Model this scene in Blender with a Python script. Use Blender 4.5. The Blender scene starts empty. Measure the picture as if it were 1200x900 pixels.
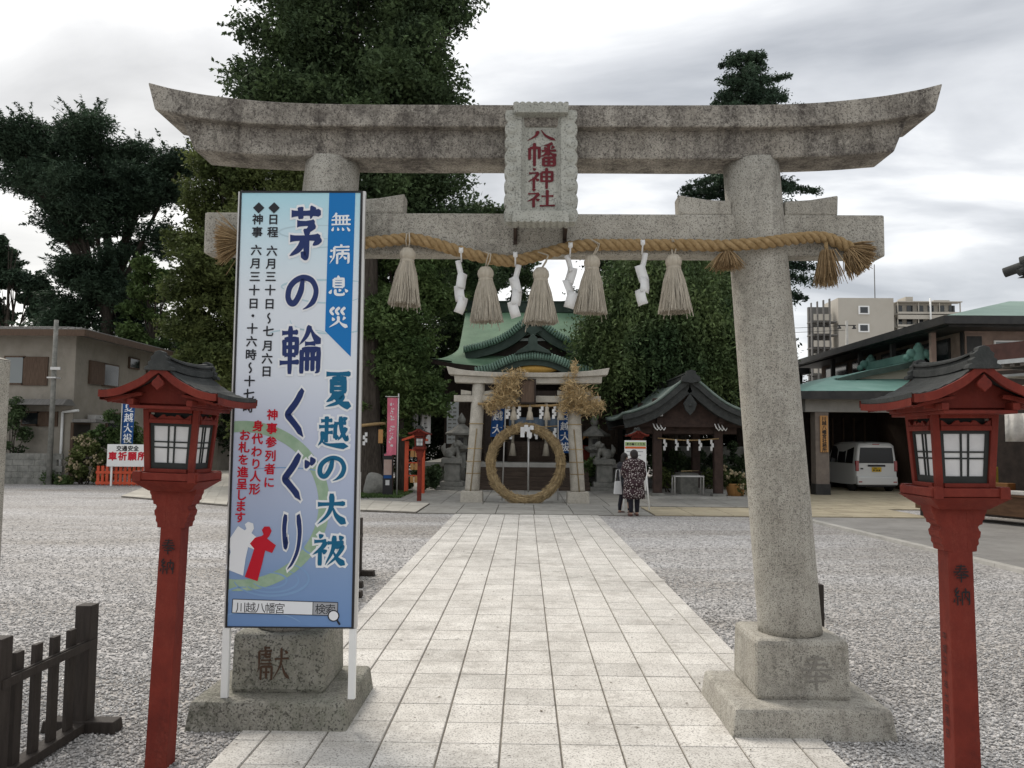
import bpy, bmesh, math, random
import numpy as np
from mathutils import Vector, Matrix

R = math.radians
scene = bpy.context.scene
col = scene.collection

# ------------------------------------------------------------------ camera
CAM_H = 1.65
FPX, PW, PH = 970.0, 1200.0, 900.0
YAW, PITCH, ROLL = 0.95, 4.0, 0.5
cam_data = bpy.data.cameras.new('camera')
cam_data.sensor_width = 36.0
cam_data.lens = FPX / PW * 36.0
cam_data.clip_start, cam_data.clip_end = 0.05, 3000.0
cam = bpy.data.objects.new('camera', cam_data)
cam.location = (0, 0, CAM_H)
CAM_ROT = Matrix.Rotation(R(YAW), 3, 'Z') @ Matrix.Rotation(R(90 + PITCH), 3, 'X') @ Matrix.Rotation(R(ROLL), 3, 'Z')
cam.rotation_euler = CAM_ROT.to_euler()
col.objects.link(cam)
scene.camera = cam

# ------------------------------------------------------------------ sky and sun
SUN_EL, SUN_AZ = 48.0, -38.0          # azimuth from +Y, clockwise
world = bpy.data.worlds.new('World')
scene.world = world
world.use_nodes = True
wn, wl = world.node_tree.nodes, world.node_tree.links
wn.clear()
w_out = wn.new('ShaderNodeOutputWorld')
sky = wn.new('ShaderNodeTexSky')
sky.sky_type = 'NISHITA'
sky.sun_disc = False
sky.sun_elevation, sky.sun_rotation = R(SUN_EL), R(SUN_AZ)
bg_sky = wn.new('ShaderNodeBackground'); bg_sky.inputs['Strength'].default_value = 0.10
wl.new(sky.outputs['Color'], bg_sky.inputs['Color'])
tc = wn.new('ShaderNodeTexCoord')
sep = wn.new('ShaderNodeSeparateXYZ'); wl.new(tc.outputs['Generated'], sep.inputs[0])
def wmath(op, a, b=None, clamp=False):
    n = wn.new('ShaderNodeMath'); n.operation = op; n.use_clamp = clamp
    for i, v in enumerate((a, b)):
        if v is None: continue
        if isinstance(v, (int, float)): n.inputs[i].default_value = v
        else: wl.new(v, n.inputs[i])
    return n.outputs[0]
zz = wmath('ADD', wmath('MAXIMUM', sep.outputs['Z'], 0.0), 0.16)
comb = wn.new('ShaderNodeCombineXYZ')
wl.new(wmath('DIVIDE', sep.outputs['X'], zz), comb.inputs[0])
wl.new(wmath('DIVIDE', sep.outputs['Y'], zz), comb.inputs[1])
cl = wn.new('ShaderNodeTexNoise')
cl.inputs['Scale'].default_value = 1.5; cl.inputs['Detail'].default_value = 7.0
cl.inputs['Roughness'].default_value = 0.52; cl.inputs['Distortion'].default_value = 0.35
mp = wn.new('ShaderNodeMapping'); mp.inputs['Rotation'].default_value = (0, 0, R(28)); mp.inputs['Scale'].default_value = (0.75, 1.25, 1)
mp.inputs['Location'].default_value = (5.15, 0.4, 0)
wl.new(comb.outputs[0], mp.inputs[0]); wl.new(mp.outputs[0], cl.inputs['Vector'])
cr = wn.new('ShaderNodeValToRGB')
e = cr.color_ramp.elements
e[0].position, e[0].color = 0.32, (0.38, 0.395, 0.42, 1)
e[1].position, e[1].color = 0.66, (1.0, 1.0, 0.985, 1)
m_ = cr.color_ramp.elements.new(0.50); m_.color = (0.63, 0.642, 0.66, 1)
wl.new(cl.outputs['Fac'], cr.inputs[0])
# thin warm evening light low behind the trees on the left
glow_dir = Vector((-0.42, 0.90, 0.10)).normalized()
vm = wn.new('ShaderNodeVectorMath'); vm.operation = 'DOT_PRODUCT'
wl.new(tc.outputs['Generated'], vm.inputs[0]); vm.inputs[1].default_value = glow_dir
gl = wmath('POWER', wmath('MAXIMUM', vm.outputs['Value'], 0.0), 14.0)
mixg = wn.new('ShaderNodeMix'); mixg.data_type = 'RGBA'
wl.new(wmath('MULTIPLY', gl, 0.40, True), mixg.inputs['Factor'])
wl.new(cr.outputs[0], mixg.inputs['A']); mixg.inputs['B'].default_value = (1.0, 0.93, 0.80, 1)
bg_cl = wn.new('ShaderNodeBackground'); bg_cl.inputs['Strength'].default_value = 0.71
wl.new(mixg.outputs['Result'], bg_cl.inputs['Color'])
mixs = wn.new('ShaderNodeMixShader'); mixs.inputs[0].default_value = 0.93
wl.new(bg_sky.outputs[0], mixs.inputs[1]); wl.new(bg_cl.outputs[0], mixs.inputs[2])
wl.new(mixs.outputs[0], w_out.inputs['Surface'])

sun_data = bpy.data.lights.new('sun', 'SUN')
sun_data.energy, sun_data.angle, sun_data.color = 1.5, R(25), (1.0, 0.93, 0.84)
sun = bpy.data.objects.new('sun', sun_data)
sd = Vector((math.sin(R(SUN_AZ)) * math.cos(R(SUN_EL)), math.cos(R(SUN_AZ)) * math.cos(R(SUN_EL)), math.sin(R(SUN_EL))))
sun.rotation_euler = sd.to_track_quat('Z', 'Y').to_euler()
sun.location = (0, 0, 30)
col.objects.link(sun)

scene.view_settings.view_transform = 'Standard'
scene.view_settings.look = 'None'
scene.view_settings.gamma = 1.0
scene.view_settings.exposure = 0.90
scene.view_settings.use_curve_mapping = False
scene.render.engine = 'CYCLES'
scene.cycles.max_bounces = 6
scene.cycles.diffuse_bounces = 3
scene.cycles.glossy_bounces = 3
scene.cycles.transparent_max_bounces = 6
scene.cycles.use_denoising = True

# ------------------------------------------------------------------ layout helpers
def ray(px, py):
    d = Vector(((px - PW / 2) / FPX, -(py - PH / 2) / FPX, -1.0))
    return CAM_ROT @ d
def at(px, py, Y):
    "point at distance Y that the photograph shows at pixel (px, py)"
    d = ray(px, py); t = Y / d.y
    return Vector((d.x * t, Y, CAM_H + d.z * t))
def gnd(px, py, z=0.0):
    d = ray(px, py); t = (z - CAM_H) / d.z
    return Vector((d.x * t, d.y * t, z))
def X(px, Y, py=518): return at(px, py, Y).x
def Z(py, Y, px=616): return at(px, py, Y).z

# ------------------------------------------------------------------ object helpers
def tag(o, label=None, cat=None, group=None, kind=None):
    if label: o['label'] = label
    if cat: o['category'] = cat
    if group: o['group'] = group
    if kind: o['kind'] = kind
    return o
def empty(name, loc, label, cat, group=None, rz=0.0):
    o = bpy.data.objects.new(name, None)
    o.empty_display_size = 0.2
    o.location = loc; o.rotation_euler = (0, 0, rz)
    col.objects.link(o)
    return tag(o, label, cat, group)
def copy_tree(o, parent=None):
    c = o.copy(); col.objects.link(c)
    if parent: c.parent = parent
    for ch in list(o.children): copy_tree(ch, c)
    return c
def world_off(p):
    v = Vector((0, 0, 0))
    while p is not None:
        v += Vector(p.location); p = p.parent
    return v

class MB:
    "collects faces; build() links them as ONE mesh object"
    def __init__(s): s.v = []; s.f = []; s.mi = []; s.sm = []
    def add(s, vs, fs, mi=0, smooth=False):
        b = len(s.v)
        s.v += [tuple(x) for x in vs]
        for f in fs:
            s.f.append([b + i for i in f]); s.mi.append(mi); s.sm.append(smooth)
        return s
    def box(s, x0, x1, y0, y1, z0, z1, mi=0, rz=0.0, tz=(0, 0), M=None):
        "min/max box; tz = inset of the top in x and y"
        a, b = tz
        vs = [(x0, y0, z0), (x1, y0, z0), (x1, y1, z0), (x0, y1, z0),
              (x0 + a, y0 + b, z1), (x1 - a, y0 + b, z1), (x1 - a, y1 - b, z1), (x0 + a, y1 - b, z1)]
        if rz:
            cx, cy = (x0 + x1) / 2, (y0 + y1) / 2; c, n = math.cos(rz), math.sin(rz)
            vs = [(cx + (x - cx) * c - (y - cy) * n, cy + (x - cx) * n + (y - cy) * c, z) for x, y, z in vs]
        if M: vs = [M @ Vector(v) for v in vs]
        return s.add(vs, [(0, 3, 2, 1), (4, 5, 6, 7), (0, 1, 5, 4), (1, 2, 6, 5), (2, 3, 7, 6), (3, 0, 4, 7)], mi)
    def cbox(s, c, size, mi=0, rz=0.0, tz=(0, 0)):
        return s.box(c[0] - size[0] / 2, c[0] + size[0] / 2, c[1] - size[1] / 2, c[1] + size[1] / 2, c[2] - size[2] / 2, c[2] + size[2] / 2, mi, rz, tz)
    def beam(s, p, q, w, h, mi=0, up=(0, 0, 1)):
        p, q = Vector(p), Vector(q); d = (q - p).normalized()
        up = Vector(up)
        if abs(d.dot(up)) > 0.98: up = Vector((0, 1, 0))
        sx = d.cross(up).normalized(); sz = sx.cross(d).normalized()
        vs = []
        for c in (p, q):
            for a, b in ((-1, -1), (1, -1), (1, 1), (-1, 1)): vs.append(c + sx * a * w / 2 + sz * b * h / 2)
        return s.add(vs, [(0, 1, 2, 3), (7, 6, 5, 4), (0, 4, 5, 1), (1, 5, 6, 2), (2, 6, 7, 3), (3, 7, 4, 0)], mi)
    def tube(s, pts, rad, n=8, mi=0, caps=True, smooth=True):
        pts = [Vector(p) for p in pts]
        if not hasattr(rad, '__len__'): rad = [rad] * len(pts)
        vs, fs = [], []
        prev = None
        for i, p in enumerate(pts):
            d = (pts[min(i + 1, len(pts) - 1)] - pts[max(i - 1, 0)]).normalized()
            if prev is None:
                a = d.cross(Vector((0, 0, 1)) if abs(d.z) < 0.9 else Vector((1, 0, 0))).normalized()
            else:
                a = (prev - d * prev.dot(d)).normalized()
            prev = a; b = d.cross(a)
            for k in range(n):
                t = 2 * math.pi * k / n
                vs.append(p + (a * math.cos(t) + b * math.sin(t)) * rad[i])
        for i in range(len(pts) - 1):
            for k in range(n):
                k2 = (k + 1) % n
                fs.append((i * n + k, i * n + k2, (i + 1) * n + k2, (i + 1) * n + k))
        s.add(vs, fs, mi, smooth)
        if caps:
            b = len(s.v) - len(vs)
            s.f.append([b + k for k in range(n)][::-1]); s.mi.append(mi); s.sm.append(False)
            s.f.append([b + (len(pts) - 1) * n + k for k in range(n)]); s.mi.append(mi); s.sm.append(False)
        return s
    def lathe(s, prof, n=24, c=(0, 0, 0), mi=0, smooth=True, axis='z', sq=1.0):
        vs, fs = [], []
        for r, z in prof:
            for k in range(n):
                t = 2 * math.pi * k / n
                if axis == 'z': vs.append((c[0] + r * math.cos(t), c[1] + r * math.sin(t) * sq, c[2] + z))
                else: vs.append((c[0] + r * math.cos(t), c[1] - z, c[2] + r * math.sin(t)))
        m = len(prof)
        for i in range(m - 1):
            for k in range(n):
                k2 = (k + 1) % n
                fs.append((i * n + k, i * n + k2, (i + 1) * n + k2, (i + 1) * n + k))
        s.add(vs, fs, mi, smooth)
        b = len(s.v) - len(vs)
        if prof[0][0] > 1e-4: s.f.append([b + k for k in range(n)][::-1]); s.mi.append(mi); s.sm.append(False)
        if prof[-1][0] > 1e-4: s.f.append([b + (m - 1) * n + k for k in range(n)]); s.mi.append(mi); s.sm.append(False)
        return s
    def prism(s, poly, y0, y1, mi=0, plane='xz', M=None):
        "outline in two axes pushed through the third"
        n = len(poly)
        def P(a, b, d):
            return {'xz': (a, d, b), 'xy': (a, b, d), 'yz': (d, a, b)}[plane]
        vs = [P(a, b, y0) for a, b in poly] + [P(a, b, y1) for a, b in poly]
        if M: vs = [M @ Vector(v) for v in vs]
        fs = [list(range(n)), list(range(n, 2 * n))[::-1]]
        for i in range(n):
            j = (i + 1) % n
            fs.append((i, i + n, j + n, j))
        return s.add(vs, fs, mi)
    def strip(s, A, B, mi=0, smooth=False):
        "quads between two rows of points"
        n = len(A)
        return s.add(list(A) + list(B), [(i, i + 1, n + i + 1, n + i) for i in range(n - 1)], mi, smooth)
    def grid(s, rows, mi=0, smooth=True):
        n = len(rows[0]); vs = [p for r in rows for p in r]
        fs = [(i * n + k, i * n + k + 1, (i + 1) * n + k + 1, (i + 1) * n + k) for i in range(len(rows) - 1) for k in range(n - 1)]
        return s.add(vs, fs, mi, smooth)
    def ball(s, c, r, n=10, mi=0):
        if not hasattr(r, '__len__'): r = (r, r, r)
        prof = [(math.sin(math.pi * i / n), -math.cos(math.pi * i / n)) for i in range(n + 1)]
        vs, fs = [], []
        m = n * 2
        for a, z in prof:
            for k in range(m):
                t = 2 * math.pi * k / m
                vs.append((c[0] + r[0] * a * math.cos(t), c[1] + r[1] * a * math.sin(t), c[2] + r[2] * z))
        for i in range(n):
            for k in range(m):
                k2 = (k + 1) % m; fs.append((i * m + k, i * m + k2, (i + 1) * m + k2, (i + 1) * m + k))
        return s.add(vs, fs, mi, True)
    def build(s, name, mats, parent=None, bevel=0.0, solid=0.0, fix=True):
        me = bpy.data.meshes.new(name)
        off = world_off(parent) if parent is not None else Vector((0, 0, 0))
        V = [(x - off.x, y - off.y, z - off.z) for x, y, z in s.v]
        org = Vector((0, 0, 0))
        if parent is None and V:
            A = np.array(V); org = Vector(((A[:, 0].min() + A[:, 0].max()) / 2, (A[:, 1].min() + A[:, 1].max()) / 2, A[:, 2].min()))
            V = [(x - org.x, y - org.y, z - org.z) for x, y, z in V]
        me.from_pydata(V, [], s.f)
        if not isinstance(mats, (list, tuple)): mats = [mats]
        for m in mats: me.materials.append(m)
        me.polygons.foreach_set('material_index', s.mi)
        me.polygons.foreach_set('use_smooth', s.sm)
        if fix:
            bm = bmesh.new(); bm.from_mesh(me)
            bmesh.ops.recalc_face_normals(bm, faces=bm.faces)
            bm.to_mesh(me); bm.free()
        me.update()
        o = bpy.data.objects.new(name, me)
        o.location = org
        if parent is not None: o.parent = parent
        col.objects.link(o)
        if solid:
            md = o.modifiers.new('solid', 'SOLIDIFY'); md.thickness = solid; md.offset = 0
        if bevel:
            md = o.modifiers.new('bevel', 'BEVEL'); md.width = bevel; md.segments = 2
            md.limit_method = 'ANGLE'; md.angle_limit = R(35)
        return o

def np_mesh(name, V, nper, mats, parent=None, smooth=False, mi=None):
    "mesh of len(V)/nper loose polygons from one numpy array"
    V = np.asarray(V, dtype=np.float32)
    if parent is not None: V = V - np.array(world_off(parent), dtype=np.float32)
    n = len(V); nf = n // nper
    me = bpy.data.meshes.new(name)
    me.vertices.add(n); me.vertices.foreach_set('co', V.ravel())
    me.loops.add(n); me.loops.foreach_set('vertex_index', np.arange(n, dtype=np.int32))
    me.polygons.add(nf); me.polygons.foreach_set('loop_start', np.arange(0, n, nper, dtype=np.int32))
    if not isinstance(mats, (list, tuple)): mats = [mats]
    for m in mats: me.materials.append(m)
    if mi is not None: me.polygons.foreach_set('material_index', np.asarray(mi, dtype=np.int32))
    me.update(calc_edges=True); me.validate()
    o = bpy.data.objects.new(name, me)
    if parent is not None: o.parent = parent
    col.objects.link(o)
    return o
def np_mesh_idx(name, V, F, mats, parent=None):
    V = np.asarray(V, dtype=np.float32); F = np.asarray(F, dtype=np.int32)
    if parent is not None: V = V - np.array(world_off(parent), dtype=np.float32)
    me = bpy.data.meshes.new(name)
    me.vertices.add(len(V)); me.vertices.foreach_set('co', V.ravel())
    k = F.shape[1]
    me.loops.add(F.size); me.loops.foreach_set('vertex_index', F.ravel())
    me.polygons.add(len(F)); me.polygons.foreach_set('loop_start', np.arange(0, F.size, k, dtype=np.int32))
    me.materials.append(mats)
    me.update(calc_edges=True); me.validate()
    o = bpy.data.objects.new(name, me)
    if parent is not None: o.parent = parent
    col.objects.link(o)
    return o

def spline(pts, n=8):
    "Catmull-Rom through tuples of any length"
    P = [np.array(p, float) for p in pts]
    P = [2 * P[0] - P[1]] + P + [2 * P[-1] - P[-2]]
    out = []
    for i in range(1, len(P) - 2):
        for k in range(n):
            t = k / n
            a, b, c, d = P[i - 1], P[i], P[i + 1], P[i + 2]
            out.append(tuple(0.5 * ((2 * b) + (c - a) * t + (2 * a - 5 * b + 4 * c - d) * t * t + (-a + 3 * b - 3 * c + d) * t ** 3)))
    out.append(tuple(P[-2]))
    return out

# ------------------------------------------------------------------ materials
def mat(name, c1, c2=None, scale=4.0, rough=0.75, bump=0.0, bscale=40.0, detail=4.0, metal=0.0, spec=0.3,
        speck=None, stain=None, island=0.0, coord='Object', stretch=(1, 1, 1), ramp=(0.35, 0.65), trans=0.0, coat=0.0):
    """c1..c2 mixed by noise; speck=(colour, scale, amount) small dark grains; stain=(colour, scale, amount, stretch) weathering;
    island = brightness scatter between loose pieces"""
    m = bpy.data.materials.new(name); m.use_nodes = True
    nt = m.node_tree; N, L = nt.nodes, nt.links
    b = N['Principled BSDF']
    b.inputs['Roughness'].default_value = rough; b.inputs['Metallic'].default_value = metal
    b.inputs['Specular IOR Level'].default_value = spec
    if coat: b.inputs['Coat Weight'].default_value = coat; b.inputs['Coat Roughness'].default_value = 0.08
    co = N.new('ShaderNodeTexCoord')
    if coord == 'World':
        g = N.new('ShaderNodeNewGeometry'); src = g.outputs['Position']
    else: src = co.outputs[coord]
    mpn = N.new('ShaderNodeMapping'); mpn.inputs['Scale'].default_value = stretch
    L.new(src, mpn.inputs[0])
    def noise(sc, det, vec=None, ro=0.6):
        n = N.new('ShaderNodeTexNoise'); n.inputs['Scale'].default_value = sc; n.inputs['Detail'].default_value = det
        n.inputs['Roughness'].default_value = ro
        L.new(vec or mpn.outputs[0], n.inputs['Vector']); return n.outputs['Fac']
    def ramp_(f, a, z):
        r = N.new('ShaderNodeMapRange'); r.inputs['From Min'].default_value = a; r.inputs['From Max'].default_value = z
        L.new(f, r.inputs['Value']); return r.outputs[0]
    def mixc(f, a, c, mode='MIX'):
        x = N.new('ShaderNodeMix'); x.data_type = 'RGBA'; x.blend_type = mode
        if isinstance(f, float): x.inputs['Factor'].default_value = f
        else: L.new(f, x.inputs['Factor'])
        for k, v in (('A', a), ('B', c)):
            if isinstance(v, tuple): x.inputs[k].default_value = (*v[:3], 1)
            else: L.new(v, x.inputs[k])
        return x.outputs['Result']
    def mul(a, k):
        x = N.new('ShaderNodeMath'); x.operation = 'MULTIPLY'
        L.new(a, x.inputs[0])
        if isinstance(k, (int, float)): x.inputs[1].default_value = k
        else: L.new(k, x.inputs[1])
        return x.outputs[0]
    c = tuple(c1)
    if c2 is not None: c = mixc(ramp_(noise(scale, detail), *ramp), tuple(c1), tuple(c2))
    if speck:
        for sc_ in speck if isinstance(speck, list) else [speck]:
            cs, ss, am = sc_
            f = ramp_(noise(ss, 2.0, src, 0.5), 0.62 - 0.1 * am, 0.70 - 0.1 * am)
            c = mixc(mul(f, min(1.0, am)), c, tuple(cs))
    if stain:
        for st in stain if isinstance(stain, list) else [stain]:
            cs, ss, am, stt = st
            m2 = N.new('ShaderNodeMapping'); m2.inputs['Scale'].default_value = stt
            L.new(src, m2.inputs[0])
            f = mul(ramp_(noise(ss, 6.0, m2.outputs[0], 0.7), 0.46, 0.66), ramp_(noise(ss * 9, 5.0, src, 0.75), 0.38, 0.60))
            c = mixc(mul(f, am), c, tuple(cs))
    if island:
        g = N.new('ShaderNodeNewGeometry')
        hv = N.new('ShaderNodeHueSaturation')
        L.new(ramp_(g.outputs['Random Per Island'], 0, 1), hv.inputs['Value'])
        rr = hv.inputs['Value'].links[0].from_node
        rr.inputs['To Min'].default_value = 1 - island; rr.inputs['To Max'].default_value = 1 + island
        if isinstance(c, tuple): hv.inputs['Color'].default_value = (*c[:3], 1)
        else: L.new(c, hv.inputs['Color'])
        c = hv.outputs[0]
    if isinstance(c, tuple): b.inputs['Base Color'].default_value = (*c[:3], 1)
    else: L.new(c, b.inputs['Base Color'])
    if bump:
        bn = N.new('ShaderNodeBump'); bn.inputs['Strength'].default_value = bump; bn.inputs['Distance'].default_value = 0.02
        L.new(noise(bscale, 5.0, None, 0.65), bn.inputs['Height']); L.new(bn.outputs[0], b.inputs['Normal'])
    if trans:
        t = N.new('ShaderNodeBsdfTranslucent'); ms = N.new('ShaderNodeMixShader'); ms.inputs[0].default_value = trans
        if isinstance(c, tuple): t.inputs['Color'].default_value = (*c[:3], 1)
        else: L.new(c, t.inputs['Color'])
        L.new(b.outputs[0], ms.inputs[1]); L.new(t.outputs[0], ms.inputs[2])
        L.new(ms.outputs[0], N['Material Output'].inputs['Surface'])
    return m

MT = {}
MT['granite'] = mat('granite', (0.40, 0.375, 0.32), (0.50, 0.475, 0.415), 6, 0.85, 0.35, 90, speck=[((0.085, 0.08, 0.07), 120, 0.7), ((0.15, 0.14, 0.125), 240, 0.7), ((0.06, 0.055, 0.05), 38, 0.28)],
                    stain=[((0.10, 0.095, 0.08), 2.2, 0.35, (1, 1, 0.5)), ((0.075, 0.065, 0.055), 3.2, 0.6, (1.8, 1.8, 0.14))])
MT['granite_lintel'] = mat('granite_lintel', (0.37, 0.34, 0.29), (0.46, 0.43, 0.375), 5, 0.9, 0.4, 90, speck=[((0.09, 0.08, 0.07), 85, 0.75), ((0.14, 0.125, 0.11), 190, 0.7)],
                           stain=[((0.045, 0.037, 0.033), 1.1, 0.95, (1, 1, 0.8)), ((0.05, 0.042, 0.038), 3.4, 0.85, (1, 1, 0.7)), ((0.06, 0.05, 0.045), 5.5, 0.95, (1, 1, 0.4)), ((0.05, 0.042, 0.037), 3.0, 0.95, (2.4, 1, 0.16))])
MT['granite_mossy'] = mat('granite_mossy', (0.25, 0.24, 0.20), (0.35, 0.335, 0.29), 5, 0.92, 0.5, 60, speck=((0.06, 0.055, 0.05), 80, 0.8),
                          stain=[((0.05, 0.048, 0.036), 2.5, 0.85, (1, 1, 0.6)), ((0.07, 0.085, 0.045), 1.7, 0.5, (1, 1, 1))])
MT['granite_pale'] = mat('granite_pale', (0.36, 0.36, 0.315), (0.46, 0.46, 0.41), 8, 0.85, 0.45, 70, speck=((0.14, 0.14, 0.13), 90, 0.7),
                         stain=((0.2, 0.2, 0.18), 3, 0.35, (1, 1, 0.6)))
MT['granite_warm'] = mat('granite_warm', (0.42, 0.39, 0.33), (0.52, 0.485, 0.42), 5, 0.85, 0.3, 60, speck=((0.16, 0.15, 0.13), 60, 0.5), stain=((0.2, 0.18, 0.15), 2, 0.4, (1, 1, 0.5)))
MT['stone_grey'] = mat('stone_grey', (0.17, 0.17, 0.155), (0.27, 0.265, 0.24), 5, 0.9, 0.5, 40, stain=((0.06, 0.065, 0.05), 2, 0.6, (1, 1, 1)))
MT['concrete'] = mat('concrete', (0.36, 0.35, 0.32), (0.44, 0.43, 0.40), 2, 0.9, 0.2, 60, stain=((0.2, 0.19, 0.17), 1.5, 0.5, (1, 1, 1)))
MT['red_paint'] = mat('red_paint', (0.140, 0.021, 0.014), (0.192, 0.029, 0.018), 6, 0.68, 0.12, 50, spec=0.2, stain=[((0.085, 0.017, 0.013), 5, 0.7, (1, 1, 0.15)), ((0.30, 0.075, 0.05), 9, 0.35, (1, 1, 0.3))])
MT['vermilion'] = mat('vermilion', (0.52, 0.075, 0.03), (0.60, 0.10, 0.045), 6, 0.6, 0.1, 50)
MT['black_green'] = mat('black_green', (0.018, 0.022, 0.020), (0.028, 0.032, 0.03), 10, 0.6)
MT['paper'] = mat('paper', (0.60, 0.60, 0.60), (0.68, 0.68, 0.67), 12, 0.8, 0.05, 60)
MT['roof_dark'] = mat('roof_dark', (0.030, 0.033, 0.032), (0.050, 0.053, 0.051), 9, 0.75, 0.3, 60, stain=((0.085, 0.088, 0.082), 4, 0.5, (1, 1, 1)))
MT['dark_wood'] = mat('dark_wood', (0.028, 0.022, 0.018), (0.045, 0.036, 0.030), 8, 0.65, 0.25, 60, stretch=(6, 6, 0.8))
MT['white_paper'] = mat('white_paper', (0.82, 0.82, 0.81), (0.88, 0.88, 0.87), 5, 0.8, trans=0.25)
MT['white_paint'] = mat('white_paint', (0.78, 0.78, 0.76), (0.82, 0.82, 0.80), 5, 0.45)
MT['black_frame'] = mat('black_frame', (0.02, 0.02, 0.022), None, rough=0.4)
MT['alu'] = mat('alu', (0.55, 0.54, 0.52), (0.60, 0.59, 0.57), 5, 0.4, metal=0.6)
MT['rope'] = mat('rope', (0.30, 0.20, 0.09), (0.44, 0.305, 0.155), 30, 0.85, 0.6, 160, stretch=(1, 1, 1))
MT['rope_tassel'] = mat('rope_tassel', (0.27, 0.18, 0.09), (0.39, 0.275, 0.15), 40, 0.85, island=0.3)
MT['hemp'] = mat('hemp', (0.42, 0.375, 0.30), (0.52, 0.47, 0.385), 60, 0.8, 0.5, 200, stretch=(1, 1, 0.12), island=0.2)
MT['straw'] = mat('straw', (0.30, 0.215, 0.11), (0.42, 0.32, 0.18), 20, 0.85, island=0.35)
MT['straw_pale'] = mat('straw_pale', (0.52, 0.38, 0.19), (0.70, 0.54, 0.31), 10, 0.8, island=0.35, trans=0.2)
MT['iron'] = mat('iron', (0.035, 0.026, 0.022), (0.06, 0.04, 0.03), 20, 0.8)
MT['ink'] = mat('ink', (0.012, 0.012, 0.014), None, rough=0.6)
# ------------------------------------------------------------------ lettering
def text_mesh(s, bold=0.0):
    "(verts 2-D, faces) of one character, 1 unit tall em"
    cu = bpy.data.curves.new('glyph', 'FONT'); cu.body = s; cu.offset = bold; cu.resolution_u = 4
    o = bpy.data.objects.new('glyph', cu); col.objects.link(o)
    dg = bpy.context.evaluated_depsgraph_get()
    me = bpy.data.meshes.new_from_object(o.evaluated_get(dg))
    V = [(v.co.x, v.co.y) for v in me.vertices]; F = [list(p.vertices) for p in me.polygons]
    bpy.data.meshes.remove(me); bpy.data.objects.remove(o); bpy.data.curves.remove(cu)
    return V, F
_gc = {}
def glyph(s, bold=0.0):
    if (s, bold) not in _gc: _gc[(s, bold)] = text_mesh(s, bold)
    return _gc[(s, bold)]

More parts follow.
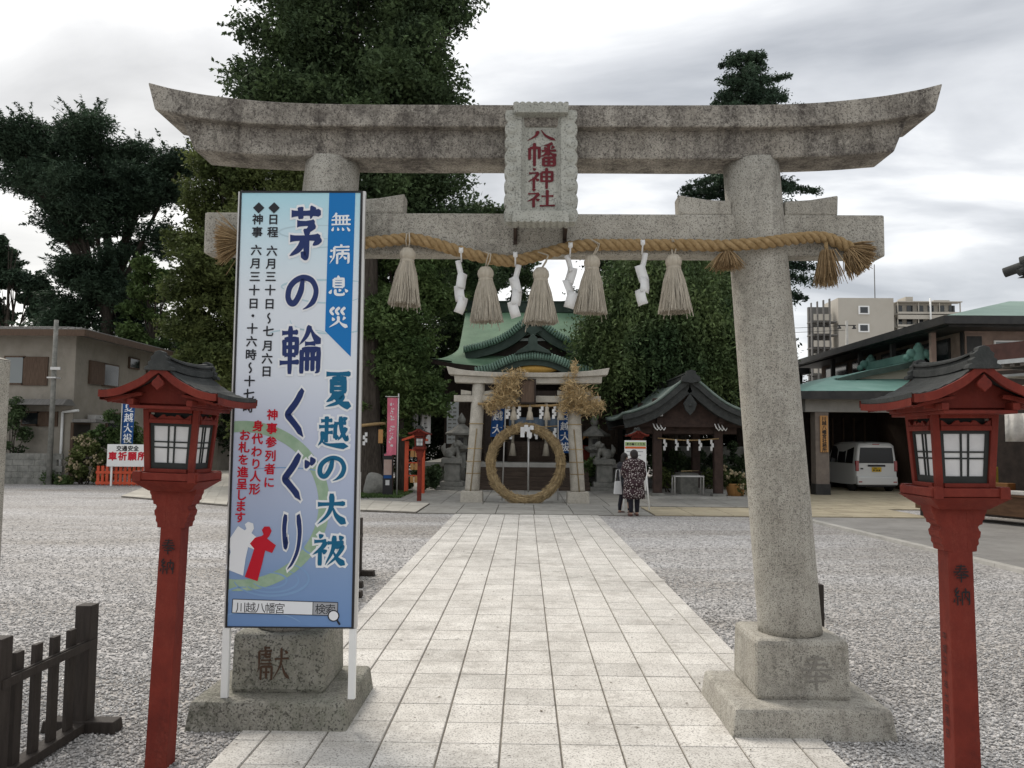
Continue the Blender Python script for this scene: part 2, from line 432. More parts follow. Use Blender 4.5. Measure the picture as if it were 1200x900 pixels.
# brush characters: strokes in a 100 x 100 box, y down.
# h horizontal, v vertical, p left sweep, n right sweep, d dot, k hooked (thin end), c even
PROF = {'h': [(0, .95), (.12, .72), (.5, .62), (.82, .8), (.95, 1.05), (1, .55)],
        'v': [(0, .7), (.06, 1.1), (.3, .9), (.9, .95), (1, .7)],
        'p': [(0, .75), (.1, 1.15), (.5, .85), (.85, .42), (1, .08)],
        'n': [(0, .25), (.3, .6), (.72, 1.35), (.84, 1.45), (1, .08)],
        'd': [(0, .2), (.35, .8), (.7, 1.25), (.92, 1.0), (1, .4)],
        'k': [(0, .7), (.1, 1.1), (.75, .95), (.88, 1.0), (1, .1)],
        'c': [(0, .7), (.1, 1.0), (.6, .95), (.95, 1.0), (1, .5)]}
BR = {
 '茅': 'h10,17 90,15;v34,4 36,27;p70,3 62,27;h26,36 74,35;p74,36 60,46 46,53;d44,47 60,57;h8,64 90,62;p90,62 82,70 70,77;k52,60 53,92 50,98 38,90;p47,66 32,84 8,97',
 'の': 'k52,16 46,50 30,78 16,78 9,62 14,38 32,20 56,13 80,22 92,46 86,72 70,88 54,96',
 '輪': 'h6,17 44,15;v12,30 13,62;c12,30 42,29 41,61;h13,45 40,45;h13,60 40,60;h2,76 48,74;v26,3 26,98;p72,2 64,22 48,40;n72,4 82,22 98,38;h61,38 86,37;v54,50 54,97;k54,50 94,49 93,92 86,96;v67,52 67,92;v80,52 80,92;h55,68 92,67',
 'く': 'k70,2 50,28 28,48 24,54 34,62 56,80 74,98',
 'ぐ': 'k52,6 34,30 14,50 10,56 20,64 42,82 58,98;d68,18 78,32;d84,12 94,26',
 'り': 'k24,4 20,30 26,58 32,42;p72,4 80,34 74,64 56,86 36,99',
 '夏': 'h8,8 92,7;p52,9 44,20;v28,22 28,62;c28,22 72,21 72,62;h29,35 71,35;h29,48 71,48;h29,61 71,61;p40,62 28,76 10,86;p34,72 66,71 48,88 8,99;n38,76 60,90 96,98',
 '越': 'h10,18 46,16;v28,4 28,54;h4,36 50,34;h29,54 48,53;v27,54 27,84;p16,50 14,76 2,94;n12,76 30,90 98,96;h52,26 90,24;v56,26 55,72;k54,72 66,64;k72,4 76,44 90,74 96,62;p90,38 80,58 64,78;d80,6 90,16',
 '大': 'h6,36 94,33;p50,3 50,40 36,70 6,96;n52,40 68,72 98,94',
 '祓': 'd20,4 30,14;h6,26 42,24;p42,25 28,46 2,66;v24,46 24,98;d30,50 42,60;h46,30 94,28;p66,8 62,50 40,96;p64,42 90,41 72,72 46,97;n62,54 78,80 99,96;d80,8 90,20',
 '八': 'p40,22 32,54 4,86;n50,16 66,52 98,84',
 '幡': 'v8,24 8,72;k8,24 40,23 40,66 34,66;v24,3 24,98;p84,4 68,12 54,14;d56,20 64,30;p88,16 80,28;h48,36 96,34;v71,12 71,56;p70,36 60,50 44,60;n72,38 84,50 99,56;v54,64 54,97;c54,64 90,63 90,97;v72,64 72,96;h55,79 89,79;h55,95 89,95',
 '神': 'd20,4 30,14;h6,28 42,26;p42,27 28,48 2,68;v24,48 24,98;d30,52 42,62;v52,24 52,68;c52,24 92,22 91,66;h53,44 91,43;h53,64 91,63;v71,3 71,99',
 '社': 'd20,4 30,14;h6,30 44,28;p44,29 28,50 2,70;v25,50 25,98;d32,54 44,64;h52,42 94,40;v72,10 72,88;h46,90 99,88',
 '無': 'p28,3 20,16 6,26;h22,18 88,17;h4,38 96,36;h4,60 96,58;v26,19 26,60;v43,19 43,60;v60,19 60,60;v77,19 77,60;d14,72 8,92;d34,74 38,90;d56,74 62,90;d78,72 92,92',
 '病': 'd52,2 58,12;h24,16 94,14;p24,16 22,62 4,96;d8,28 14,38;d14,58 6,66;h32,32 94,30;v38,48 38,98;k38,48 90,47 90,92 82,94;p63,32 60,58 46,76;d66,60 80,74',
 '息': 'p52,2 40,14;v26,16 26,58;c26,16 74,15 74,58;h27,29 73,29;h27,43 73,43;h27,57 73,57;d16,70 6,90;k34,68 38,92 72,94 78,82;d52,66 60,78;d82,66 94,82',
 '災': 'k30,2 14,20 28,40;k56,2 40,20 54,40;k82,2 66,20 80,40;d22,50 30,66;p82,48 72,64;p50,44 48,70 8,98;n52,64 68,82 96,97',
 '献': 'h6,18 46,16;v26,3 26,34;v8,34 8,96;k8,34 46,33 46,94 40,94;d18,42 22,52;d36,40 32,52;h14,58 40,57;h14,72 40,71;v27,57 27,94;h54,38 96,35;p74,6 72,52 50,96;n74,46 84,76 99,94;d84,12 92,22',
 '獻': 'h22,7 40,6;v26,2 26,16;h8,16 46,15;p8,16 8,60 2,78;k28,18 28,32 44,31;h14,26 44,24;h14,42 44,41;h12,52 46,51;v14,60 14,98;k14,60 46,59 46,96 40,96;h20,76 40,75;v30,62 30,94;h54,38 96,35;p74,6 72,52 50,96;n74,46 84,76 99,94;d84,12 92,22',
 '奉': 'h22,12 78,11;h14,27 86,26;h4,43 96,41;p52,2 42,36 4,68;n54,42 70,54 97,66;h28,60 72,59;h22,74 78,73;v50,48 50,99',
 '納': 'k26,2 12,22 34,34;k36,16 14,44 42,50;v24,46 24,98;d8,60 4,82;d36,58 42,74;v52,26 52,97;k52,26 94,25 94,90 84,94;p73,4 72,40 58,72;n73,44 80,56 90,72',
 '交': 'd48,2 54,14;h6,22 94,20;p34,30 24,44 8,54;d64,30 88,48;p72,46 54,74 6,98;n30,48 54,76 96,97',
}
def brush(ch, width=11.0, grow=0.0):
    "stroke ribbons of one character -> list of (left points, right points)"
    out = []
    for k, st in enumerate(BR[ch].split(';')):
        typ = st[0]
        P = [tuple(map(float, q.split(','))) for q in st[1:].split()]
        if typ == 'c' or (typ == 'k' and len(P) == 4 and abs(P[0][1] - P[1][1]) < 3 and abs(P[1][0] - P[2][0]) < 4):
            q = []                                             # corner strokes keep their corner
            for a, b in zip(P[:-1], P[1:]):
                q += [tuple(np.array(a) + (np.array(b) - np.array(a)) * t / 6) for t in range(6)]
            P2 = q + [P[-1]]
        else:
            P2 = spline(P, 10) if len(P) > 2 else [tuple(np.array(P[0]) + (np.array(P[1]) - np.array(P[0])) * t / 12) for t in range(13)]
        A = np.array(P2); d = np.gradient(A, axis=0); d /= (np.linalg.norm(d, axis=1)[:, None] + 1e-9)
        s = np.concatenate([[0], np.cumsum(np.linalg.norm(np.diff(A, axis=0), axis=1))]); s /= s[-1]
        pr = PROF[typ]
        w = np.interp(s, [p[0] for p in pr], [p[1] for p in pr]) * width / 2 + grow
        nrm = np.stack([-d[:, 1], d[:, 0]], 1)
        if grow:                                               # lengthen the ends of an outline
            A[0] -= d[0] * grow; A[-1] += d[-1] * grow
        out.append((A + nrm * w[:, None], A - nrm * w[:, None]))
    return out

class Sheet:
    "a flat writing surface: origin, unit vectors right / up, normal towards the reader"
    def __init__(s, o, right, up):
        s.o, s.r, s.u = Vector(o), Vector(right).normalized(), Vector(up).normalized(); s.n = s.r.cross(s.u).normalized()
    def p(s, x, y, lift=0.0): return s.o + s.r * x + s.u * y + s.n * lift
def put_glyph(mb, sh, ch, x, y, w, h=None, bold=0.02, lift=0.002, mi=0):
    h = h or w
    V, F = glyph(ch)
    for k, (dx, dy) in enumerate(((0, 0), (bold, bold * .3), (-bold, -bold * .3), (bold * .3, -bold), (-bold * .3, bold))[:5 if bold > .012 else 1]):
        mb.add([sh.p(x + (a - 0.5 + dx) * w, y + (b - 0.38 + dy) * h, lift + k * .0001) for a, b in V], F, mi)
def put_brush(mb, sh, ch, x, y, w, h=None, width=11.0, grow=0.0, lift=0.002, mi=0):
    h = h or w
    for k, (A, B) in enumerate(brush(ch, width, grow)):
        lf = lift + k * 0.00006 * max(1.0, w * 2)
        mb.strip([sh.p(x + (a / 100 - 0.5) * w, y + (0.5 - b / 100) * h, lf) for a, b in A],
                 [sh.p(x + (a / 100 - 0.5) * w, y + (0.5 - b / 100) * h, lf) for a, b in B], mi)
# ------------------------------------------------------------------ ground
def gravel_material():
    m = bpy.data.materials.new('gravel'); m.use_nodes = True
    nt = m.node_tree; N, L = nt.nodes, nt.links; b = N['Principled BSDF']
    b.inputs['Roughness'].default_value = 0.9; b.inputs['Specular IOR Level'].default_value = 0.2
    g = N.new('ShaderNodeNewGeometry')
    v = N.new('ShaderNodeTexVoronoi'); v.inputs['Scale'].default_value = 34.0; L.new(g.outputs['Position'], v.inputs['Vector'])
    v2 = N.new('ShaderNodeTexVoronoi'); v2.inputs['Scale'].default_value = 11.0; L.new(g.outputs['Position'], v2.inputs['Vector'])
    sp = N.new('ShaderNodeSeparateColor'); L.new(v.outputs['Color'], sp.inputs[0])
    r = N.new('ShaderNodeValToRGB'); e = r.color_ramp.elements
    e[0].position, e[0].color = 0.0, (0.21, 0.205, 0.20, 1)
    e[1].position, e[1].color = 1.0, (0.60, 0.59, 0.58, 1)
    k = r.color_ramp.elements.new(0.45); k.color = (0.39, 0.385, 0.38, 1)
    L.new(sp.outputs[0], r.inputs[0])
    n = N.new('ShaderNodeTexNoise'); n.inputs['Scale'].default_value = 0.35; n.inputs['Detail'].default_value = 5; n.inputs['Roughness'].default_value = 0.65
    mp2 = N.new('ShaderNodeMapping'); mp2.inputs['Scale'].default_value = (0.35, 1.6, 1); L.new(g.outputs['Position'], mp2.inputs[0]); L.new(mp2.outputs[0], n.inputs['Vector'])
    tone = N.new('ShaderNodeValToRGB'); e = tone.color_ramp.elements
    e[0].position, e[0].color = 0.36, (0.74, 0.70, 0.65, 1)
    e[1].position, e[1].color = 0.62, (1.08, 1.07, 1.07, 1)
    L.new(n.outputs['Fac'], tone.inputs[0])
    x = N.new('ShaderNodeMix'); x.data_type = 'RGBA'; x.blend_type = 'MULTIPLY'; x.inputs['Factor'].default_value = 1
    L.new(r.outputs[0], x.inputs['A']); L.new(tone.outputs[0], x.inputs['B'])
    L.new(x.outputs['Result'], b.inputs['Base Color'])
    ad = N.new('ShaderNodeMath'); ad.operation = 'ADD'; L.new(v.outputs['Distance'], ad.inputs[0]); L.new(v2.outputs['Distance'], ad.inputs[1])
    bp = N.new('ShaderNodeBump'); bp.invert = True; bp.inputs['Strength'].default_value = 0.9; bp.inputs['Distance'].default_value = 0.02
    L.new(ad.outputs[0], bp.inputs['Height']); L.new(bp.outputs[0], b.inputs['Normal'])
    return m
MT['gravel'] = gravel_material()
o = MB().add([(-420, -60, 0), (420, -60, 0), (420, 700, 0), (-420, 700, 0)], [(0, 1, 2, 3)]).build('gravel_ground', MT['gravel'], fix=False); tag(o, kind='structure')

MT['tile'] = mat('tile', (0.595, 0.568, 0.52), (0.69, 0.665, 0.615), 3.5, 0.85, 0.3, 120, speck=[((0.22, 0.20, 0.18), 90, 0.8), ((0.75, 0.73, 0.70), 150, 0.6)],
                 stain=[((0.30, 0.28, 0.25), 0.7, 0.75, (1, 0.8, 1)), ((0.24, 0.22, 0.19), 2.1, 0.5, (1, 1, 1))], island=0.085, coord='World')
MT['joint'] = mat('joint', (0.11, 0.10, 0.085), (0.20, 0.18, 0.15), 8, 0.95, coord='World')
PXL, PXR, PY0, PY1 = -1.585, 1.665, 0.6, 18.85
o = MB().box(PXL, PXR, PY0, PY1, -0.02, 0.006).build('path_joint_bed', MT['joint']); tag(o, kind='structure')
rng = random.Random(4)
mb = MB()
def slab(mb, x0, x1, y0, y1, z0, z1, c=0.004):
    mb.box(x0, x1, y0, y1, z0, z1, tz=(c, c))
ncol, tw = 9, 0.325
bw = ((PXR - PXL) - ncol * tw) / 2
y = PY0
row = 0
while y < PY1 - 0.05:
    y1 = min(y + 0.335, PY1)
    for c in range(ncol):
        x0 = PXL + bw + c * tw
        j = rng.uniform(-.0025, .0025)
        slab(mb, x0 + 0.0036, x0 + tw - 0.0036, y + 0.0018 + j, y1 - 0.0018 + j, 0.004, 0.013 + rng.uniform(0, 0.0022))
    if row % 2 == 0:
        ya, yb = y, min(y + 0.67, PY1)
        slab(mb, PXL + 0.002, PXL + bw - 0.004, ya + 0.004, yb - 0.004, 0.004, 0.014)
        slab(mb, PXR - bw + 0.004, PXR - 0.002, ya + 0.004, yb - 0.004, 0.004, 0.014)
    y = y1; row += 1
o = mb.build('tiled_path', MT['tile'], fix=False); tag(o, kind='structure')

rl = np.random.RandomState(12); nl = 130
cx_ = rl.uniform(PXL, PXR, nl); cy_ = 3.5 + rl.rand(nl) ** 1.5 * 14
Vl = []
for a, b_ in zip(cx_, cy_):
    th = rl.uniform(0, 6.28); l_, w_ = rl.uniform(.006, .018), rl.uniform(.003, .008); u = np.array([math.cos(th), math.sin(th)]); v = np.array([-u[1], u[0]])
    c_ = np.array([a, b_])
    for q, z in ((c_ - u * l_, .0175), (c_ - v * w_, .021), (c_ + u * l_, .0185), (c_ + v * w_, .022)): Vl.append((*q, z))
MT['litter'] = mat('leaf_litter', (.05, .036, .02), (.10, .075, .04), 30, .9, island=.4)
tag(np_mesh('fallen_leaves', np.array(Vl), 4, MT['litter']), kind='stuff')

# cross pavement before the small gate, pale slabs on the left, yellowish pavers on the right
MT['pave_grey'] = mat('pave_grey', (0.27, 0.26, 0.235), (0.34, 0.33, 0.30), 2.5, 0.85, 0.2, 60, stain=((0.17, 0.16, 0.14), 1.2, 0.6, (1, 1, 1)), island=0.08, coord='World')
MT['pave_pale'] = mat('pave_pale', (0.46, 0.43, 0.37), (0.56, 0.53, 0.46), 2.0, 0.85, 0.2, 60, stain=((0.3, 0.28, 0.24), 1.2, 0.5, (1, 1, 1)), island=0.07, coord='World')
MT['pave_yellow'] = mat('pave_yellow', (0.36, 0.31, 0.215), (0.44, 0.385, 0.275), 1.6, 0.85, 0.2, 60, stain=((0.23, 0.20, 0.15), 1.0, 0.6, (1, 1, 1)), island=0.08, coord='World')
MT['asphalt'] = mat('asphalt', (0.24, 0.23, 0.215), (0.31, 0.30, 0.28), 1.2, 0.9, 0.3, 150, speck=((0.32, 0.31, 0.30), 120, 0.5), stain=((0.11, 0.105, 0.10), 0.5, 0.6, (1, 1, 1)), coord='World')
MT['kerb'] = mat('kerb', (0.40, 0.385, 0.35), (0.50, 0.48, 0.44), 3, 0.9, 0.2, 60, stain=((0.25, 0.24, 0.21), 2, 0.6, (1, 1, 1)), coord='World')
def paved(name, x0, x1, y0, y1, sx, sy, m, z=0.02, jz=0.010, gap=0.008, stagger=False):
    tag(MB().box(x0, x1, y0, y1, -0.03, jz).build(name + '_joint_bed', MT['joint']), kind='structure')
    mb = MB(); ny = max(1, round((y1 - y0) / sy)); nx = max(1, round((x1 - x0) / sx))
    for j in range(ny):
        ya, yb = y0 + (y1 - y0) * j / ny, y0 + (y1 - y0) * (j + 1) / ny
        for i in range(nx):
            xa, xb = x0 + (x1 - x0) * i / nx, x0 + (x1 - x0) * (i + 1) / nx
            mb.box(xa + gap, xb - gap, ya + gap, yb - gap, jz - 0.004, z + rng.uniform(0, 0.002), tz=(0.003, 0.003))
    tag(mb.build(name, m, fix=False), kind='structure')
paved('cross_pavement', -2.45, 2.9, 18.9, 21.6, 0.9, 0.9, MT['pave_grey'], z=0.028)
paved('shrine_forecourt', -4.4, 6.6, 21.65, 31.0, 1.1, 1.1, MT['pave_grey'], z=0.022)
def paved_quad(name, A, B, C, D, nu, nv, m, z=0.05, gap=.012):
    "slabs filling the quad A (near left) B (near right) C (far right) D (far left)"
    bed = MB().add([(p.x, p.y, zz) for zz in (-.03, z - .012) for p in (A, B, C, D)], [(3, 2, 1, 0), (4, 5, 6, 7), (0, 1, 5, 4), (1, 2, 6, 5), (2, 3, 7, 6), (3, 0, 4, 7)])
    tag(bed.build(name + '_joint_bed', MT['joint']), kind='structure')
    def Pq(u, v): return A.lerp(B, u).lerp(D.lerp(C, u), v)
    mb = MB()
    for j in range(nv):
        for i in range(nu):
            q = [Pq(i / nu, j / nv), Pq((i + 1) / nu, j / nv), Pq((i + 1) / nu, (j + 1) / nv), Pq(i / nu, (j + 1) / nv)]
            c = (q[0] + q[1] + q[2] + q[3]) / 4; q = [p + (c - p).normalized() * gap for p in q]
            mb.add([(p.x, p.y, zz) for zz in (z - .0125, z + rng.uniform(0, .002)) for p in q], [(4, 5, 6, 7), (0, 1, 5, 4), (1, 2, 6, 5), (2, 3, 7, 6), (3, 0, 4, 7)])
    tag(mb.build(name, m, fix=False), kind='structure')
g_ = gnd(266, 593.5)
paved_quad('pale_branch_path', gnd(142, 583), g_, gnd(277, 545), gnd(240, 545), 9, 22, MT['pave_pale'])
paved_quad('pale_pavement', g_ + Vector((.02, 0, 0)), Vector((-2.47, 18.95, 0)), Vector((-2.47, 21.6, 0)), gnd(272, 580), 12, 3, MT['pave_pale'])
paved('yellow_pavement', 2.95, 9.2, 18.95, 21.3, 0.9, 0.36, MT['pave_yellow'], z=0.03)
paved('carport_pavement', 6.65, 15.5, 21.35, 33.0, 0.6, 0.6, MT['pave_yellow'], z=0.03)
mb = MB(); mb.add([(6.1, 19.2, 0.009), (7.0, 4.0, 0.009), (40, 4.0, 0.009), (40, 18.9, 0.009), (9.25, 18.9, 0.009), (9.25, 19.2, 0.009)], [(0, 1, 2, 3, 4, 5)])
tag(mb.build('asphalt_lane', MT['asphalt'], fix=False), kind='structure')
mb = MB()
A, B = Vector((5.98, 18.9, 0)), Vector((6.93, 3.0, 0)); nk = 26
for k in range(nk):
    p, q = A.lerp(B, k / nk), A.lerp(B, (k + 0.985) / nk)
    mb.add([(p.x, p.y, -.02), (p.x + .16, p.y, -.02), (q.x + .16, q.y, -.02), (q.x, q.y, -.02), (p.x + .01, p.y, .05), (p.x + .15, p.y, .05), (q.x + .15, q.y, .05), (q.x + .01, q.y, .05)],
           [(0, 3, 2, 1), (4, 5, 6, 7), (0, 1, 5, 4), (1, 2, 6, 5), (2, 3, 7, 6), (3, 0, 4, 7)])
tag(mb.build('kerb_strip', MT['kerb']), kind='structure')

# crushed stone lying loose on the near gravel
rs = np.random.RandomState(7)
def stones(n):
    out = []
    while len(out) < n:
        k = n
        yy = 3.1 + rs.exponential(3.4, k)
        xx = (rs.rand(k) * 2 - 1) * (1.75 + yy * 0.66)
        ok = (((xx < PXL - 0.01 + .05 * rs.rand(k) ** 6) & (xx > -11)) | ((xx > PXR + 0.01 - .05 * rs.rand(k) ** 6) & (xx < 6.0))) & (yy < 18.5)
        ok &= ~((np.abs(xx - 1.58) < 0.46) & (yy > 4.76) & (yy < 5.62)) & ~((np.abs(xx + 1.46) < 0.48) & (yy > 4.76) & (yy < 5.62))
        out += list(np.stack([xx, yy], 1)[ok])
    return np.array(out[:n])
P = stones(120000)
n = len(P)
base = np.array([[1, 0, 0], [0, 1, 0], [-1, 0, 0], [0, -1, 0], [0.1, 0.1, 0.8], [0, 0, -0.8]], float)
Fo = np.array([[0, 1, 4], [1, 2, 4], [2, 3, 4], [3, 0, 4], [1, 0, 5], [2, 1, 5], [3, 2, 5], [0, 3, 5]])
sz = 0.0055 + 0.0085 * rs.rand(n) ** 1.6
V = base[None] * (1 + 0.45 * (rs.rand(n, 6, 3) - 0.5)) * sz[:, None, None] * np.stack([1 + .3 * rs.rand(n), .7 + .3 * rs.rand(n), .55 + .3 * rs.rand(n)], 1)[:, None, :]
th = rs.rand(n) * 2 * np.pi; c, s_ = np.cos(th)[:, None], np.sin(th)[:, None]
ti = (rs.rand(n) - .5)[:, None] * 0.9
V = np.stack([V[..., 0] * c - V[..., 1] * s_, V[..., 0] * s_ + V[..., 1] * c, V[..., 2] + V[..., 0] * ti], -1)
V[..., 0] += P[:, 0:1]; V[..., 1] += P[:, 1:2]; V[..., 2] += (sz * 0.5)[:, None]
F = (Fo[None] + (np.arange(n) * 6)[:, None, None]).reshape(-1, 3)
MT['stone_chip'] = mat('stone_chip', (0.365, 0.35, 0.335), (0.52, 0.515, 0.505), .45, 0.9, island=0.36, coord='World', spec=0.15, stretch=(.35, 1.5, 1), detail=5)
o = np_mesh_idx('gravel_chippings', V.reshape(-1, 3), F, MT['stone_chip']); tag(o, kind='stuff')

# ------------------------------------------------------------------ big stone torii
TX, TY = 0.088, 5.20
gate = empty('stone_torii_gate', (TX, TY, 0), 'large weathered granite torii gate with red lettered plaque, spanning the tiled path', 'torii gate')
def mirrored(px, Y):
    h = [at(a, b, Y) for a, b in px]
    L_ = [(p.x, p.z) for p in h]
    return L_, [(2 * TX - x, z) for x, z in L_[::-1]]
def curve2(pts, n=5): return spline(pts, n)
# upper lintel
YK0, YK1 = 4.98, 5.42
top, topR = mirrored([(173, 96), (188, 100), (205, 104), (245, 111), (310, 118), (380, 121), (470, 122), (560, 122.3)], YK0)
bot, botR = mirrored([(181, 128), (240, 139), (290, 144), (350, 147), (470, 148), (560, 148.3)], YK0)
poly = curve2(top) + curve2(topR) + curve2(botR[:]) [0:0]
upper = curve2(top) + curve2(topR); lower = curve2(bot) + curve2(botR)
def sweep(mb, up, lo, y0, y1, batter=0.0):
    pts = up + lo[::-1]
    mb.prism(pts, y0, y1)
mb = MB(); sweep(mb, upper, lower, YK0, YK1)
for f in mb.f: pass
mb.build('upper_lintel', MT['granite_lintel'], gate, bevel=0.012)
YS0, YS1 = 5.05, 5.35
top, topR = mirrored([(211, 134), (240, 138.5), (290, 143.5), (350, 146.5), (470, 147.5), (560, 147.8)], YS0)
bot, botR = mirrored([(227, 175.5), (300, 181), (430, 185), (560, 185.5)], YS0)
mb = MB(); sweep(mb, curve2(top) + curve2(topR), curve2(bot) + curve2(botR), YS0, YS1)
mb.build('lower_lintel', MT['granite_lintel'], gate, bevel=0.012)
zs_bot = Z(185.5, YS0)
# tie beam
YN0, YN1 = 5.12, 5.27
zt, zb = Z(250, YN0), Z(298.5, YN0)
xl, xr = at(239, 270, YN0).x, at(1037, 270, YN0).x
MB().box(xl, xr, YN0, YN1, zb, zt).build('tie_beam', MT['granite'], gate, bevel=0.012)
PB, PT = 1.545, 1.338      # half spacing of the pillars at base and top
Z0, Z1 = 0.505, zs_bot + 0.02
pil_z = [Z0 + (Z1 - Z0) * t for t in (0, .02, .2, .4, .6, .8, 1)]
def pillar_x(sd, z): return TX + sd * (PB + (PT - PB) * (z - Z0) / (Z1 - Z0))
for sd in (-1, 1):
    mb = MB()
    mb.tube([(pillar_x(sd, z), TY, z) for z in pil_z], [0.190, 0.188, 0.186, 0.184, 0.181, 0.177, 0.173], 40)
    mb.build('pillar', MT['granite'], gate)
    bx = TX + sd * PB
    # plinth and base block
    MB().box(bx - .47, bx + .47, 4.76, 5.63, -0.05, .163, tz=(.03, .03)).build('plinth', MT['granite_mossy' if sd < 0 else 'granite'], gate, bevel=0.02)
    bl = MB().box(bx - .275, bx + .285, 4.965, 5.51, .155, .505, tz=(.008, .008)).build('base_block', MT['granite_mossy' if sd < 0 else 'granite'], gate, bevel=0.03)
    wz = zt
    for s2 in (-1, 1):                                       # wedges on the tie beam beside the pillar
        x0 = pillar_x(sd, wz) + s2 * 0.165
        x1 = x0 + s2 * 0.33
        h0, h1 = 0.085, 0.125
        pl = [(x0, wz - .002), (x1, wz - .002), (x1 + s2 * .005, wz + h1), ((x0 + x1) / 2, wz + h0 + .012), (x0, wz + h0)]
        MB().prism(pl, YN0 + .005, YN1 - .005).build('wedge', MT['granite'], gate, bevel=0.01)
    ch, cx_, cz, w_, colr = ('獻', bx - .02, .335, .20, 'carve_brown') if sd < 0 else ('奉', bx + .075, .32, .20, 'carve_grey')
    if colr not in MT: MT[colr] = mat(colr, (0.075, 0.045, 0.03) if sd < 0 else (0.23, 0.215, 0.19), None, rough=0.95)
    mb = MB(); put_brush(mb, Sheet((cx_, 4.9655, cz), (1, 0, 0), (0, 0.0, 1)), ch, 0, 0, w_, w_ * 1.02, width=7, lift=0.003)
    mb.build('carved_lettering', MT[colr], bl, fix=False)
# tablet strut and plaque
MB().box(TX - .10, TX + .10, 5.16, 5.25, zt, zs_bot + .01).build('strut', MT['granite'], gate)
pc = at(634, 194, 4.93)
M_ = Matrix.Translation(pc) @ Matrix.Rotation(R(-9), 4, 'X')
pw, ph = 0.445, 0.795
fr = MB()
fr.box(-pw / 2 + .03, pw / 2 - .03, .02, .075, -ph / 2 + .03, ph / 2 - .03, M=M_)
def scallop(n, a0, a1, depth, m=7):
    "bulging lobes along a run from a0 to a1: (position, bulge)"
    out = []
    for q in range(n):
        for r in range(m):
            t = r / m; out.append((a0 + (a1 - a0) * (q + t) / n, depth * (math.sin(math.pi * (t * .96 + .02)) ** .55)))
    return out
hz_, hx_ = ph / 2, pw / 2
for sd in (-1, 1):
    run = scallop(8, -hz_ + .02, hz_ - .02, .024)
    pl = [(sd * (hx_ - .024 + d), z) for z, d in run] + [(sd * (hx_ - .105), hz_ - .03), (sd * (hx_ - .105), -hz_ + .03)]
    fr.prism(pl, -.018, .045, M=M_)
    for q in range(8):                                       # shallow carved curl in each lobe
        z = -hz_ + .02 + (ph - .04) * (q + .5) / 8
        m2 = MB().ball((sd * (hx_ - .045), -.014, z), (.036, .014, .038), 6); fr.add([M_ @ Vector(v) for v in m2.v], m2.f, 0, True)
    fr.add([M_ @ Vector(v) for v in ((sd * (hx_ - .105), -.018, -hz_ + .06), (sd * (hx_ - .105), -.018, hz_ - .06), (sd * (hx_ - .13), .02, hz_ - .06), (sd * (hx_ - .13), .02, -hz_ + .06))], [(0, 1, 2, 3)])
for sz_ in (-1, 1):
    run = scallop(9, -hx_ + .05, hx_ - .05, .014)
    fr.prism([(x, sz_ * (hz_ - .014 + d)) for x, d in run] + [(hx_ - .06, sz_ * (hz_ - .075)), (-hx_ + .06, sz_ * (hz_ - .075))], -.062, .03, M=M_)
plq = fr.build('plaque', MT['granite_pale'], gate, bevel=.008)
MT['crimson'] = mat('crimson', (0.10, 0.012, 0.018), (0.14, 0.018, 0.024), 20, 0.8)
sh = Sheet(M_ @ Vector((0, .0195, 0)), M_.to_3x3() @ Vector((1, 0, 0)), M_.to_3x3() @ Vector((0, 0, 1)))
mb = MB()
for ch, x, y, w, h in (('八', .0, .212, .185, .105), ('幡', .008, .083, .185, .165), ('神', .0, -.075, .165, .145), ('社', .0, -.205, .175, .13)):
    put_brush(mb, sh, ch, x, y, w, h, width=11, lift=.004)
mb.build('lettering', MT['crimson'], plq, fix=False)
mb = MB()
for sd in (-1, 1):
    p = M_ @ Vector((sd * .155, .05, -ph / 2 + .03))
    mb.beam(p + Vector((0, -.01, .03)), (p.x, YN0 - .01, zt - .16), .02, .03)
    mb.box(p.x - .012, p.x + .012, YN0 - .015, YN0 + .005, zt - .2, zt - .02)
mb.build('plaque_bracket', MT['iron'], gate)

# ------------------------------------------------------------------ straw rope and what hangs on it
rp = [(276, 284, 5.06), (300, 285, 5.06), (345, 286, 5.00), (385, 287, 4.985), (425, 285, 5.0), (445, 283, 5.05), (480, 280, 5.07), (507, 285, 5.07), (540, 295, 5.08), (573, 303, 5.08), (600, 306, 5.08),
      (620, 302, 5.08), (640, 297, 5.08), (667, 290, 5.08), (693, 287, 5.08), (750, 287, 5.08), (807, 287, 5.07), (840, 288, 5.04), (865, 287, 4.985), (900, 284, 4.982), (930, 280, 5.02),
      (960, 278, 5.07), (980, 283, 5.08), (1000, 293, 5.075)]
cl_ = spline([tuple(at(*q)) for q in rp], 20)
rope = empty('straw_rope', Vector(cl_[len(cl_) // 2]), 'thick twisted straw rope slung along the tie beam of the big stone gate', 'rope')
cln = np.array(cl_); ds = np.concatenate([[0], np.cumsum(np.linalg.norm(np.diff(cln, axis=0), axis=1))])
mb = MB()
for k in range(3):
    pts = []
    for i in range(len(cln)):
        d = cln[min(i + 1, len(cln) - 1)] - cln[max(i - 1, 0)]; d /= np.linalg.norm(d)
        a = np.cross(d, (0, 1, 0)); a /= np.linalg.norm(a); b_ = np.cross(d, a)
        ph_ = ds[i] / 0.16 * 2 * math.pi + k * 2 * math.pi / 3
        rr = 0.0205 * (1.0 if 6 < i < len(cln) - 4 else 0.9)
        pts.append(tuple(cln[i] + rr * (a * math.cos(ph_) + b_ * math.sin(ph_))))
    mb.tube(pts, 0.0185, 8)
mb.build('twisted_cord', MT['rope'], rope)
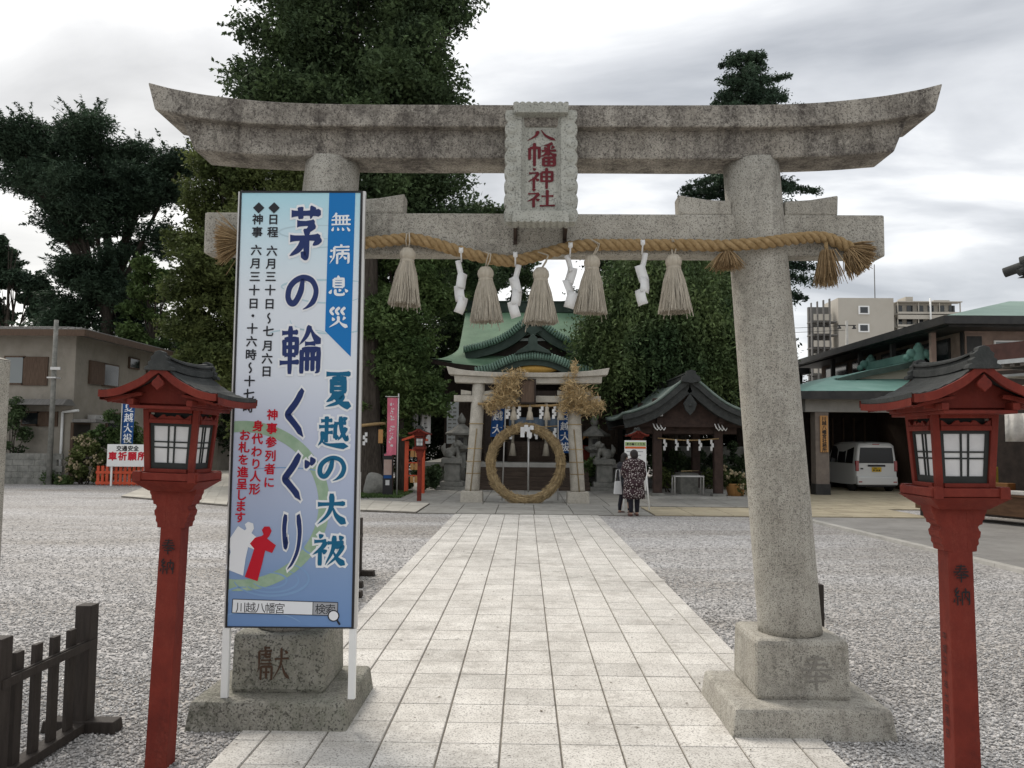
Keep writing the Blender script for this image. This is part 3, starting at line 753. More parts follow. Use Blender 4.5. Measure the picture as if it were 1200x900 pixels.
def tuft(mb, p, d, length, spread, n, r0, seed, droop=0.0, rad=0.0016):
    rg = random.Random(seed)
    d = Vector(d).normalized(); a = d.cross(Vector((0, 1, 0.01))).normalized(); b_ = d.cross(a)
    for k in range(n):
        u, w = rg.gauss(0, 1), rg.gauss(0, 1)
        q0 = Vector(p) + (a * u + b_ * w) * r0 * .45
        L2 = length * rg.uniform(.72, 1.05)
        q1 = q0 + d * L2 * .5 + (a * u + b_ * w) * spread * .32 + Vector((0, 0, -droop * .2))
        q2 = q0 + d * L2 + (a * u + b_ * w) * spread * .62 + Vector((rg.uniform(-.005, .005), 0, -droop * rg.uniform(.7, 1.2)))
        mb.tube([q0, q1, q2], [rad, rad, rad * .6], 3, caps=False)
mb = MB()
e0, e1 = Vector(cl_[-1]), Vector(cl_[-3])
tuft(mb, e0 - Vector((.03, 0, 0)), (0.95, -.05, -.20), .14, .036, 420, .035, 3, .02, .0034)
tuft(mb, e0 - Vector((.03, 0, 0)), (0.62, -.05, -.72), .14, .04, 420, .035, 13, .02, .0034)
tuft(mb, e0 - Vector((.02, 0, 0)), (0.2, -.08, -.95), .12, .025, 160, .03, 14, .02, .0034)
e0 = Vector(cl_[0])
tuft(mb, e0 + Vector((.02, 0, 0)), (-1, -.15, -.05), .13, .06, 700, .04, 4, .01, .0028)
mb.build('frayed_end', MT['rope_tassel'], rope)
for px_, py_, ln, seed in ((852, 296, .11, 5), (968, 294, .23, 6)):
    p = at(px_, py_, 5.02)
    t = empty('straw_tuft', p, 'short brown straw tuft under the rope at the left edge of the right pillar' if seed == 5 else 'brown straw tuft hanging free, between the right pillar and the frayed rope end', 'straw tuft', 'brown straw tufts tied to the rope')
    mb = MB(); tuft(mb, p, (0, -.06, -1), ln * .95, .035 if seed == 6 else .05, 420, .03, seed, 0, .003); mb.build('strands', MT['rope_tassel'], t)
    mb = MB().tube([p + Vector((0, 0, .05)), p + Vector((0, -.01, -.005))], .012, 8); mb.build('binding', MT['rope'], t)

def tassel(seed):
    rg = random.Random(seed)
    t = empty('straw_tassel', (0, 0, 0), 'x', 'tassel', 'pale hemp tassels hanging from the rope')
    mb = MB()
    for k in range(520):
        th = rg.uniform(0, 2 * math.pi); q = math.sqrt(rg.random())
        if rg.random() < .6: q = rg.uniform(.86, 1.0)
        r0, r1, r2 = .036 * q, .066 * q, .102 * q * rg.uniform(.95, 1.04)
        t2 = th + rg.uniform(-.22, .22)
        zb_ = -.345 * rg.uniform(.965, 1.01)
        if rg.random() < .02: r2 *= rg.uniform(1.05, 1.35); zb_ -= rg.uniform(0, .05)
        mb.tube([(r0 * math.cos(th), r0 * math.sin(th), -.06), (r1 * math.cos(th), r1 * math.sin(th), -.15), (r2 * math.cos(t2), r2 * math.sin(t2), zb_)], [.0032, .003, .0022], 4, caps=False)
    mb.build('strands', MT['hemp'], t)
    mb = MB().lathe([(0.0, .014), (.030, .010), (.047, -.012), (.051, -.034), (.046, -.054), (.040, -.060), (.045, -.066), (.045, -.075), (.040, -.080)], 24)
    mb.build('head', MT['hemp'], t)
    mb = MB()
    for sd in (-1, 1): mb.tube([(sd * .004, 0, .0), (sd * .012, -.03, .05), (sd * .008, -.045, .09), (0, 0.02, .115)], .004, 6)
    mb.build('cord', MT['hemp'], t)
    return t
tas = [(478, 293, 'leftmost pale hemp tassel, hanging alone beside the printed signboard'), (569, 315, 'pale hemp tassel between the two leftmost white paper streamers'),
       (634, 316, 'middle pale hemp tassel, hanging below the red lettered plaque'), (694, 302, 'pale hemp tassel touching the paper streamer at its left, right of the plaque'),
       (789, 301, 'rightmost pale hemp tassel, nearest the right pillar')]
protoT = None
for k, (px_, py_, lb) in enumerate(tas):
    t = tassel(20 + k)
    t.location = at(px_, py_, 5.03); t.rotation_euler = (0, R((3, -2, 1, -3, 2)[k]), R(40 * k)); t['label'] = lb
    t.scale = (1.0, 1.0, (1.0, .96, .97, 1.0, 1.0)[k])
def shide(seed, p, label, tw):
    rg = random.Random(seed)
    t = empty('paper_streamer', p, label, 'paper streamer', 'white zigzag paper streamers on the rope')
    mb = MB(); w, h = .062, .105
    x, z, a = 0.0, -.05, 0.0
    for k in range(4):
        ww = w * (0.55 if k == 0 else 1.0)
        dx = (.028 if k % 2 else -.022) * tw
        tilt = rg.uniform(-.5, .5); yk = -.012 * k
        M2 = Matrix.Translation(p + Vector((x + dx, yk, z))) @ Matrix.Rotation(rg.uniform(-.8, .8), 4, 'Z') @ Matrix.Rotation(tilt * .35, 4, 'X') @ Matrix.Rotation((.28 if k % 2 else -.22) * tw, 4, 'Y')
        vs = []
        for j in range(4):
            zz_ = -h * j / 3; cv = .012 * math.sin(j * 1.1 + k)
            vs += [M2 @ Vector((-ww / 2, cv, zz_)), M2 @ Vector((0, cv - .006, zz_)), M2 @ Vector((ww / 2, cv, zz_))]
        mb.grid([vs[j * 3:j * 3 + 3] for j in range(4)])
        x += dx * .6; z -= h * .74
    mb.build('folded_paper', MT['white_paper'], t, solid=.0012)
    mb = MB()
    for sd in (-1, 1): mb.tube([p + Vector((sd * .01, -.045, .02)), p + Vector((0, -.05, -.01)), p + Vector((0, -.01, -.06))], .0055, 6)
    mb.lathe([(0, .02), (.014, .01), (.014, -.01), (0, -.02)], 8, p + Vector((0, -.05, 0)))
    mb.build('paper_knot', MT['white_paper'], t)
for k, (px_, py_, tw, lb) in enumerate(((541, 296, 1, 'leftmost zigzag paper streamer, curling just left of the second tassel'), (604, 301, -1, 'zigzag paper streamer just left of the middle tassel'),
                                   (668, 290, 1, 'zigzag paper streamer hanging against the sky, right of the plaque'), (752, 287, -1, 'rightmost zigzag paper streamer, just left of the last tassel'))):
    shide(60 + k, at(px_, py_, 5.04), lb, tw)

# ------------------------------------------------------------------ tall printed signboard
SA, SB_ = at(287, 225, 4.90), at(429, 222.5, 4.90)
SC, SD = at(258, 734, 4.86), at(410, 738, 4.86)
sr = ((SB_ - SA) + (SD - SC)).normalized(); su = ((SA + SB_) - (SC + SD)).normalized(); su = (su - sr * su.dot(sr)).normalized()
sw = ((SB_ - SA).dot(sr) + (SD - SC).dot(sr)) / 2; shh = ((SA + SB_) / 2 - (SC + SD) / 2).dot(su)
smid = (SA + SB_ + SC + SD) / 4
SGN = Sheet(smid, sr, su)
if SGN.n.y > 0: SGN.n = -SGN.n
def sxy(px, py):
    d = ray(px, py); o_ = Vector((0, 0, CAM_H)); t = (SGN.o - o_).dot(SGN.n) / d.dot(SGN.n); q = o_ + d * t - SGN.o
    return q.dot(SGN.r), q.dot(SGN.u)
PXM = 4.9 / 970                                            # metres per photo pixel on the board
sign = empty('shrine_signboard', (smid.x, 4.9, .163), 'tall white and blue vertical Japanese notice board leaning on the left gate pillar', 'signboard')
def sgn_box(mb, x0, x1, y0, y1, d0, d1, mi=0):
    vs = [SGN.p(a, b, c) for c in (d0, d1) for a, b in ((x0, y0), (x1, y0), (x1, y1), (x0, y1))]
    mb.add(vs, [(0, 1, 2, 3), (7, 6, 5, 4), (0, 4, 5, 1), (1, 5, 6, 2), (2, 6, 7, 3), (3, 7, 4, 0)], mi)
hw, hh = sw / 2, shh / 2
m = bpy.data.materials.new('sign_print'); m.use_nodes = True
nt = m.node_tree; N, L = nt.nodes, nt.links
b = N['Principled BSDF']; b.inputs['Roughness'].default_value = 0.38; b.inputs['Specular IOR Level'].default_value = 0.3
tcn = N.new('ShaderNodeTexCoord'); sp = N.new('ShaderNodeSeparateXYZ'); L.new(tcn.outputs['Generated'], sp.inputs[0])
rp_ = N.new('ShaderNodeValToRGB'); e = rp_.color_ramp.elements
e[0].position, e[0].color = 0.0, (0.15, 0.27, 0.51, 1); e[1].position, e[1].color = 1.0, (0.40, 0.68, 0.77, 1)
for ps, c_ in ((.12, (.22, .33, .54)), (.28, (.42, .49, .65)), (.42, (.53, .58, .72)), (.58, (.70, .74, .80)), (.76, (.72, .77, .82)), (.9, (.58, .74, .81))):
    q = rp_.color_ramp.elements.new(ps); q.color = (*c_, 1)
L.new(sp.outputs['Z'], rp_.inputs[0]); L.new(rp_.outputs[0], b.inputs['Base Color'])
MT['sign_print'] = m
mb = MB(); sgn_box(mb, -hw + .009, hw - .009, -hh + .006, hh - .006, -.02, 0.0); panel = mb.build('printed_panel', m, sign)
mb = MB()
sgn_box(mb, -hw, -hw + .012, -hh, hh, -.028, .004); sgn_box(mb, hw - .012, hw, -hh, hh, -.028, .004)
sgn_box(mb, -hw + .0125, hw - .0125, hh - .012, hh, -.028, .004); sgn_box(mb, -hw + .0125, hw - .0125, -hh, -hh + .008, -.028, .004)
mb.build('board_frame', MT['black_frame'], sign)
mb = MB(); sgn_box(mb, hw + .001, hw + .016, -hh, hh, -.034, -.004); sgn_box(mb, -hw - .014, -hw - .001, -hh, hh, -.034, -.012); mb.build('edge_trim', MT['alu'], sign)
legb = (.166 - SGN.o.z) / su.z
for sd in (-1, 1):
    x = sd * (hw - .005)
    mb = MB(); sgn_box(mb, x - .02, x + .02, legb, -hh - .002, -.03, 0.0); sgn_box(mb, x - .018, x + .018, -hh - .002, -hh + .9, -.062, -.036); mb.build('leg', MT['white_paint'], sign)

MT['p_navy'] = mat('p_navy', (0.012, 0.028, 0.125), None, rough=.4); MT['p_blue'] = mat('p_blue', (0.0, 0.165, 0.47), None, rough=.4)
MT['p_teal'] = mat('p_teal', (0.0, 0.115, 0.23), None, rough=.4); MT['p_white'] = mat('p_white', (0.80, 0.82, 0.84), None, rough=.4)
MT['p_red'] = mat('p_red', (0.52, 0.006, 0.022), None, rough=.4); MT['p_black'] = mat('p_black', (0.016, 0.017, 0.022), None, rough=.4)
MT['p_green'] = mat('p_green', (0.27, 0.40, 0.27), (0.36, 0.48, 0.35), 14, .4, stretch=(1, 1, 1)); MT['p_ripple'] = mat('p_ripple', (0.22, 0.36, 0.58), None, rough=.4)
MT['p_swirl'] = mat('p_swirl', (0.47, 0.62, 0.68), None, rough=.4); MT['p_grey'] = mat('p_grey', (0.36, 0.37, 0.39), None, rough=.4)
def ribbon(mb, pts, w, lift):
    A = np.array(pts); d = np.gradient(A, axis=0); d /= np.linalg.norm(d, axis=1)[:, None] + 1e-9
    nn = np.stack([-d[:, 1], d[:, 0]], 1); ww = (np.array(w) if hasattr(w, '__len__') else np.full(len(A), w))[:, None] / 2
    mb.strip([SGN.p(a, c_, lift) for a, c_ in A + nn * ww], [SGN.p(a, c_, lift) for a, c_ in A - nn * ww])
def clampx(pts): return [(max(-hw + .013, min(hw - .013, a)), max(-hh + .009, min(hh - .013, c_))) for a, c_ in pts]
# straw ring, ripples, swirls
mb = MB(); ri, ro = [], []
for k in range(81):
    t = R(-112 + 224 * k / 80)
    ca = np.array(sxy(282, 592))
    for lst, rx, ry in ((ri, 91, 85), (ro, 104, 98)): lst.append((ca[0] + rx * PXM * math.cos(t), ca[1] + ry * PXM * math.sin(t)))
ri, ro = clampx(ri), clampx(ro)
mb.strip([SGN.p(a, c_, .0012) for a, c_ in ri], [SGN.p(a, c_, .0012) for a, c_ in ro]); mb.build('straw_ring_print', MT['p_green'], panel, fix=False)
mb = MB()
for (cx, cy, rx, ry, a0, a1, w) in ((318, 678, 44, 20, -170, 60, 2.4), (318, 680, 32, 14, -150, 50, 2.0), (316, 680, 20, 9, -160, 120, 1.8), (300, 742, 60, 26, 30, 150, 2.0), (285, 700, 22, 12, 80, 210, 2.2),
                                    (395, 640, 40, 14, 150, 250, 1.6), (330, 560, 60, 12, 20, 120, 1.2)):
    pts = [sxy(cx + rx * math.cos(R(a0 + (a1 - a0) * k / 30)), cy - ry * math.sin(R(a0 + (a1 - a0) * k / 30))) for k in range(31)]
    ribbon(mb, clampx(pts), [w * PXM * (math.sin(math.pi * (k + 2) / 34) + .15) for k in range(31)], .0016)
mb.build('ripple_print', MT['p_ripple'], panel, fix=False)
mb = MB()
for (cx, cy, rx, ry, a0, a1, w) in ((372, 272, 45, 8, 60, 300, 1.6), (375, 272, 32, 18, 200, 330, 1.4), (385, 336, 55, 8, 50, 200, 2.4), (385, 345, 40, 10, 180, 330, 1.6), (390, 375, 50, 16, 180, 350, 1.6), (350, 392, 35, 6, 30, 200, 1.4)):
    pts = [sxy(cx + rx * math.cos(R(a0 + (a1 - a0) * k / 30)), cy - ry * math.sin(R(a0 + (a1 - a0) * k / 30))) for k in range(31)]
    ribbon(mb, clampx(pts), [w * PXM * (math.sin(math.pi * (k + 2) / 34) + .2) for k in range(31)], .0008)
mb.build('swirl_print', MT['p_swirl'], panel, fix=False)
mb = MB()
q = [sxy(386, 225), sxy(416.5, 225), sxy(411, 418), sxy(381, 388)]
q[0] = (q[0][0], hh - .0125); q[1] = (q[1][0], hh - .0125)
mb.add([SGN.p(a, c_, .0018) for a, c_ in q], [(0, 1, 2, 3)]); mb.build('blue_ribbon_print', MT['p_blue'], panel, fix=False)
def brush_list(lst, m_in, name, width, out=None, grow=0.0):
    W0 = width
    if out:
        mb = MB()
        for ch, px_, py_, w, h in lst:
            x, y_ = sxy(px_, py_); put_brush(mb, SGN, ch, x, y_, w * PXM, h * PXM, W0 * {'輪': .72, '越': .85, '祓': .85}.get(ch, 1), grow, .0022)
        mb.build(name + '_outline', out, panel, fix=False)
    mb = MB()
    for ch, px_, py_, w, h in lst:
        x, y_ = sxy(px_, py_); put_brush(mb, SGN, ch, x, y_, w * PXM, h * PXM, W0 * {'輪': .72, '越': .85, '祓': .85, '無': .75, '病': .85}.get(ch, 1), 0, .0042)
    mb.build(name, m_in, panel, fix=False)
brush_list([('茅', 358.5, 271, 44, 64), ('の', 354, 342, 40, 46), ('輪', 352, 410, 50, 60), ('く', 347, 484, 38, 58), ('ぐ', 350, 558, 40, 58), ('り', 342, 634, 30, 66)], MT['p_navy'], 'large_lettering', 15.5, MT['p_white'], 4.5)
brush_list([('夏', 396.5, 456, 34, 42), ('越', 391, 505.5, 37, 38), ('の', 389, 548.5, 34, 32), ('大', 388.5, 596.5, 36, 38), ('祓', 385.5, 644, 39, 38)], MT['p_teal'], 'teal_lettering', 16, MT['p_white'], 6.5)
brush_list([('無', 400, 261, 25, 25), ('病', 398.5, 298, 26, 25), ('息', 397, 335, 24, 24), ('災', 396.5, 372, 25, 25)], MT['p_white'], 'ribbon_lettering', 13)
def small_list(cols, m_, name, size, bold):
    mb = MB()
    for s, x0, y0, x1, ys in cols:
        n_ = len(ys)
        for k, (ch, yy) in enumerate(zip(s, ys)):
            xx = x0 + (x1 - x0) * (yy - ys[0]) / (ys[-1] - ys[0])
            x, y_ = sxy(xx, yy); w = size * PXM
            if ch == '〜':                                   # set upright
                V, F = glyph(ch, .03); mb.add([SGN.p(x - (b_ - .38) * w, y_ - (a - .5) * w, .0025) for a, b_ in V], F)
            else: put_glyph(mb, SGN, ch, x, y_, w, None, bold, .0025)
    mb.build(name, m_, panel, fix=False)
small_list([('◆日程六月三十日〜七月六日', 321, 243, 312.5, [243.5, 257, 272, 294, 309, 324, 340, 356, 373, 388, 405, 420, 435]),
            ('◆神事六月三十日・十六時〜十七時', 303, 243, 291, [243.5, 257, 272, 293, 308.5, 324, 340, 355.5, 370, 385, 400, 415.5, 431, 446.5, 462, 477])], MT['p_black'], 'date_lettering', 13.5, .025)
small_list([('神事参列者に', 319.5, 485, 315.5, [486, 502, 518, 534, 549.5, 565]), ('身代わり人形', 302.5, 498, 298.5, [499, 514, 529, 543.5, 558, 573]),
            ('お札を進呈します', 287, 509, 281.5, [510, 524, 538.5, 553, 567, 580, 593, 606])], MT['p_red'], 'red_lettering', 13.5, .028)
def px_poly(mb, pts, lift): mb.add([SGN.p(*sxy(*p), lift) for p in pts], [list(range(len(pts)))])
doll = [(-13, -14), (-3, -10), (0, -13), (-3.5, -17), (-3, -22), (1, -25), (6, -24), (8.5, -20), (7, -15.5), (5.5, -13), (8, -9), (17, -2), (13, 6), (6, 3), (2, 14), (-4, 30), (-16, 26), (-12, 8), (-15, 2), (-18, -4)]
mb = MB(); px_poly(mb, [(288.0 + a * .98 + 0 * b_, 646 + b_ * 1.02) for a, b_ in [(-9, -29), (-1, -24), (1, -26), (-1, -31), (3, -34), (9, -32), (10, -26), (7, -21), (17, -13), (11, -2), (3, -5), (0, 8), (-3, 28), (-24, 20), (-18, 1), (-20, -13)]], .0026)
mb.build('white_paper_doll_print', MT['p_white'], panel, fix=False)
mb = MB(); px_poly(mb, [(305 + a, 648 + b_) for a, b_ in [(-6, -18), (2, -20), (4, -22), (2, -27), (5, -31), (11, -31), (13.5, -26), (11, -20), (8, -17), (18.5, -9), (14, 0), (6, -3), (2, 14), (-3, 33), (-18, 28), (-11, 8), (-7, -5), (-12, -11)]], .0030)
mb.build('red_paper_doll_print', MT['p_red'], panel, fix=False)
mb = MB(); px_poly(mb, [(273, 702), (367, 705), (366.5, 721), (272, 718)], .0026); mb.build('search_box_print', MT['p_white'], panel, fix=False)
mb = MB(); px_poly(mb, [(367.2, 705), (396, 706), (395.5, 721.5), (366.7, 721)], .0026); mb.build('search_button_print', MT['p_grey'], panel, fix=False)
mb = MB()
for p, q in (((273, 702), (396, 706)), ((272, 718), (395.5, 721.5)), ((273, 702), (272, 718)), ((396, 706), (395.5, 721.5)), ((367, 705), (366.6, 721))):
    ribbon(mb, [sxy(p[0] + (q[0] - p[0]) * t, p[1] + (q[1] - p[1]) * t) for t in (0, .5, 1)], .8 * PXM, .0032)
for s, x0, yy, st in (('川越八幡宮', 282.5, 711.5, 11.4), ('検索', 375.5, 713.5, 11.6)):
    for k, ch in enumerate(s): x, y_ = sxy(x0 + k * st, yy + k * .3); put_glyph(mb, SGN, ch, x, y_, 12.5 * PXM, None, .005, .0032)
ring = [sxy(391 + 6.2 * math.cos(R(12 * k)), 721.5 - 6.2 * math.sin(R(12 * k))) for k in range(31)]
ribbon(mb, ring, 1.3 * PXM, .0042); ribbon(mb, [sxy(394.8, 726), sxy(396.5, 729), sxy(398.5, 732)], 2.2 * PXM, .0044)
mb.build('search_lettering', MT['p_black'], panel, fix=False)
mb = MB(); mb.add([SGN.p(*p, .0038) for p in ring[:-1]], [list(range(30))]); mb.build('magnifier_lens_print', MT['p_white'], panel, fix=False)
# ------------------------------------------------------------------ red wooden standing lanterns
def make_lantern():
    t = empty('standing_lantern', (0, 0, 0), 'x', 'lantern', 'large red wooden lanterns either side of the path')
    red = MT['red_paint']
    ph = .056
    post = MB().box(-ph, ph, -ph, ph, -.05, 1.42, tz=(.003, .003)).build('post', red, t, bevel=.006)
    mb = MB(); sh = Sheet((0, -ph, 1.06), (1, 0, 0), (0, 0, 1))
    put_brush(mb, sh, '奉', -.004, .045, .070, .080, 8.5, 0, .003); put_brush(mb, sh, '納', -.004, -.055, .072, .080, 8.5, 0, .003)
    sl = Sheet((-ph, 0, .8), (0, -1, 0), (0, 0, 1))
    for k, ch in enumerate('平成三十年七月吉日'): put_glyph(mb, sl, ch, 0, .02 - k * .052, .042, None, .01, .003)
    mb.build('post_lettering', MT['ink'], post, fix=False)
    # carved brackets: scalloped outline, one plate across and one along
    half = [(.066, 1.195), (.098, 1.20), (.100, 1.222), (.112, 1.232), (.110, 1.252), (.121, 1.262), (.126, 1.285), (.116, 1.292), (.110, 1.306), (.119, 1.314), (.136, 1.318), (.138, 1.334), (.150, 1.340),
            (.153, 1.360), (.163, 1.372), (.166, 1.402), (.06, 1.402)]
    mb = MB()
    for sd in (-1, 1): pass
    half = [(.03, z) if i in (0, len(half) - 1) else (.070 + (a - .098) * .74, z) for i, (a, z) in enumerate(half)]
    for sd in (-1, 1): MB().prism([(sd * a, z) for a, z in half], -.0548, .0548).build('bracket', red, t, bevel=.003)
    def frustum(mb, h0, h1, z0, z1, mi=0):
        vs = [(sx * h, sy * h, z) for h, z in ((h0, z0), (h1, z1)) for sx, sy in ((-1, -1), (1, -1), (1, 1), (-1, 1))]
        mb.add(vs, [(3, 2, 1, 0), (4, 5, 6, 7), (0, 1, 5, 4), (1, 2, 6, 5), (2, 3, 7, 6), (3, 0, 4, 7)], mi)
    mb = MB(); frustum(mb, .104, .172, 1.386, 1.440); mb.build('flared_tray', red, t, bevel=.004)
    mb = MB(); frustum(mb, .166, .166, 1.442, 1.480)
    for sx in (-1, 1):
        for sy in (-1, 1): mb.box(sx * .138 - .020, sx * .138 + .020, sy * .145 - .03, sy * .145 + .03, 1.4335, 1.486)
    mb.build('base_plate', red, t, bevel=.004)
    # fire box with tapering sides
    zb_, zt_ = 1.480, 1.80
    hb, ht = .124, .142
    def hw_(z): return hb + (ht - hb) * (z - zb_) / (zt_ - zb_)
    mb = MB()
    for sx in (-1, 1):
        for sy in (-1, 1):
            vs = []
            for z in (zb_, zt_):
                h = hw_(z); w = .030
                vs += [(sx * (h - a * w), sy * (h - b_ * w), z) for a, b_ in ((0, 0), (1, 0), (1, 1), (0, 1))]
            mb.add(vs, [(0, 1, 2, 3), (7, 6, 5, 4), (0, 4, 5, 1), (1, 5, 6, 2), (2, 6, 7, 3), (3, 7, 4, 0)])
    for z0, z1 in ((1.481, 1.500), (1.728, 1.750), (1.782, 1.802)):
        h = hw_((z0 + z1) / 2) - .003
        for sd in (-1, 1):
            mb.box(-h + .029, h - .029, sd * h - .011, sd * h + .011, z0, z1); mb.box(sd * h - .011, sd * h + .011, -h + .029, h - .029, z0, z1)
    box = mb.build('fire_box', red, t, bevel=.003)
    mb = MB()                                                # wavy frieze above the windows
    wave = [(-.105 + .21 * k / 28, 1.752 + .011 + .010 * math.cos(k / 28 * math.pi * 6) * (1 if abs(k - 14) > 3 else -.3)) for k in range(29)]
    for sd in (-1, 1):
        mb.prism([(a, z) for a, z in wave] + [(.105, 1.7495), (-.105, 1.7495)], sd * .134 - .006, sd * .134 + .006)
        mb.prism([(a, z) for a, z in wave] + [(.105, 1.7495), (-.105, 1.7495)], sd * .134 - .006, sd * .134 + .006, plane='yz')
    mb.build('frieze', red, box)
    mb = MB(); mb.box(-.10, .10, -.10, .10, 1.49, 1.80); mb.build('inner_lining', MT['black_green'], box)  # near-black box filling the fire box behind panes and frieze
    for k in range(4):                                       # four paper windows
        Rm = Matrix.Rotation(math.pi / 2 * k, 4, 'Z')
        z0, z1 = 1.500, 1.728
        def P(a, z, d): return Rm @ Vector((a * (hw_(z) - .031), -(hw_(z) - .013) + d, z))
        win = MB()
        def bar(a0, a1, za, zb2, d0, d1):
            vs = [P(a, z, d) for d in (d0, d1) for a, z in ((a0, za), (a1, za), (a1, zb2), (a0, zb2))]
            win.add(vs, [(0, 1, 2, 3), (7, 6, 5, 4), (0, 4, 5, 1), (1, 5, 6, 2), (2, 6, 7, 3), (3, 7, 4, 0)])
        bar(-1, -.84, z0, z1, 0, .012); bar(.84, 1, z0, z1, 0, .012); bar(-.84, .84, z0, z0 + .030, 0, .012); bar(-.84, .84, z1 - .014, z1, 0, .012)
        for a in (-.13, .17): bar(a - .035, a + .035, z0 + .03, z1 - .014, .001, .010)
        for z in (z0 + .107, z0 + .135): bar(-.84, .84, z - .0035, z + .0035, .002, .009)
        w = win.build('window_frame', MT['black_green'], t)
        pn = MB(); pn.add([P(a, z, .0075) for a, z in ((-.86, z0 + .02), (.86, z0 + .02), (.86, z1 - .01), (-.86, z1 - .01))], [(0, 1, 2, 3)]); pn.build('paper_pane', MT['paper'], w)
    # roof
    prof = [(0, 1.985), (.03, 1.962), (.06, 1.936), (.10, 1.909), (.15, 1.884), (.19, 1.866), (.235, 1.855), (.265, 1.850), (.288, 1.851)]
    L0 = .305
    tp = spline(prof, 3)
    mb = MB()
    for sd in (-1, 1):
        rows = []
        for k, (a, z) in enumerate(tp):
            st = .006 * ((k % 3) / 3.0)
            rows.append([(sd * a, y, z + .024 - st + .012 * (y / L0) ** 2) for y in np.linspace(-L0 + .018, L0 - .018, 9)])
        low = [[(x, y, z - .02) for x, y, z in r] for r in rows]
        mb.grid(rows, smooth=False); mb.grid(low, smooth=False)
        for e_ in (0, -1): mb.strip([r[e_] for r in rows], [r[e_] for r in low])
        mb.strip(rows[-1], low[-1])
    roof = mb.build('roof', MT['roof_dark'], t)
    for sd in (-1, 1):
        mb = MB()
        #                                       # barge boards front and back
        up = [(a, z + .016 + .012) for a, z in tp]; dn = [(a, z - .026 + .012 + .008 * (a / .31)) for a, z in tp]
        pts = [(-a, z) for a, z in up[::-1]] + up[1:] + dn[::-1] + [(-a, z) for a, z in dn[1:]]
        ya, yb = (L0 - .016, L0 + .004)
        n_ = len(up)
        for half_ in (-1, 1):
            A = [(half_ * a, sd * ya, z) for a, z in up]; B = [(half_ * a, sd * ya, z) for a, z in dn]
            A2 = [(half_ * a, sd * yb, z) for a, z in up]; B2 = [(half_ * a, sd * yb, z) for a, z in dn]
            for p, q in ((A, B), (A2, B2), (A, A2), (B, B2)): mb.strip(p, q)
        mb.build('barge_board', red, roof)
    mb = MB()
    for sd in (-1, 1):
        ys = np.linspace(-L0 + .017, L0 - .017, 9)
        def E(dx, dz): return [(sd * (.278 + dx), y, 1.851 + dz + .012 * (y / L0) ** 2) for y in ys]
        r1, r2, r3, r4 = E(.012, .002), E(.012, -.030), E(-.012, -.030), E(-.012, .002)
        for p, q in ((r1, r2), (r2, r3), (r3, r4)): mb.strip(p, q)
        # soffit boards and rafters
        mb.strip([(sd * .273, y, 1.835) for y in ys], [(sd * .10, y, 1.875) for y in ys])
        for y in np.linspace(-.25, .25, 12): mb.beam((sd * .10, y, 1.868), (sd * .268, y, 1.828), .014, .014)
    mb.build('eaves_board', red, roof)
    mb = MB()
    gw = [(a, z + .006) for a, z in tp if a < .22]
    for sd in (-1, 1): mb.prism([(-.20, 1.822), (.20, 1.822)] + gw[::-1] + [(-a, z) for a, z in gw[1:]], sd * .20 - .01, sd * .20 + .01)
    mb.box(-.15, .15, -.19, .19, 1.8125, 1.84)
    mb.box(-.152, .152, -.27, .27, 1.797, 1.812); mb.box(-.16, -.13, -.275, .275, 1.812, 1.842); mb.box(.13, .16, -.275, .275, 1.812, 1.842)
    mb.build('gable_wall', red, roof, bevel=.003)
    mb = MB()
    pend = [(0, 1.884), (.012, 1.897), (.027, 1.908), (.031, 1.922), (.024, 1.934), (.012, 1.944), (0, 1.962)]
    for sd in (-1, 1): mb.prism(pend + [(-a, z) for a, z in pend[::-1][1:-1]], sd * (L0 - .006) - .014, sd * (L0 - .006) + .014)
    mb.build('gable_pendant', red, roof, bevel=.004)
    mb = MB()
    ys = np.linspace(-L0 + .01, L0 - .01, 13)
    rz = [1.990 + .022 * abs(y / L0) ** 2.5 for y in ys]
    for (w0, w1, d0, d1) in ((.044, .040, -.01, .022), (.032, .028, .022, .038), (.038, .038, .038, .048), (.018, .011, .048, .060)):
        A = [[(-w0, y, z + d0) for y, z in zip(ys, rz)], [(-w1, y, z + d1) for y, z in zip(ys, rz)], [(w1, y, z + d1) for y, z in zip(ys, rz)], [(w0, y, z + d0) for y, z in zip(ys, rz)]]
        mb.grid(A, smooth=False)
        for e_ in (0, -1): mb.add([r[e_] for r in A], [(0, 1, 2, 3)])
    for sd in (-1, 1):
        yy = sd * (L0 - .008)
        out = [(-.070, 1.982), (-.066, 1.998), (-.050, 2.004), (-.053, 2.020), (-.038, 2.030), (-.042, 2.046), (-.026, 2.058), (-.022, 2.072), (0, 2.080)]
        mb.prism(out + [(-a, z) for a, z in out[::-1][1:]], yy - .022, yy + .022)
    mb.build('ridge', MT['roof_dark'], roof, bevel=.003)
    return t
lan = make_lantern()
lan.location = (-1.834, 4.277, 0); lan.rotation_euler = (0, R(1.6), 0)
lan['label'] = 'red wooden lantern with dark roof, just left of the printed signboard, its pedestal touching the gravel in view'
lan2 = copy_tree(lan)
lan2.location = (1.925, 3.76, -.012); lan2.rotation_euler = (0, R(-.4), R(-2))
lan2['label'] = 'red wooden lantern standing right of the bare granite pillar, below the office roof'
lan['label'] = 'red wooden lantern with dark roof, overlapping the left edge of the printed signboard'

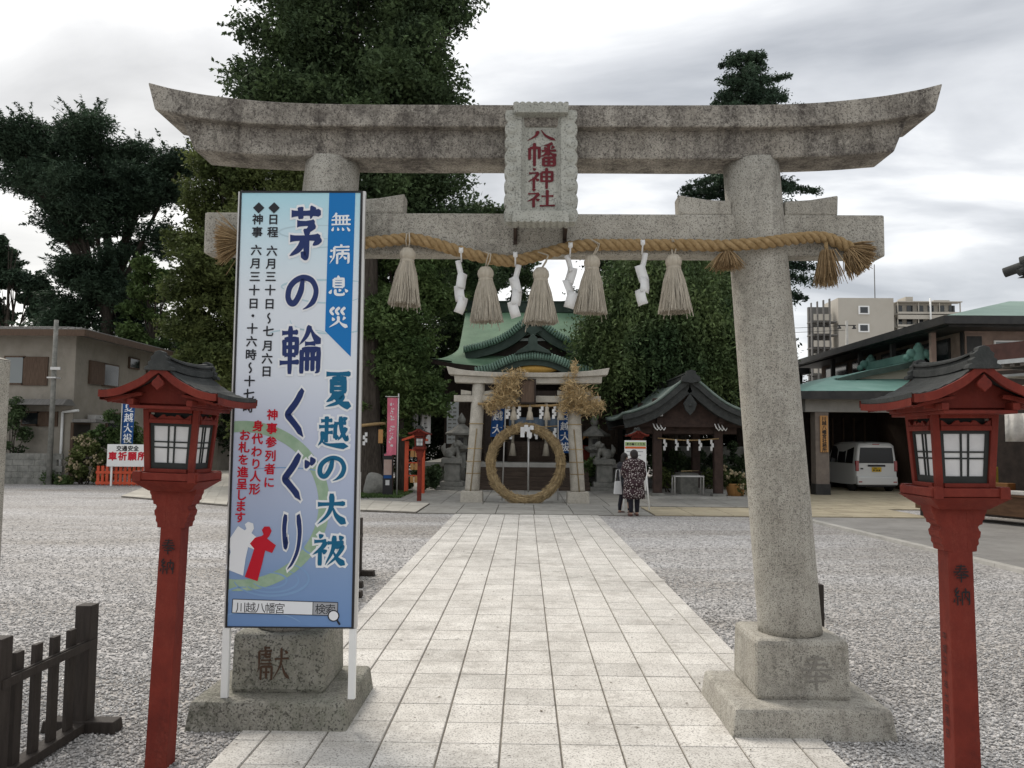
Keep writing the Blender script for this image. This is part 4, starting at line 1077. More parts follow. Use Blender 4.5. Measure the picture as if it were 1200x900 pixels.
# ------------------------------------------------------------------ dark picket barriers on the gravel
def make_barrier(L_=.80, npk=4):
    t = empty('picket_barrier', (0, 0, 0), 'x', 'barrier', 'low dark wooden picket barriers on the gravel')
    w = MT['dark_wood']; h = L_ / 2
    for sd in (-1, 1):
        MB().box(-.045, .045, sd * h - .045, sd * h + .045, .05, .705).build('post', w, t, bevel=.004)
        MB().box(-.21, .21, sd * (h) - .055, sd * (h) + .055, 0, .068, tz=(.01, .004)).build('foot', w, t, bevel=.006)
    MB().box(-.044, .044, -h + .056, h - .056, .012, .062).build('bottom_rail', w, t, bevel=.004)
    MB().box(.0165, .034, -h + .0, h - .0, .468, .514).build('top_rail', w, t, bevel=.003)
    MB().box(.0465, .052, -h - .03, h + .03, .47, .512).build('face_rail', w, t)
    for k in range(npk):
        y = -h + L_ * (k + 1) / (npk + 1)
        MB().box(-.012, .015, y - .032, y + .032, .06, .60).build('picket', w, t, bevel=.003)
    return t
fl = [(-2.49, 4.36, 0, 'dark picket barrier at the bottom left corner, left of the red lantern'), (-2.03, 9.83, 1, 'dark picket barrier farther back, peeping out behind the right edge of the signboard'),
      (-1.93, 8.45, -2, 'dark picket barrier almost hidden behind the signboard, only one foot showing'), (1.965, 6.15, 2, 'dark picket barrier mostly hidden behind the bare right gate pillar')]
b0 = make_barrier()
for k, (x, y, a, lb) in enumerate(fl):
    o = b0 if k == 0 else copy_tree(b0)
    o.location = (x, y, 0); o.rotation_euler = (0, 0, R(a)); o['label'] = lb
# stone marker at the left frame edge
p = at(12, 418, 6.0)
t = empty('stone_pillar', (p.x - .2, 5.8, 0), 'pale granite square pillar cut off by the left edge, in front of the house', 'stone pillar')
MB().box(p.x - .42, p.x + .01, 5.6, 6.0, -.05, p.z - .03, tz=(.0, .0)).build('shaft', MT['granite'], t, bevel=.012)
MB().add([(p.x - .42, 5.6, p.z - .0295), (p.x + .01, 5.6, p.z - .0295), (p.x + .01, 6.0, p.z - .0295), (p.x - .42, 6.0, p.z - .0295), (p.x - .205, 5.8, p.z + .05)], [(0, 1, 4), (1, 2, 4), (2, 3, 4), (3, 0, 4), (3, 2, 1, 0)]).build('cap', MT['granite'], t)
# ------------------------------------------------------------------ trees
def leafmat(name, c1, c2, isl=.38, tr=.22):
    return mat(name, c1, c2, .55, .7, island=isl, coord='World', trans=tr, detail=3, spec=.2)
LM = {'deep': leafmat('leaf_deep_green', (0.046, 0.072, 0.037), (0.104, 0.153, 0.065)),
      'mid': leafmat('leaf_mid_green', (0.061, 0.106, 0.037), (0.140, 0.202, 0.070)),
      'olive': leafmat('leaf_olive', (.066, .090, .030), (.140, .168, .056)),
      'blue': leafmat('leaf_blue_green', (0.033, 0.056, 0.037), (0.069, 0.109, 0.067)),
      'black': leafmat('leaf_shade_green', (0.018, 0.027, 0.016), (0.036, 0.053, 0.026)),  # darkest leaf colour, for background trees
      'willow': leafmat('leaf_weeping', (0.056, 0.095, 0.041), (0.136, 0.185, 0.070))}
MT['bark'] = mat('bark', (.035, .028, .022), (.075, .062, .05), 6, .9, .6, 25, stretch=(4, 4, .7))
def leaf_quads(C, size, rs, up=.5, asp=.5, direc=None):
    n = len(C)
    nv = rs.normal(size=(n, 3)); nv[:, 2] = np.abs(nv[:, 2]) + up; nv /= np.linalg.norm(nv, axis=1)[:, None]
    u = rs.normal(size=(n, 3)) if direc is None else direc + .45 * rs.normal(size=(n, 3))
    u -= nv * (u * nv).sum(1)[:, None]; u /= np.linalg.norm(u, axis=1)[:, None] + 1e-9
    w = np.cross(nv, u)
    s = (size * (.6 + .8 * rs.rand(n)))[:, None]
    k = asp * s
    return np.stack([C - u * s * .6, C + w * k * .55, C + u * s * .6 - nv * s * .12, C - w * k * .55], 1).reshape(-1, 3)
def clumps_in(blobs, Y, rs, dens, cr):
    "clump centres: mostly near the surface of each blob"
    out = []
    for bl in blobs:
        px, py, rx, rz = bl[:4]; dy = bl[4] if len(bl) > 4 else 0.0; ry = bl[5] if len(bl) > 5 else None
        c = np.array(at(px, py, Y + dy)); k = (Y + dy) / FPX; a, cc = rx * k, rz * k; b_ = ry or (a + cc) / 2 * .9
        n = max(4, int(dens * (a * b_ + b_ * cc + a * cc)))
        d = rs.normal(size=(n, 3)); d /= np.linalg.norm(d, axis=1)[:, None]
        r = np.where(rs.rand(n) < .62, .74 + .30 * rs.rand(n), rs.rand(n) ** .5 * .8)[:, None]
        out.append(np.concatenate([c + d * r * np.array([a, b_, cc]), (cr * (.55 + .9 * rs.rand(n)))[:, None], d], 1))
    return np.concatenate(out)
def tree(name, label, Y, trunk, blobs, n, leaf, m, seed, dens=1.6, cr=.6, flat=.62, limbs=True, group='trees around the shrine', up=.5, asp=.5, gap=0.0, tr_r=.3):
    """trunk: list of pixels (foot first); blobs: (px, py, rx, rz[, dy, ry]) in photo pixels at distance Y"""
    n = int(n * 3.0); leaf *= 1.05; cr *= 1.15; dens *= 1.25; blobs = [(b[0], b[1], b[2] * 1.06, b[3] * 1.10, *b[4:]) for b in blobs]
    rs = np.random.RandomState(seed)
    pts = [at(px, py, Y) for px, py in trunk]; foot = Vector((pts[0].x, Y, 0)); pts[0] = foot - Vector((0, 0, .2))
    t = empty(name, foot, label, 'tree', group)
    K = clumps_in(blobs, Y, rs, dens, cr)
    if gap: K = K[rs.rand(len(K)) > gap]
    w = K[:, 3] ** 2; w /= w.sum()
    idx = rs.choice(len(K), n, p=w)
    d = rs.normal(size=(n, 3)); d /= np.linalg.norm(d, axis=1)[:, None]
    rad = ((rs.rand(n) ** .45) * (1 + .42 * rs.rand(n) ** 6))[:, None] * K[idx, 3:4]
    C = K[idx, :3] + d * rad * np.array([1, 1, flat])
    nsp = n // 6                                             # leafy twigs that stick out of the clumps
    S = np.repeat(np.arange(len(K)), 5); sd_ = K[S, 4:7] + .55 * rs.normal(size=(len(S), 3)) + np.array([0, 0, .35]); sd_ /= np.linalg.norm(sd_, axis=1)[:, None]
    q = rs.randint(0, len(S), nsp); u = rs.rand(nsp)[:, None]
    C2 = K[S[q], :3] + sd_[q] * K[S[q], 3:4] * (.55 + .95 * u) * np.array([1, 1, .85]) + rs.normal(size=(nsp, 3)) * .07 * (1.15 - u)
    C = np.concatenate([C, C2])
    np_mesh('crown', leaf_quads(C, leaf, rs, up, asp), 4, LM[m], t)
    mb = MB(); mp_ = spline([tuple(p) for p in pts], 5) if len(pts) > 2 else [tuple(p) for p in pts]
    mb.tube(mp_, [tr_r * (1 - .72 * k / (len(mp_) - 1)) for k in range(len(mp_))], 10)
    if limbs:
        for bl in blobs:
            c = at(bl[0], bl[1], Y + (bl[4] if len(bl) > 4 else 0)); q = Vector(mp_[min(len(mp_) - 1, max(1, int(len(mp_) * .55)))])
            if (c - q).length < .5: continue
            q = q if c.z > q.z else Vector(mp_[max(1, int(len(mp_) * .35))])
            md = q.lerp(c, .5) + Vector((0, 0, .25)); mb.tube(spline([tuple(q), tuple(md), tuple(c)], 4), [tr_r * .36 * (1 - .75 * k / 8) for k in range(9)], 6)
            for _ in range(5):
                e_ = c + Vector(rs.normal(size=3)) * .28 * (min(bl[2], bl[3]) * Y / FPX); mb.tube([md, md.lerp(e_, .6) + Vector((0, 0, .15)), e_], [tr_r * .14, tr_r * .09, .012], 5)
    mb.build('trunk', MT['bark'], t)
    return t
# tall dense tree behind the gate, cut by the top of the picture
tree('broadleaf_tree', 'tallest dense green tree behind the big stone gate, cut off by the top edge', 31, [(440, 575), (430, 400), (415, 200), (410, 40)],
     [(412, -40, 118, 95), (350, 60, 60, 60), (470, 50, 62, 80), (412, 110, 112, 85), (322, 150, 42, 45), (484, 150, 46, 70), (405, 190, 108, 60), (494, 225, 42, 50, -.5), (303, 95, 24, 20), (532, 20, 10, 30), (465, 270, 75, 60), (540, 290, 40, 45, 2)],
     62000, .15, 'deep', 11, dens=1.9, cr=.75, tr_r=.42)
tree('broadleaf_tree', 'bushy dark tree between the signboard and the green shrine roof', 27, [(470, 580), (468, 480), (465, 400)],
     [(465, 340, 55, 45), (440, 400, 50, 60), (476, 415, 26, 50), (470, 480, 40, 45), (430, 470, 35, 45), (455, 300, 60, 30)],
     38000, .115, 'mid', 12, dens=2.4, cr=.5, tr_r=.2)
tree('broadleaf_tree', 'olive green leafy tree behind the left half of the signboard', 29, [(300, 570), (300, 430), (295, 300)],
     [(245, 225, 38, 30), (290, 215, 55, 40), (235, 320, 30, 50), (250, 410, 45, 60), (300, 330, 80, 90), (330, 430, 80, 80), (225, 460, 22, 50), (350, 250, 60, 50), (215, 285, 12, 15), (265, 270, 30, 25)],
     46000, .125, 'olive', 13, dens=2.2, cr=.5, tr_r=.3)
tree('zelkova_tree', 'big flat topped dark tree rising behind the house roof at the left', 40, [(118, 585), (122, 450), (128, 330), (125, 250)],
     [(55, 165, 40, 26), (22, 182, 26, 16), (120, 168, 48, 30), (172, 200, 40, 34), (205, 205, 16, 24), (105, 215, 55, 38), (155, 235, 52, 34), (70, 215, 22, 16), (42, 212, 30, 20), (80, 248, 28, 24), (30, 165, 26, 20), (62, 190, 30, 22), (95, 280, 28, 18), (155, 283, 48, 18), (125, 320, 45, 26), (100, 350, 36, 30), (140, 365, 42, 34), (85, 385, 28, 16)],
     60000, .17, 'blue', 14, dens=1.7, cr=.75, flat=.5, gap=.06, tr_r=.45, up=.8, asp=.34)
tree('round_leaf_tree', 'open crowned tree above the house, cut by the left edge', 46, [(8, 590), (8, 450), (10, 330)],
     [(10, 290, 18, 14), (-15, 310, 25, 30), (22, 322, 26, 18), (5, 350, 32, 20), (38, 345, 13, 13), (30, 375, 26, 12), (-20, 370, 30, 20), (52, 372, 10, 8)],
     13000, .19, 'blue', 15, dens=1.5, cr=.5, gap=.3, tr_r=.22)
tree('broadleaf_tree', 'thin lacy tree against the bright sky between the flat topped tree and the signboard', 38, [(190, 575), (180, 430), (172, 340)],
     [(172, 322, 20, 14), (160, 350, 24, 16), (195, 345, 12, 14), (205, 378, 14, 20), (170, 392, 34, 22), (200, 415, 28, 22), (185, 322, 8, 8)],
     7500, .15, 'mid', 16, dens=2.0, cr=.38, gap=.25, tr_r=.16)
tree('broadleaf_tree', 'dark low tree behind the grey annex roof beside the signboard', 44, [(215, 570), (215, 480)],
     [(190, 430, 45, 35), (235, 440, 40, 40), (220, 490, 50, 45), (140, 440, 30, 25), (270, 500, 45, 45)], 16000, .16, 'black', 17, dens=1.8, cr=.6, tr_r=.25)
# behind the shrine
tree('broadleaf_tree', 'dark round topped tree behind the shrine roof, showing under the red lettered plaque', 44, [(575, 560), (578, 420), (580, 330)],
     [(575, 255, 26, 22), (548, 285, 26, 34), (585, 300, 36, 40), (560, 360, 50, 50), (530, 330, 35, 50), (612, 330, 12, 24)], 20000, .16, 'deep', 18, dens=2.0, cr=.6, tr_r=.3)
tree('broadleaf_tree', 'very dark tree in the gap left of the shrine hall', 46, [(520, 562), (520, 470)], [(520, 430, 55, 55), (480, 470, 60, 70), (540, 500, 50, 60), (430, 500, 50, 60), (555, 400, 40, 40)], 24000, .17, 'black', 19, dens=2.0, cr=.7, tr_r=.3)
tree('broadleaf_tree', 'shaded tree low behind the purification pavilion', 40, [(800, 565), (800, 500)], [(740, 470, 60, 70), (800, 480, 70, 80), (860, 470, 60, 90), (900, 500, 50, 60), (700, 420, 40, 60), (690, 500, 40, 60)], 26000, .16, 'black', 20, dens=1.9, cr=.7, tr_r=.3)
# narrow conifer right of the gate
def conifer(name, label, Y, foot, apex, half_px, base_py, m, seed, n_l, leaf):
    rs = np.random.RandomState(seed); rg = random.Random(seed)
    a = at(*apex, Y); zb_ = at(apex[0], base_py, Y).z; f = Vector((at(foot[0], foot[1], Y).x, Y, 0))
    t = empty(name, f, label, 'tree', 'trees around the shrine')
    mb = MB(); mb.tube([f - Vector((0, 0, .2)), f.lerp(a, .5), a], [.34, .2, .03], 9)
    wmax = half_px * Y / FPX; C = []; Dv = []
    z = a.z - .25; k = 0
    while z > zb_:
        q = (a.z - z) / (a.z - zb_)
        ax = Vector((f.x + (a.x - f.x) * z / a.z, Y, z))
        nb = 7 if q > .12 else 5
        for j in range(nb):
            th = k * 2.4 + j * 6.283 / nb + rg.uniform(-.35, .35)
            ln = wmax * min(1.0, .22 + 1.1 * q ** .62) * rg.uniform(.5, 1.15)
            e_ = ax + Vector((math.cos(th) * ln, math.sin(th) * ln, ln * rg.uniform(-.38, .30)))
            md = ax.lerp(e_, .55) + Vector((0, 0, .12))
            mb.tube([ax, md, e_], [.05, .032, .012], 5)
            nn = max(5, int(ln * 5))
            for s in range(nn):
                fr = .3 + .74 * (s + rg.random()) / nn
                c = (ax.lerp(md, fr / .55) if fr < .55 else md.lerp(e_, (fr - .55) / .45))
                C.append((*c, .12 + .26 * rg.random() ** 1.5))
        z -= rg.uniform(.34, .62) * (.75 + .4 * q); k += 1
    K = np.array(C); idx = rs.randint(0, len(K), n_l)
    d = rs.normal(size=(n_l, 3)); d /= np.linalg.norm(d, axis=1)[:, None]
    P_ = K[idx, :3] + d * (rs.rand(n_l) ** .5)[:, None] * K[idx, 3:4] * np.array([1.2, 1.2, 1.15])
    np_mesh('crown', leaf_quads(P_, leaf, rs, .3, .42), 4, LM[m], t); mb.build('trunk', MT['bark'], t)
conifer('conifer_tree', 'tall dark conifer with a pointed top behind the bare right gate pillar', 36, (884, 575), (874, 64), 78, 350, 'blue', 31, 120000, .125)
# weeping tree above the pavilion
def weeping(name, label, Y, foot, top, rx, ry, hang_to, m, seed, nb):
    rs = np.random.RandomState(seed); c = at(*top, Y); f = Vector((at(*foot, Y).x, Y, 0)); k = Y / FPX
    t = empty(name, f, label, 'tree', 'trees around the shrine')
    mb = MB(); mb.tube(spline([(f.x, Y, -.2), (f.x + .1, Y, c.z * .5), tuple(c)], 6), [.3 - .018 * i for i in range(13)], 10)
    Q, Dd = [], []
    a, cc, b_ = rx * k, ry * k, rx * k * .85
    for i in range(nb):
        d = rs.normal(size=3); d /= np.linalg.norm(d); d[2] = abs(d[2]) if i % 3 else d[2] * .35
        rr = rs.uniform(.45, 1.0) ** .6
        s = np.array(c) + d * np.array([a, b_, cc]) * rr
        if i % 9 == 0: mb.tube([c, Vector(c).lerp(Vector(s), .6) + Vector((0, 0, .3)), Vector(s)], [.08, .05, .015], 5)
        zend = max(at(top[0], hang_to, Y).z, s[2] - rs.uniform(.7, 3.2))
        L_ = s[2] - zend
        for j in range(9):
            o_ = s + rs.normal(size=3) * np.array([.22, .22, .12]); ll = L_ * rs.uniform(.5, 1.05)
            nn = max(4, int(ll / .085)); u = np.linspace(0, 1, nn)
            sway = rs.normal(size=2) * .25
            P_ = np.stack([o_[0] + (d[0] * .5 + sway[0]) * u ** .7, o_[1] + (d[1] * .5 + sway[1]) * u ** .7, o_[2] + .2 * np.sin(u * 2.5) - ll * u ** 1.3], 1)
            Q.append(P_ + rs.normal(size=P_.shape) * .045)
    C = np.concatenate(Q); dr = np.tile(np.array([[0, 0, -1.0]]), (len(C), 1))
    print('weeping leaves', len(C))
    n = len(C); 
    np_mesh('crown', leaf_quads(C, .13, rs, .25, .45, dr * .7 + .5 * rs.normal(size=(len(C), 3))), 4, LM[m], t); mb.build('trunk', MT['bark'], t)
weeping('weeping_tree', 'dark weeping tree with hanging strands above the purification pavilion', 30, (785, 575), (782, 400), 96, 135, 500, 'willow', 41, 620)
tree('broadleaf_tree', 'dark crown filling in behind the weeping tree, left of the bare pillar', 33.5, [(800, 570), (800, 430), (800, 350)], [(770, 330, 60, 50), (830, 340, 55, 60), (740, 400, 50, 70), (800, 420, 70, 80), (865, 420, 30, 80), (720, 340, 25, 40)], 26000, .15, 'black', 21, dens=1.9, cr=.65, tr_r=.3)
# distant trees closing the horizon
for k, (px, Yd, w_, h_) in enumerate(((-60, 70, 110, 60), (60, 75, 90, 50), (330, 62, 110, 70), (920, 70, 60, 40), (1010, 60, 60, 46), (640, 60, 70, 60), (720, 62, 60, 60))):
    tree('distant_tree', ('far dark tree low on the horizon', 'far dark tree low on the horizon')[0], Yd, [(px, 560), (px, 500)], [(px, 500, w_, h_ * .5), (px - w_ * .4, 490, w_ * .5, h_ * .5), (px + w_ * .4, 488, w_ * .5, h_ * .55)], 7000, .3, 'black', 70 + k, dens=.9, cr=1.1, limbs=False, group='far trees on the horizon', tr_r=.3)
# ------------------------------------------------------------------ shrine hall
MT['copper'] = mat('copper_green', (.12, .225, .14), (.18, .30, .19), 1.2, .65, .15, 30, stain=((.07, .125, .08), 1.0, .5, (1, 1, .4)), coord='World')
MT['copper_edge'] = mat('copper_edge', (.13, .215, .165), (.19, .29, .23), 3, .65, .1, 30, coord='World')
MT['copper_dark'] = mat('copper_dark', (.035, .055, .045), (.06, .085, .07), 3, .7)
MT['shrine_wood'] = mat('shrine_wood', (.022, .016, .013), (.042, .030, .024), 5, .8)
MT['step_wood'] = mat('step_wood', (.050, .036, .027), (.085, .062, .047), 4, .8, .2, 20, stretch=(.6, 4, 4))
MT['gold'] = mat('gold_leaf', (.45, .26, .06), (.55, .34, .09), 20, .45, metal=.5)
MT['grey_paint'] = mat('grey_paint', (.40, .42, .42), (.48, .50, .50), 6, .7)
hx = X(625, 31)
hall = empty('shrine_hall', (hx, 31.5, 0), 'shrine hall with curved green copper roof behind the small stone gate', 'shrine')
YR, YE = 36.0, 30.2
Zr, Ze = Z(364, YR), Z(430, YE)
wU, wE = hx - X(541, 34.5), hx - X(502, YE)
def roof_pt(t, u, back=False):
    w = wU if t < .6 else wU + (wE - wU) * ((t - .6) / .4) ** 1.4
    z = Ze + (Zr - Ze) * (1 - t) ** 1.28 + .30 * abs(u) ** 3.5 * max(0, (t - .5) / .5) ** 2
    y = YR + (YE - YR) * t
    return (hx + u * w, 2 * YR - y if back else y, z)
mb = MB(); ts = [i / 16 for i in range(17)]; us = np.linspace(-1, 1, 33)
for bk in (False, True): mb.grid([[roof_pt(t, u, bk) for u in us] for t in ts])
for sd in (-1, 1):
    ed = [t for t in ts if t >= .6]
    mb.strip([roof_pt(t, sd) for t in ed], [roof_pt(t, sd, True) for t in ed], smooth=True)
roof = mb.build('roof', MT['copper'], hall, fix=False)
mb = MB()
for sd in (-1, 1): mb.add([roof_pt(t, sd * .985) for t in ts if t <= .65] + [roof_pt(t, sd * .985, True) for t in ts[::-1] if t <= .65], [list(range(22))])
e1 = [roof_pt(1, u) for u in us]
mb.strip([(x, y + .01, z - .004) for x, y, z in e1], [(x, y + .02, z - .17) for x, y, z in e1])
mb.strip([(x, y + .02, z - .17) for x, y, z in e1], [(x * .85 + hx * .15, y + 1.4, z - .05) for x, y, z in e1])
for sd in (-1, 1):
    a, b_ = roof_pt(1, sd), roof_pt(1, sd, True); mb.add([a, b_, (b_[0] - sd * .8, b_[1], b_[2] - .1), (a[0] - sd * .8, a[1], a[2] - .1)], [(0, 1, 2, 3)])
mb.build('roof_underside', MT['shrine_wood'], roof)
mb = MB(); mb.box(hx - wU - .1, hx + wU + .1, YR - .22, YR + .22, Zr - .1, Zr + .16); mb.box(hx - wU - .05, hx + wU + .05, YR - .15, YR + .15, Zr + .16, Zr + .34); mb.box(hx - wU - .15, hx + wU + .15, YR - .2, YR + .2, Zr + .345, Zr + .40)
for sd in (-1, 1): mb.lathe([(.0, -.1), (.22, -.1), (.26, .1), (.2, .3), (.06, .45), (0, .5)], 10, (hx + sd * (wU + .12), YR, Zr))
mb.build('ridge', MT['copper_dark'], roof)
def gable(pxs, Yf, depth, name, edge_h, board_h, n_roll):
    "curved gable: outline in pixels from the left foot over the top to the right foot"
    P_ = spline([(at(a, b_, Yf).x, at(a, b_, Yf).z) for a, b_ in pxs], 6)
    mb = MB(); mb.strip([(x, Yf, z) for x, z in P_], [(x, Yf + depth, z) for x, z in P_], smooth=True)
    mb.strip([(x, Yf + .25, z - .06) for x, z in P_], [(x, Yf + depth, z - .06) for x, z in P_], smooth=True)
    g = mb.build(name, MT['copper'], hall, fix=False)
    A = np.array(P_); s = np.concatenate([[0], np.cumsum(np.linalg.norm(np.diff(A, axis=0), axis=1))])
    mb = MB()
    for k in range(n_roll):
        q = s[-1] * (k + .5) / n_roll; x, z = np.interp(q, s, A[:, 0]), np.interp(q, s, A[:, 1])
        x2, z2 = np.interp(q + .01, s, A[:, 0]), np.interp(q + .01, s, A[:, 1]); d = Vector((x2 - x, 0, z2 - z)).normalized(); nn = Vector((-d.z, 0, d.x))
        c = Vector((x, Yf, z)); mb.tube([c - nn * edge_h + Vector((0, -.05, 0)), c - nn * .3 * edge_h + Vector((0, -.09, 0)), c + nn * .05 + Vector((0, -.02, 0)), c + nn * .03 + Vector((0, .35, 0))], s[-1] / n_roll * .46, 6)
    mb.strip([(x, Yf - .01, z + .02) for x, z in P_], [(x, Yf - .01, z - edge_h * 1.05) for x, z in P_])
    mb.build('tile_edge', MT['copper_edge'], g)
    d_ = np.gradient(A, axis=0); d_ /= np.linalg.norm(d_, axis=1)[:, None]; nn = np.stack([-d_[:, 1], d_[:, 0]], 1)
    B1, B2 = A - nn * edge_h, A - nn * (edge_h + board_h)
    mb = MB(); mb.strip([(x, Yf + .04, z) for x, z in B1], [(x, Yf + .04, z) for x, z in B2]); mb.strip([(x, Yf + .04, z) for x, z in B2], [(x, Yf + .3, z) for x, z in B2])
    mb.build('barge_board', MT['copper_dark'], g)
    return g, P_, B2
g1, P1, B1 = gable([(543, 408), (573, 400.5), (594, 391), (611, 378), (624, 369), (637, 378), (654, 391), (675, 400.5), (701, 408)], 31.3, 4.6, 'dormer_gable', .17, .30, 56)
mb = MB(); mb.add([(x, 31.75, z + .05) for x, z in B1], [list(range(len(B1)))]); mb.build('pediment', MT['shrine_wood'], g1)
mb = MB()
def bp(a, b_, Y): return at(a, b_, Y)
for sd in (-1, 1):
    mb.beam(bp(624 + sd * 6, 385, 31.68), bp(624 + sd * 34, 402, 31.68), .05, .07); mb.beam(bp(624 + sd * 3, 391, 31.66), bp(624 + sd * 18, 397, 31.66), .04, .05)
mb.beam(bp(606, 398, 31.66), bp(642, 398, 31.66), .06, .10)
mb.build('gable_struts', MT['grey_paint'], g1)
mb = MB()
for a, b_, r in ((618, 381, .22), (630, 381, .22), (586, 402, .26), (665, 402.5, .28), (591, 401, .2), (660, 402, .2)):
    for j in range(5): mb.ball(bp(a, b_, 31.6) + Vector((rng.uniform(-r, r) * .8, 0, rng.uniform(-r, r) * .35)), (r * .34, .05, r * .26), 5)
mb.build('gilt_fittings', MT['gold'], g1)
mb = MB()
c = bp(624.5, 384, 31.15); mb.prism([(c.x - .34, c.z - .1), (c.x - .12, c.z - .22), (c.x, c.z - .55), (c.x + .12, c.z - .22), (c.x + .34, c.z - .1), (c.x + .1, c.z + .05), (c.x, c.z + .12), (c.x - .1, c.z + .05)], 31.1, 31.22); mb.build('gable_pendant', MT['copper_dark'], g1)
g2, P2, B2_ = gable([(556, 433), (575, 428.5), (590, 422), (606, 416.5), (625, 414.5), (644, 416.5), (660, 422), (675, 428.5), (695, 433)], 29.2, 2.6, 'curved_porch_roof', .20, .20, 44)
mb = MB(); mb.add([(x, 29.6, z + .04) for x, z in B2_], [list(range(len(B2_)))]); mb.build('porch_pediment', MT['shrine_wood'], g2)
mb = MB(); mb.ball(bp(630, 432, 29.4), (.75, .08, .17), 8); mb.build('gilt_carving', MT['gold'], g2)
fin = [(603, 415), (606, 411), (613, 407), (619, 403), (619, 396), (624.5, 391), (630, 396), (630, 403), (637, 407), (644, 411), (647, 415), (625, 411)]
mb = MB(); mb.prism([(bp(a, b_, 29).x, bp(a, b_, 29).z) for a, b_ in fin], 29.0, 29.35); mb.build('ridge_end_tile', MT['copper_dark'], g2, bevel=.03)
# body, porch, steps
zf = .92
MB().box(hx - 3.4, hx + 3.4, 31.6, 40, zf, Ze + .25).build('wall', MT['shrine_wood'], hall)
MB().box(hx - 3.9, hx + 3.9, 29.7, 40.6, 0, zf).build('stone_base', MT['stone_grey'], hall)
mb = MB(); mb.box(hx - 3.9, hx + 3.9, 29.4, 29.69, zf - .16, zf + .0); mb.build('platform_edge', MT['concrete'], hall)
mb = MB()
for k in range(5): mb.box(hx - 1.9, hx + 1.9, 28.05 + k * .27, 29.39, k * .152 + (.0 if k == 0 else .004), (k + 1) * .152)
mb.build('steps', MT['step_wood'], hall)
for sd in (-1, 1):
    MB().box(hx + sd * 1.62 - .14, hx + sd * 1.62 + .14, 29.75, 30.03, zf, 4.0).build('porch_pillar', MT['shrine_wood'], hall, bevel=.02)
    mb = MB(); mb.box(hx + sd * 2.5 - .7, hx + sd * 2.5 + .7, 31.52, 31.59, zf + .3, 3.3)
    for j in range(9): mb.box(hx + sd * 2.5 - .66 + j * .155, hx + sd * 2.5 - .6 + j * .155, 31.47, 31.52, zf + .4, 3.2)
    mb.build('lattice_door', MT['step_wood'], hall)
MB().box(hx - 1.9, hx + 1.9, 29.8, 29.98, 3.15, 3.5).build('porch_beam', MT['shrine_wood'], hall)
mb = MB(); mb.box(hx - .95, hx + .95, 30.6, 31.3, zf, zf + .75)
for j in range(12): mb.box(hx - .9 + j * .155, hx - .84 + j * .155, 30.55, 30.6, zf + .1, zf + .7)
tag(mb.build('offering_box', MT['step_wood']), 'dark slatted wooden offering box inside the shrine porch, seen through the straw ring', 'offering box')
MT['curtain'] = mat('curtain', (.10, .14, .19), (.16, .20, .25), 3, .9, stretch=(8, 1, .5))
rows = [[(hx - .9 + 1.8 * k / 24, 30.3 + .05 * math.sin(k * 1.1), z) for k in range(25)] for z in (2.55, 2.3, 2.05)]
tag(MB().grid(rows).build('hanging_curtain', MT['curtain'], solid=.01), 'short grey blue cloth curtain hanging in the shrine porch above the offering box', 'curtain')
for k, px_ in enumerate((601, 640)):
    p = at(px_, 500, 30.1); t = empty('bell_rope', p, ('thick pale bell rope in the left half of the shrine porch', 'thick pale bell rope in the right half of the shrine porch')[k], 'bell rope', 'bell ropes in the shrine porch')
    MB().tube([(p.x, 30.1, 3.1), (p.x, 30.1, 1.5)], .055, 8).build('cord', MT['hemp'], t); MB().lathe([(0, 1.62), (.06, 1.6), (.08, 1.5), (.14, 1.15), (0, 1.15)], 12, (p.x, 30.1, 0)).build('tassel', MT['hemp'], t)
mb = MB(); xr_ = at(619, 560, 27.6).x
mb.tube([(xr_, 27.2, 0), (xr_, 27.2, 1.62), (xr_, 27.6, 1.66), (xr_, 29.5, 2.3), (xr_, 29.5, .9)], .03, 8); tag(mb.build('handrail', MT['alu']), 'single slim steel handrail in the middle of the shrine steps', 'handrail')

# ------------------------------------------------------------------ purification pavilion
MT['tile_green'] = mat('tile_green', (.10, .135, .115), (.17, .21, .185), 2.5, .7, .2, 30, coord='World')
MT['pav_wood'] = mat('pavilion_wood', (.035, .022, .018), (.065, .040, .032), 5, .75, .2, 30)
px0 = X(806, 25.3)
pav = empty('purification_pavilion', (px0, 26.5, 0), 'open wooden water pavilion with curved dark tiled gable roof', 'pavilion')
YA, YB = 24.2, 29.2
half = [(0, 447), (12, 453.5), (25, 464.5), (42, 477), (62, 485.5), (80, 490)]
pp = [(at(809 - a, b_, YA)) for a, b_ in half][::-1] + [at(809 + a, b_, YA) for a, b_ in half[1:]]
xc = at(809, 441, YA).x
hp = [(xc - p.x, p.z) for p in [at(809 - a, b_, YA) for a, b_ in half]]
Pp = spline([(xc - a, z) for a, z in hp[::-1]] + [(xc + a, z) for a, z in hp[1:]], 5)
mb = MB(); ys = np.linspace(YA, YB, 9)
mb.grid([[(x, y, z + .1 * ((y - (YA + YB) / 2) / 2.5) ** 2) for x, z in Pp] for y in ys])
A = np.array(Pp); s = np.concatenate([[0], np.cumsum(np.linalg.norm(np.diff(A, axis=0), axis=1))])
rf = mb.build('roof', MT['tile_green'], pav, fix=False)
mb = MB()
for yk, y in enumerate(np.linspace(YA + .05, YB - .05, 19)):
    mb.tube([(x, y, z + .03 + .1 * ((y - (YA + YB) / 2) / 2.5) ** 2) for x, z in Pp[::2]], .05, 5)
mb.build('roof_tile_rolls', MT['tile_green'], rf)
d_ = np.gradient(A, axis=0); d_ /= np.linalg.norm(d_, axis=1)[:, None]; nn = np.stack([-d_[:, 1], d_[:, 0]], 1)
mb = MB()
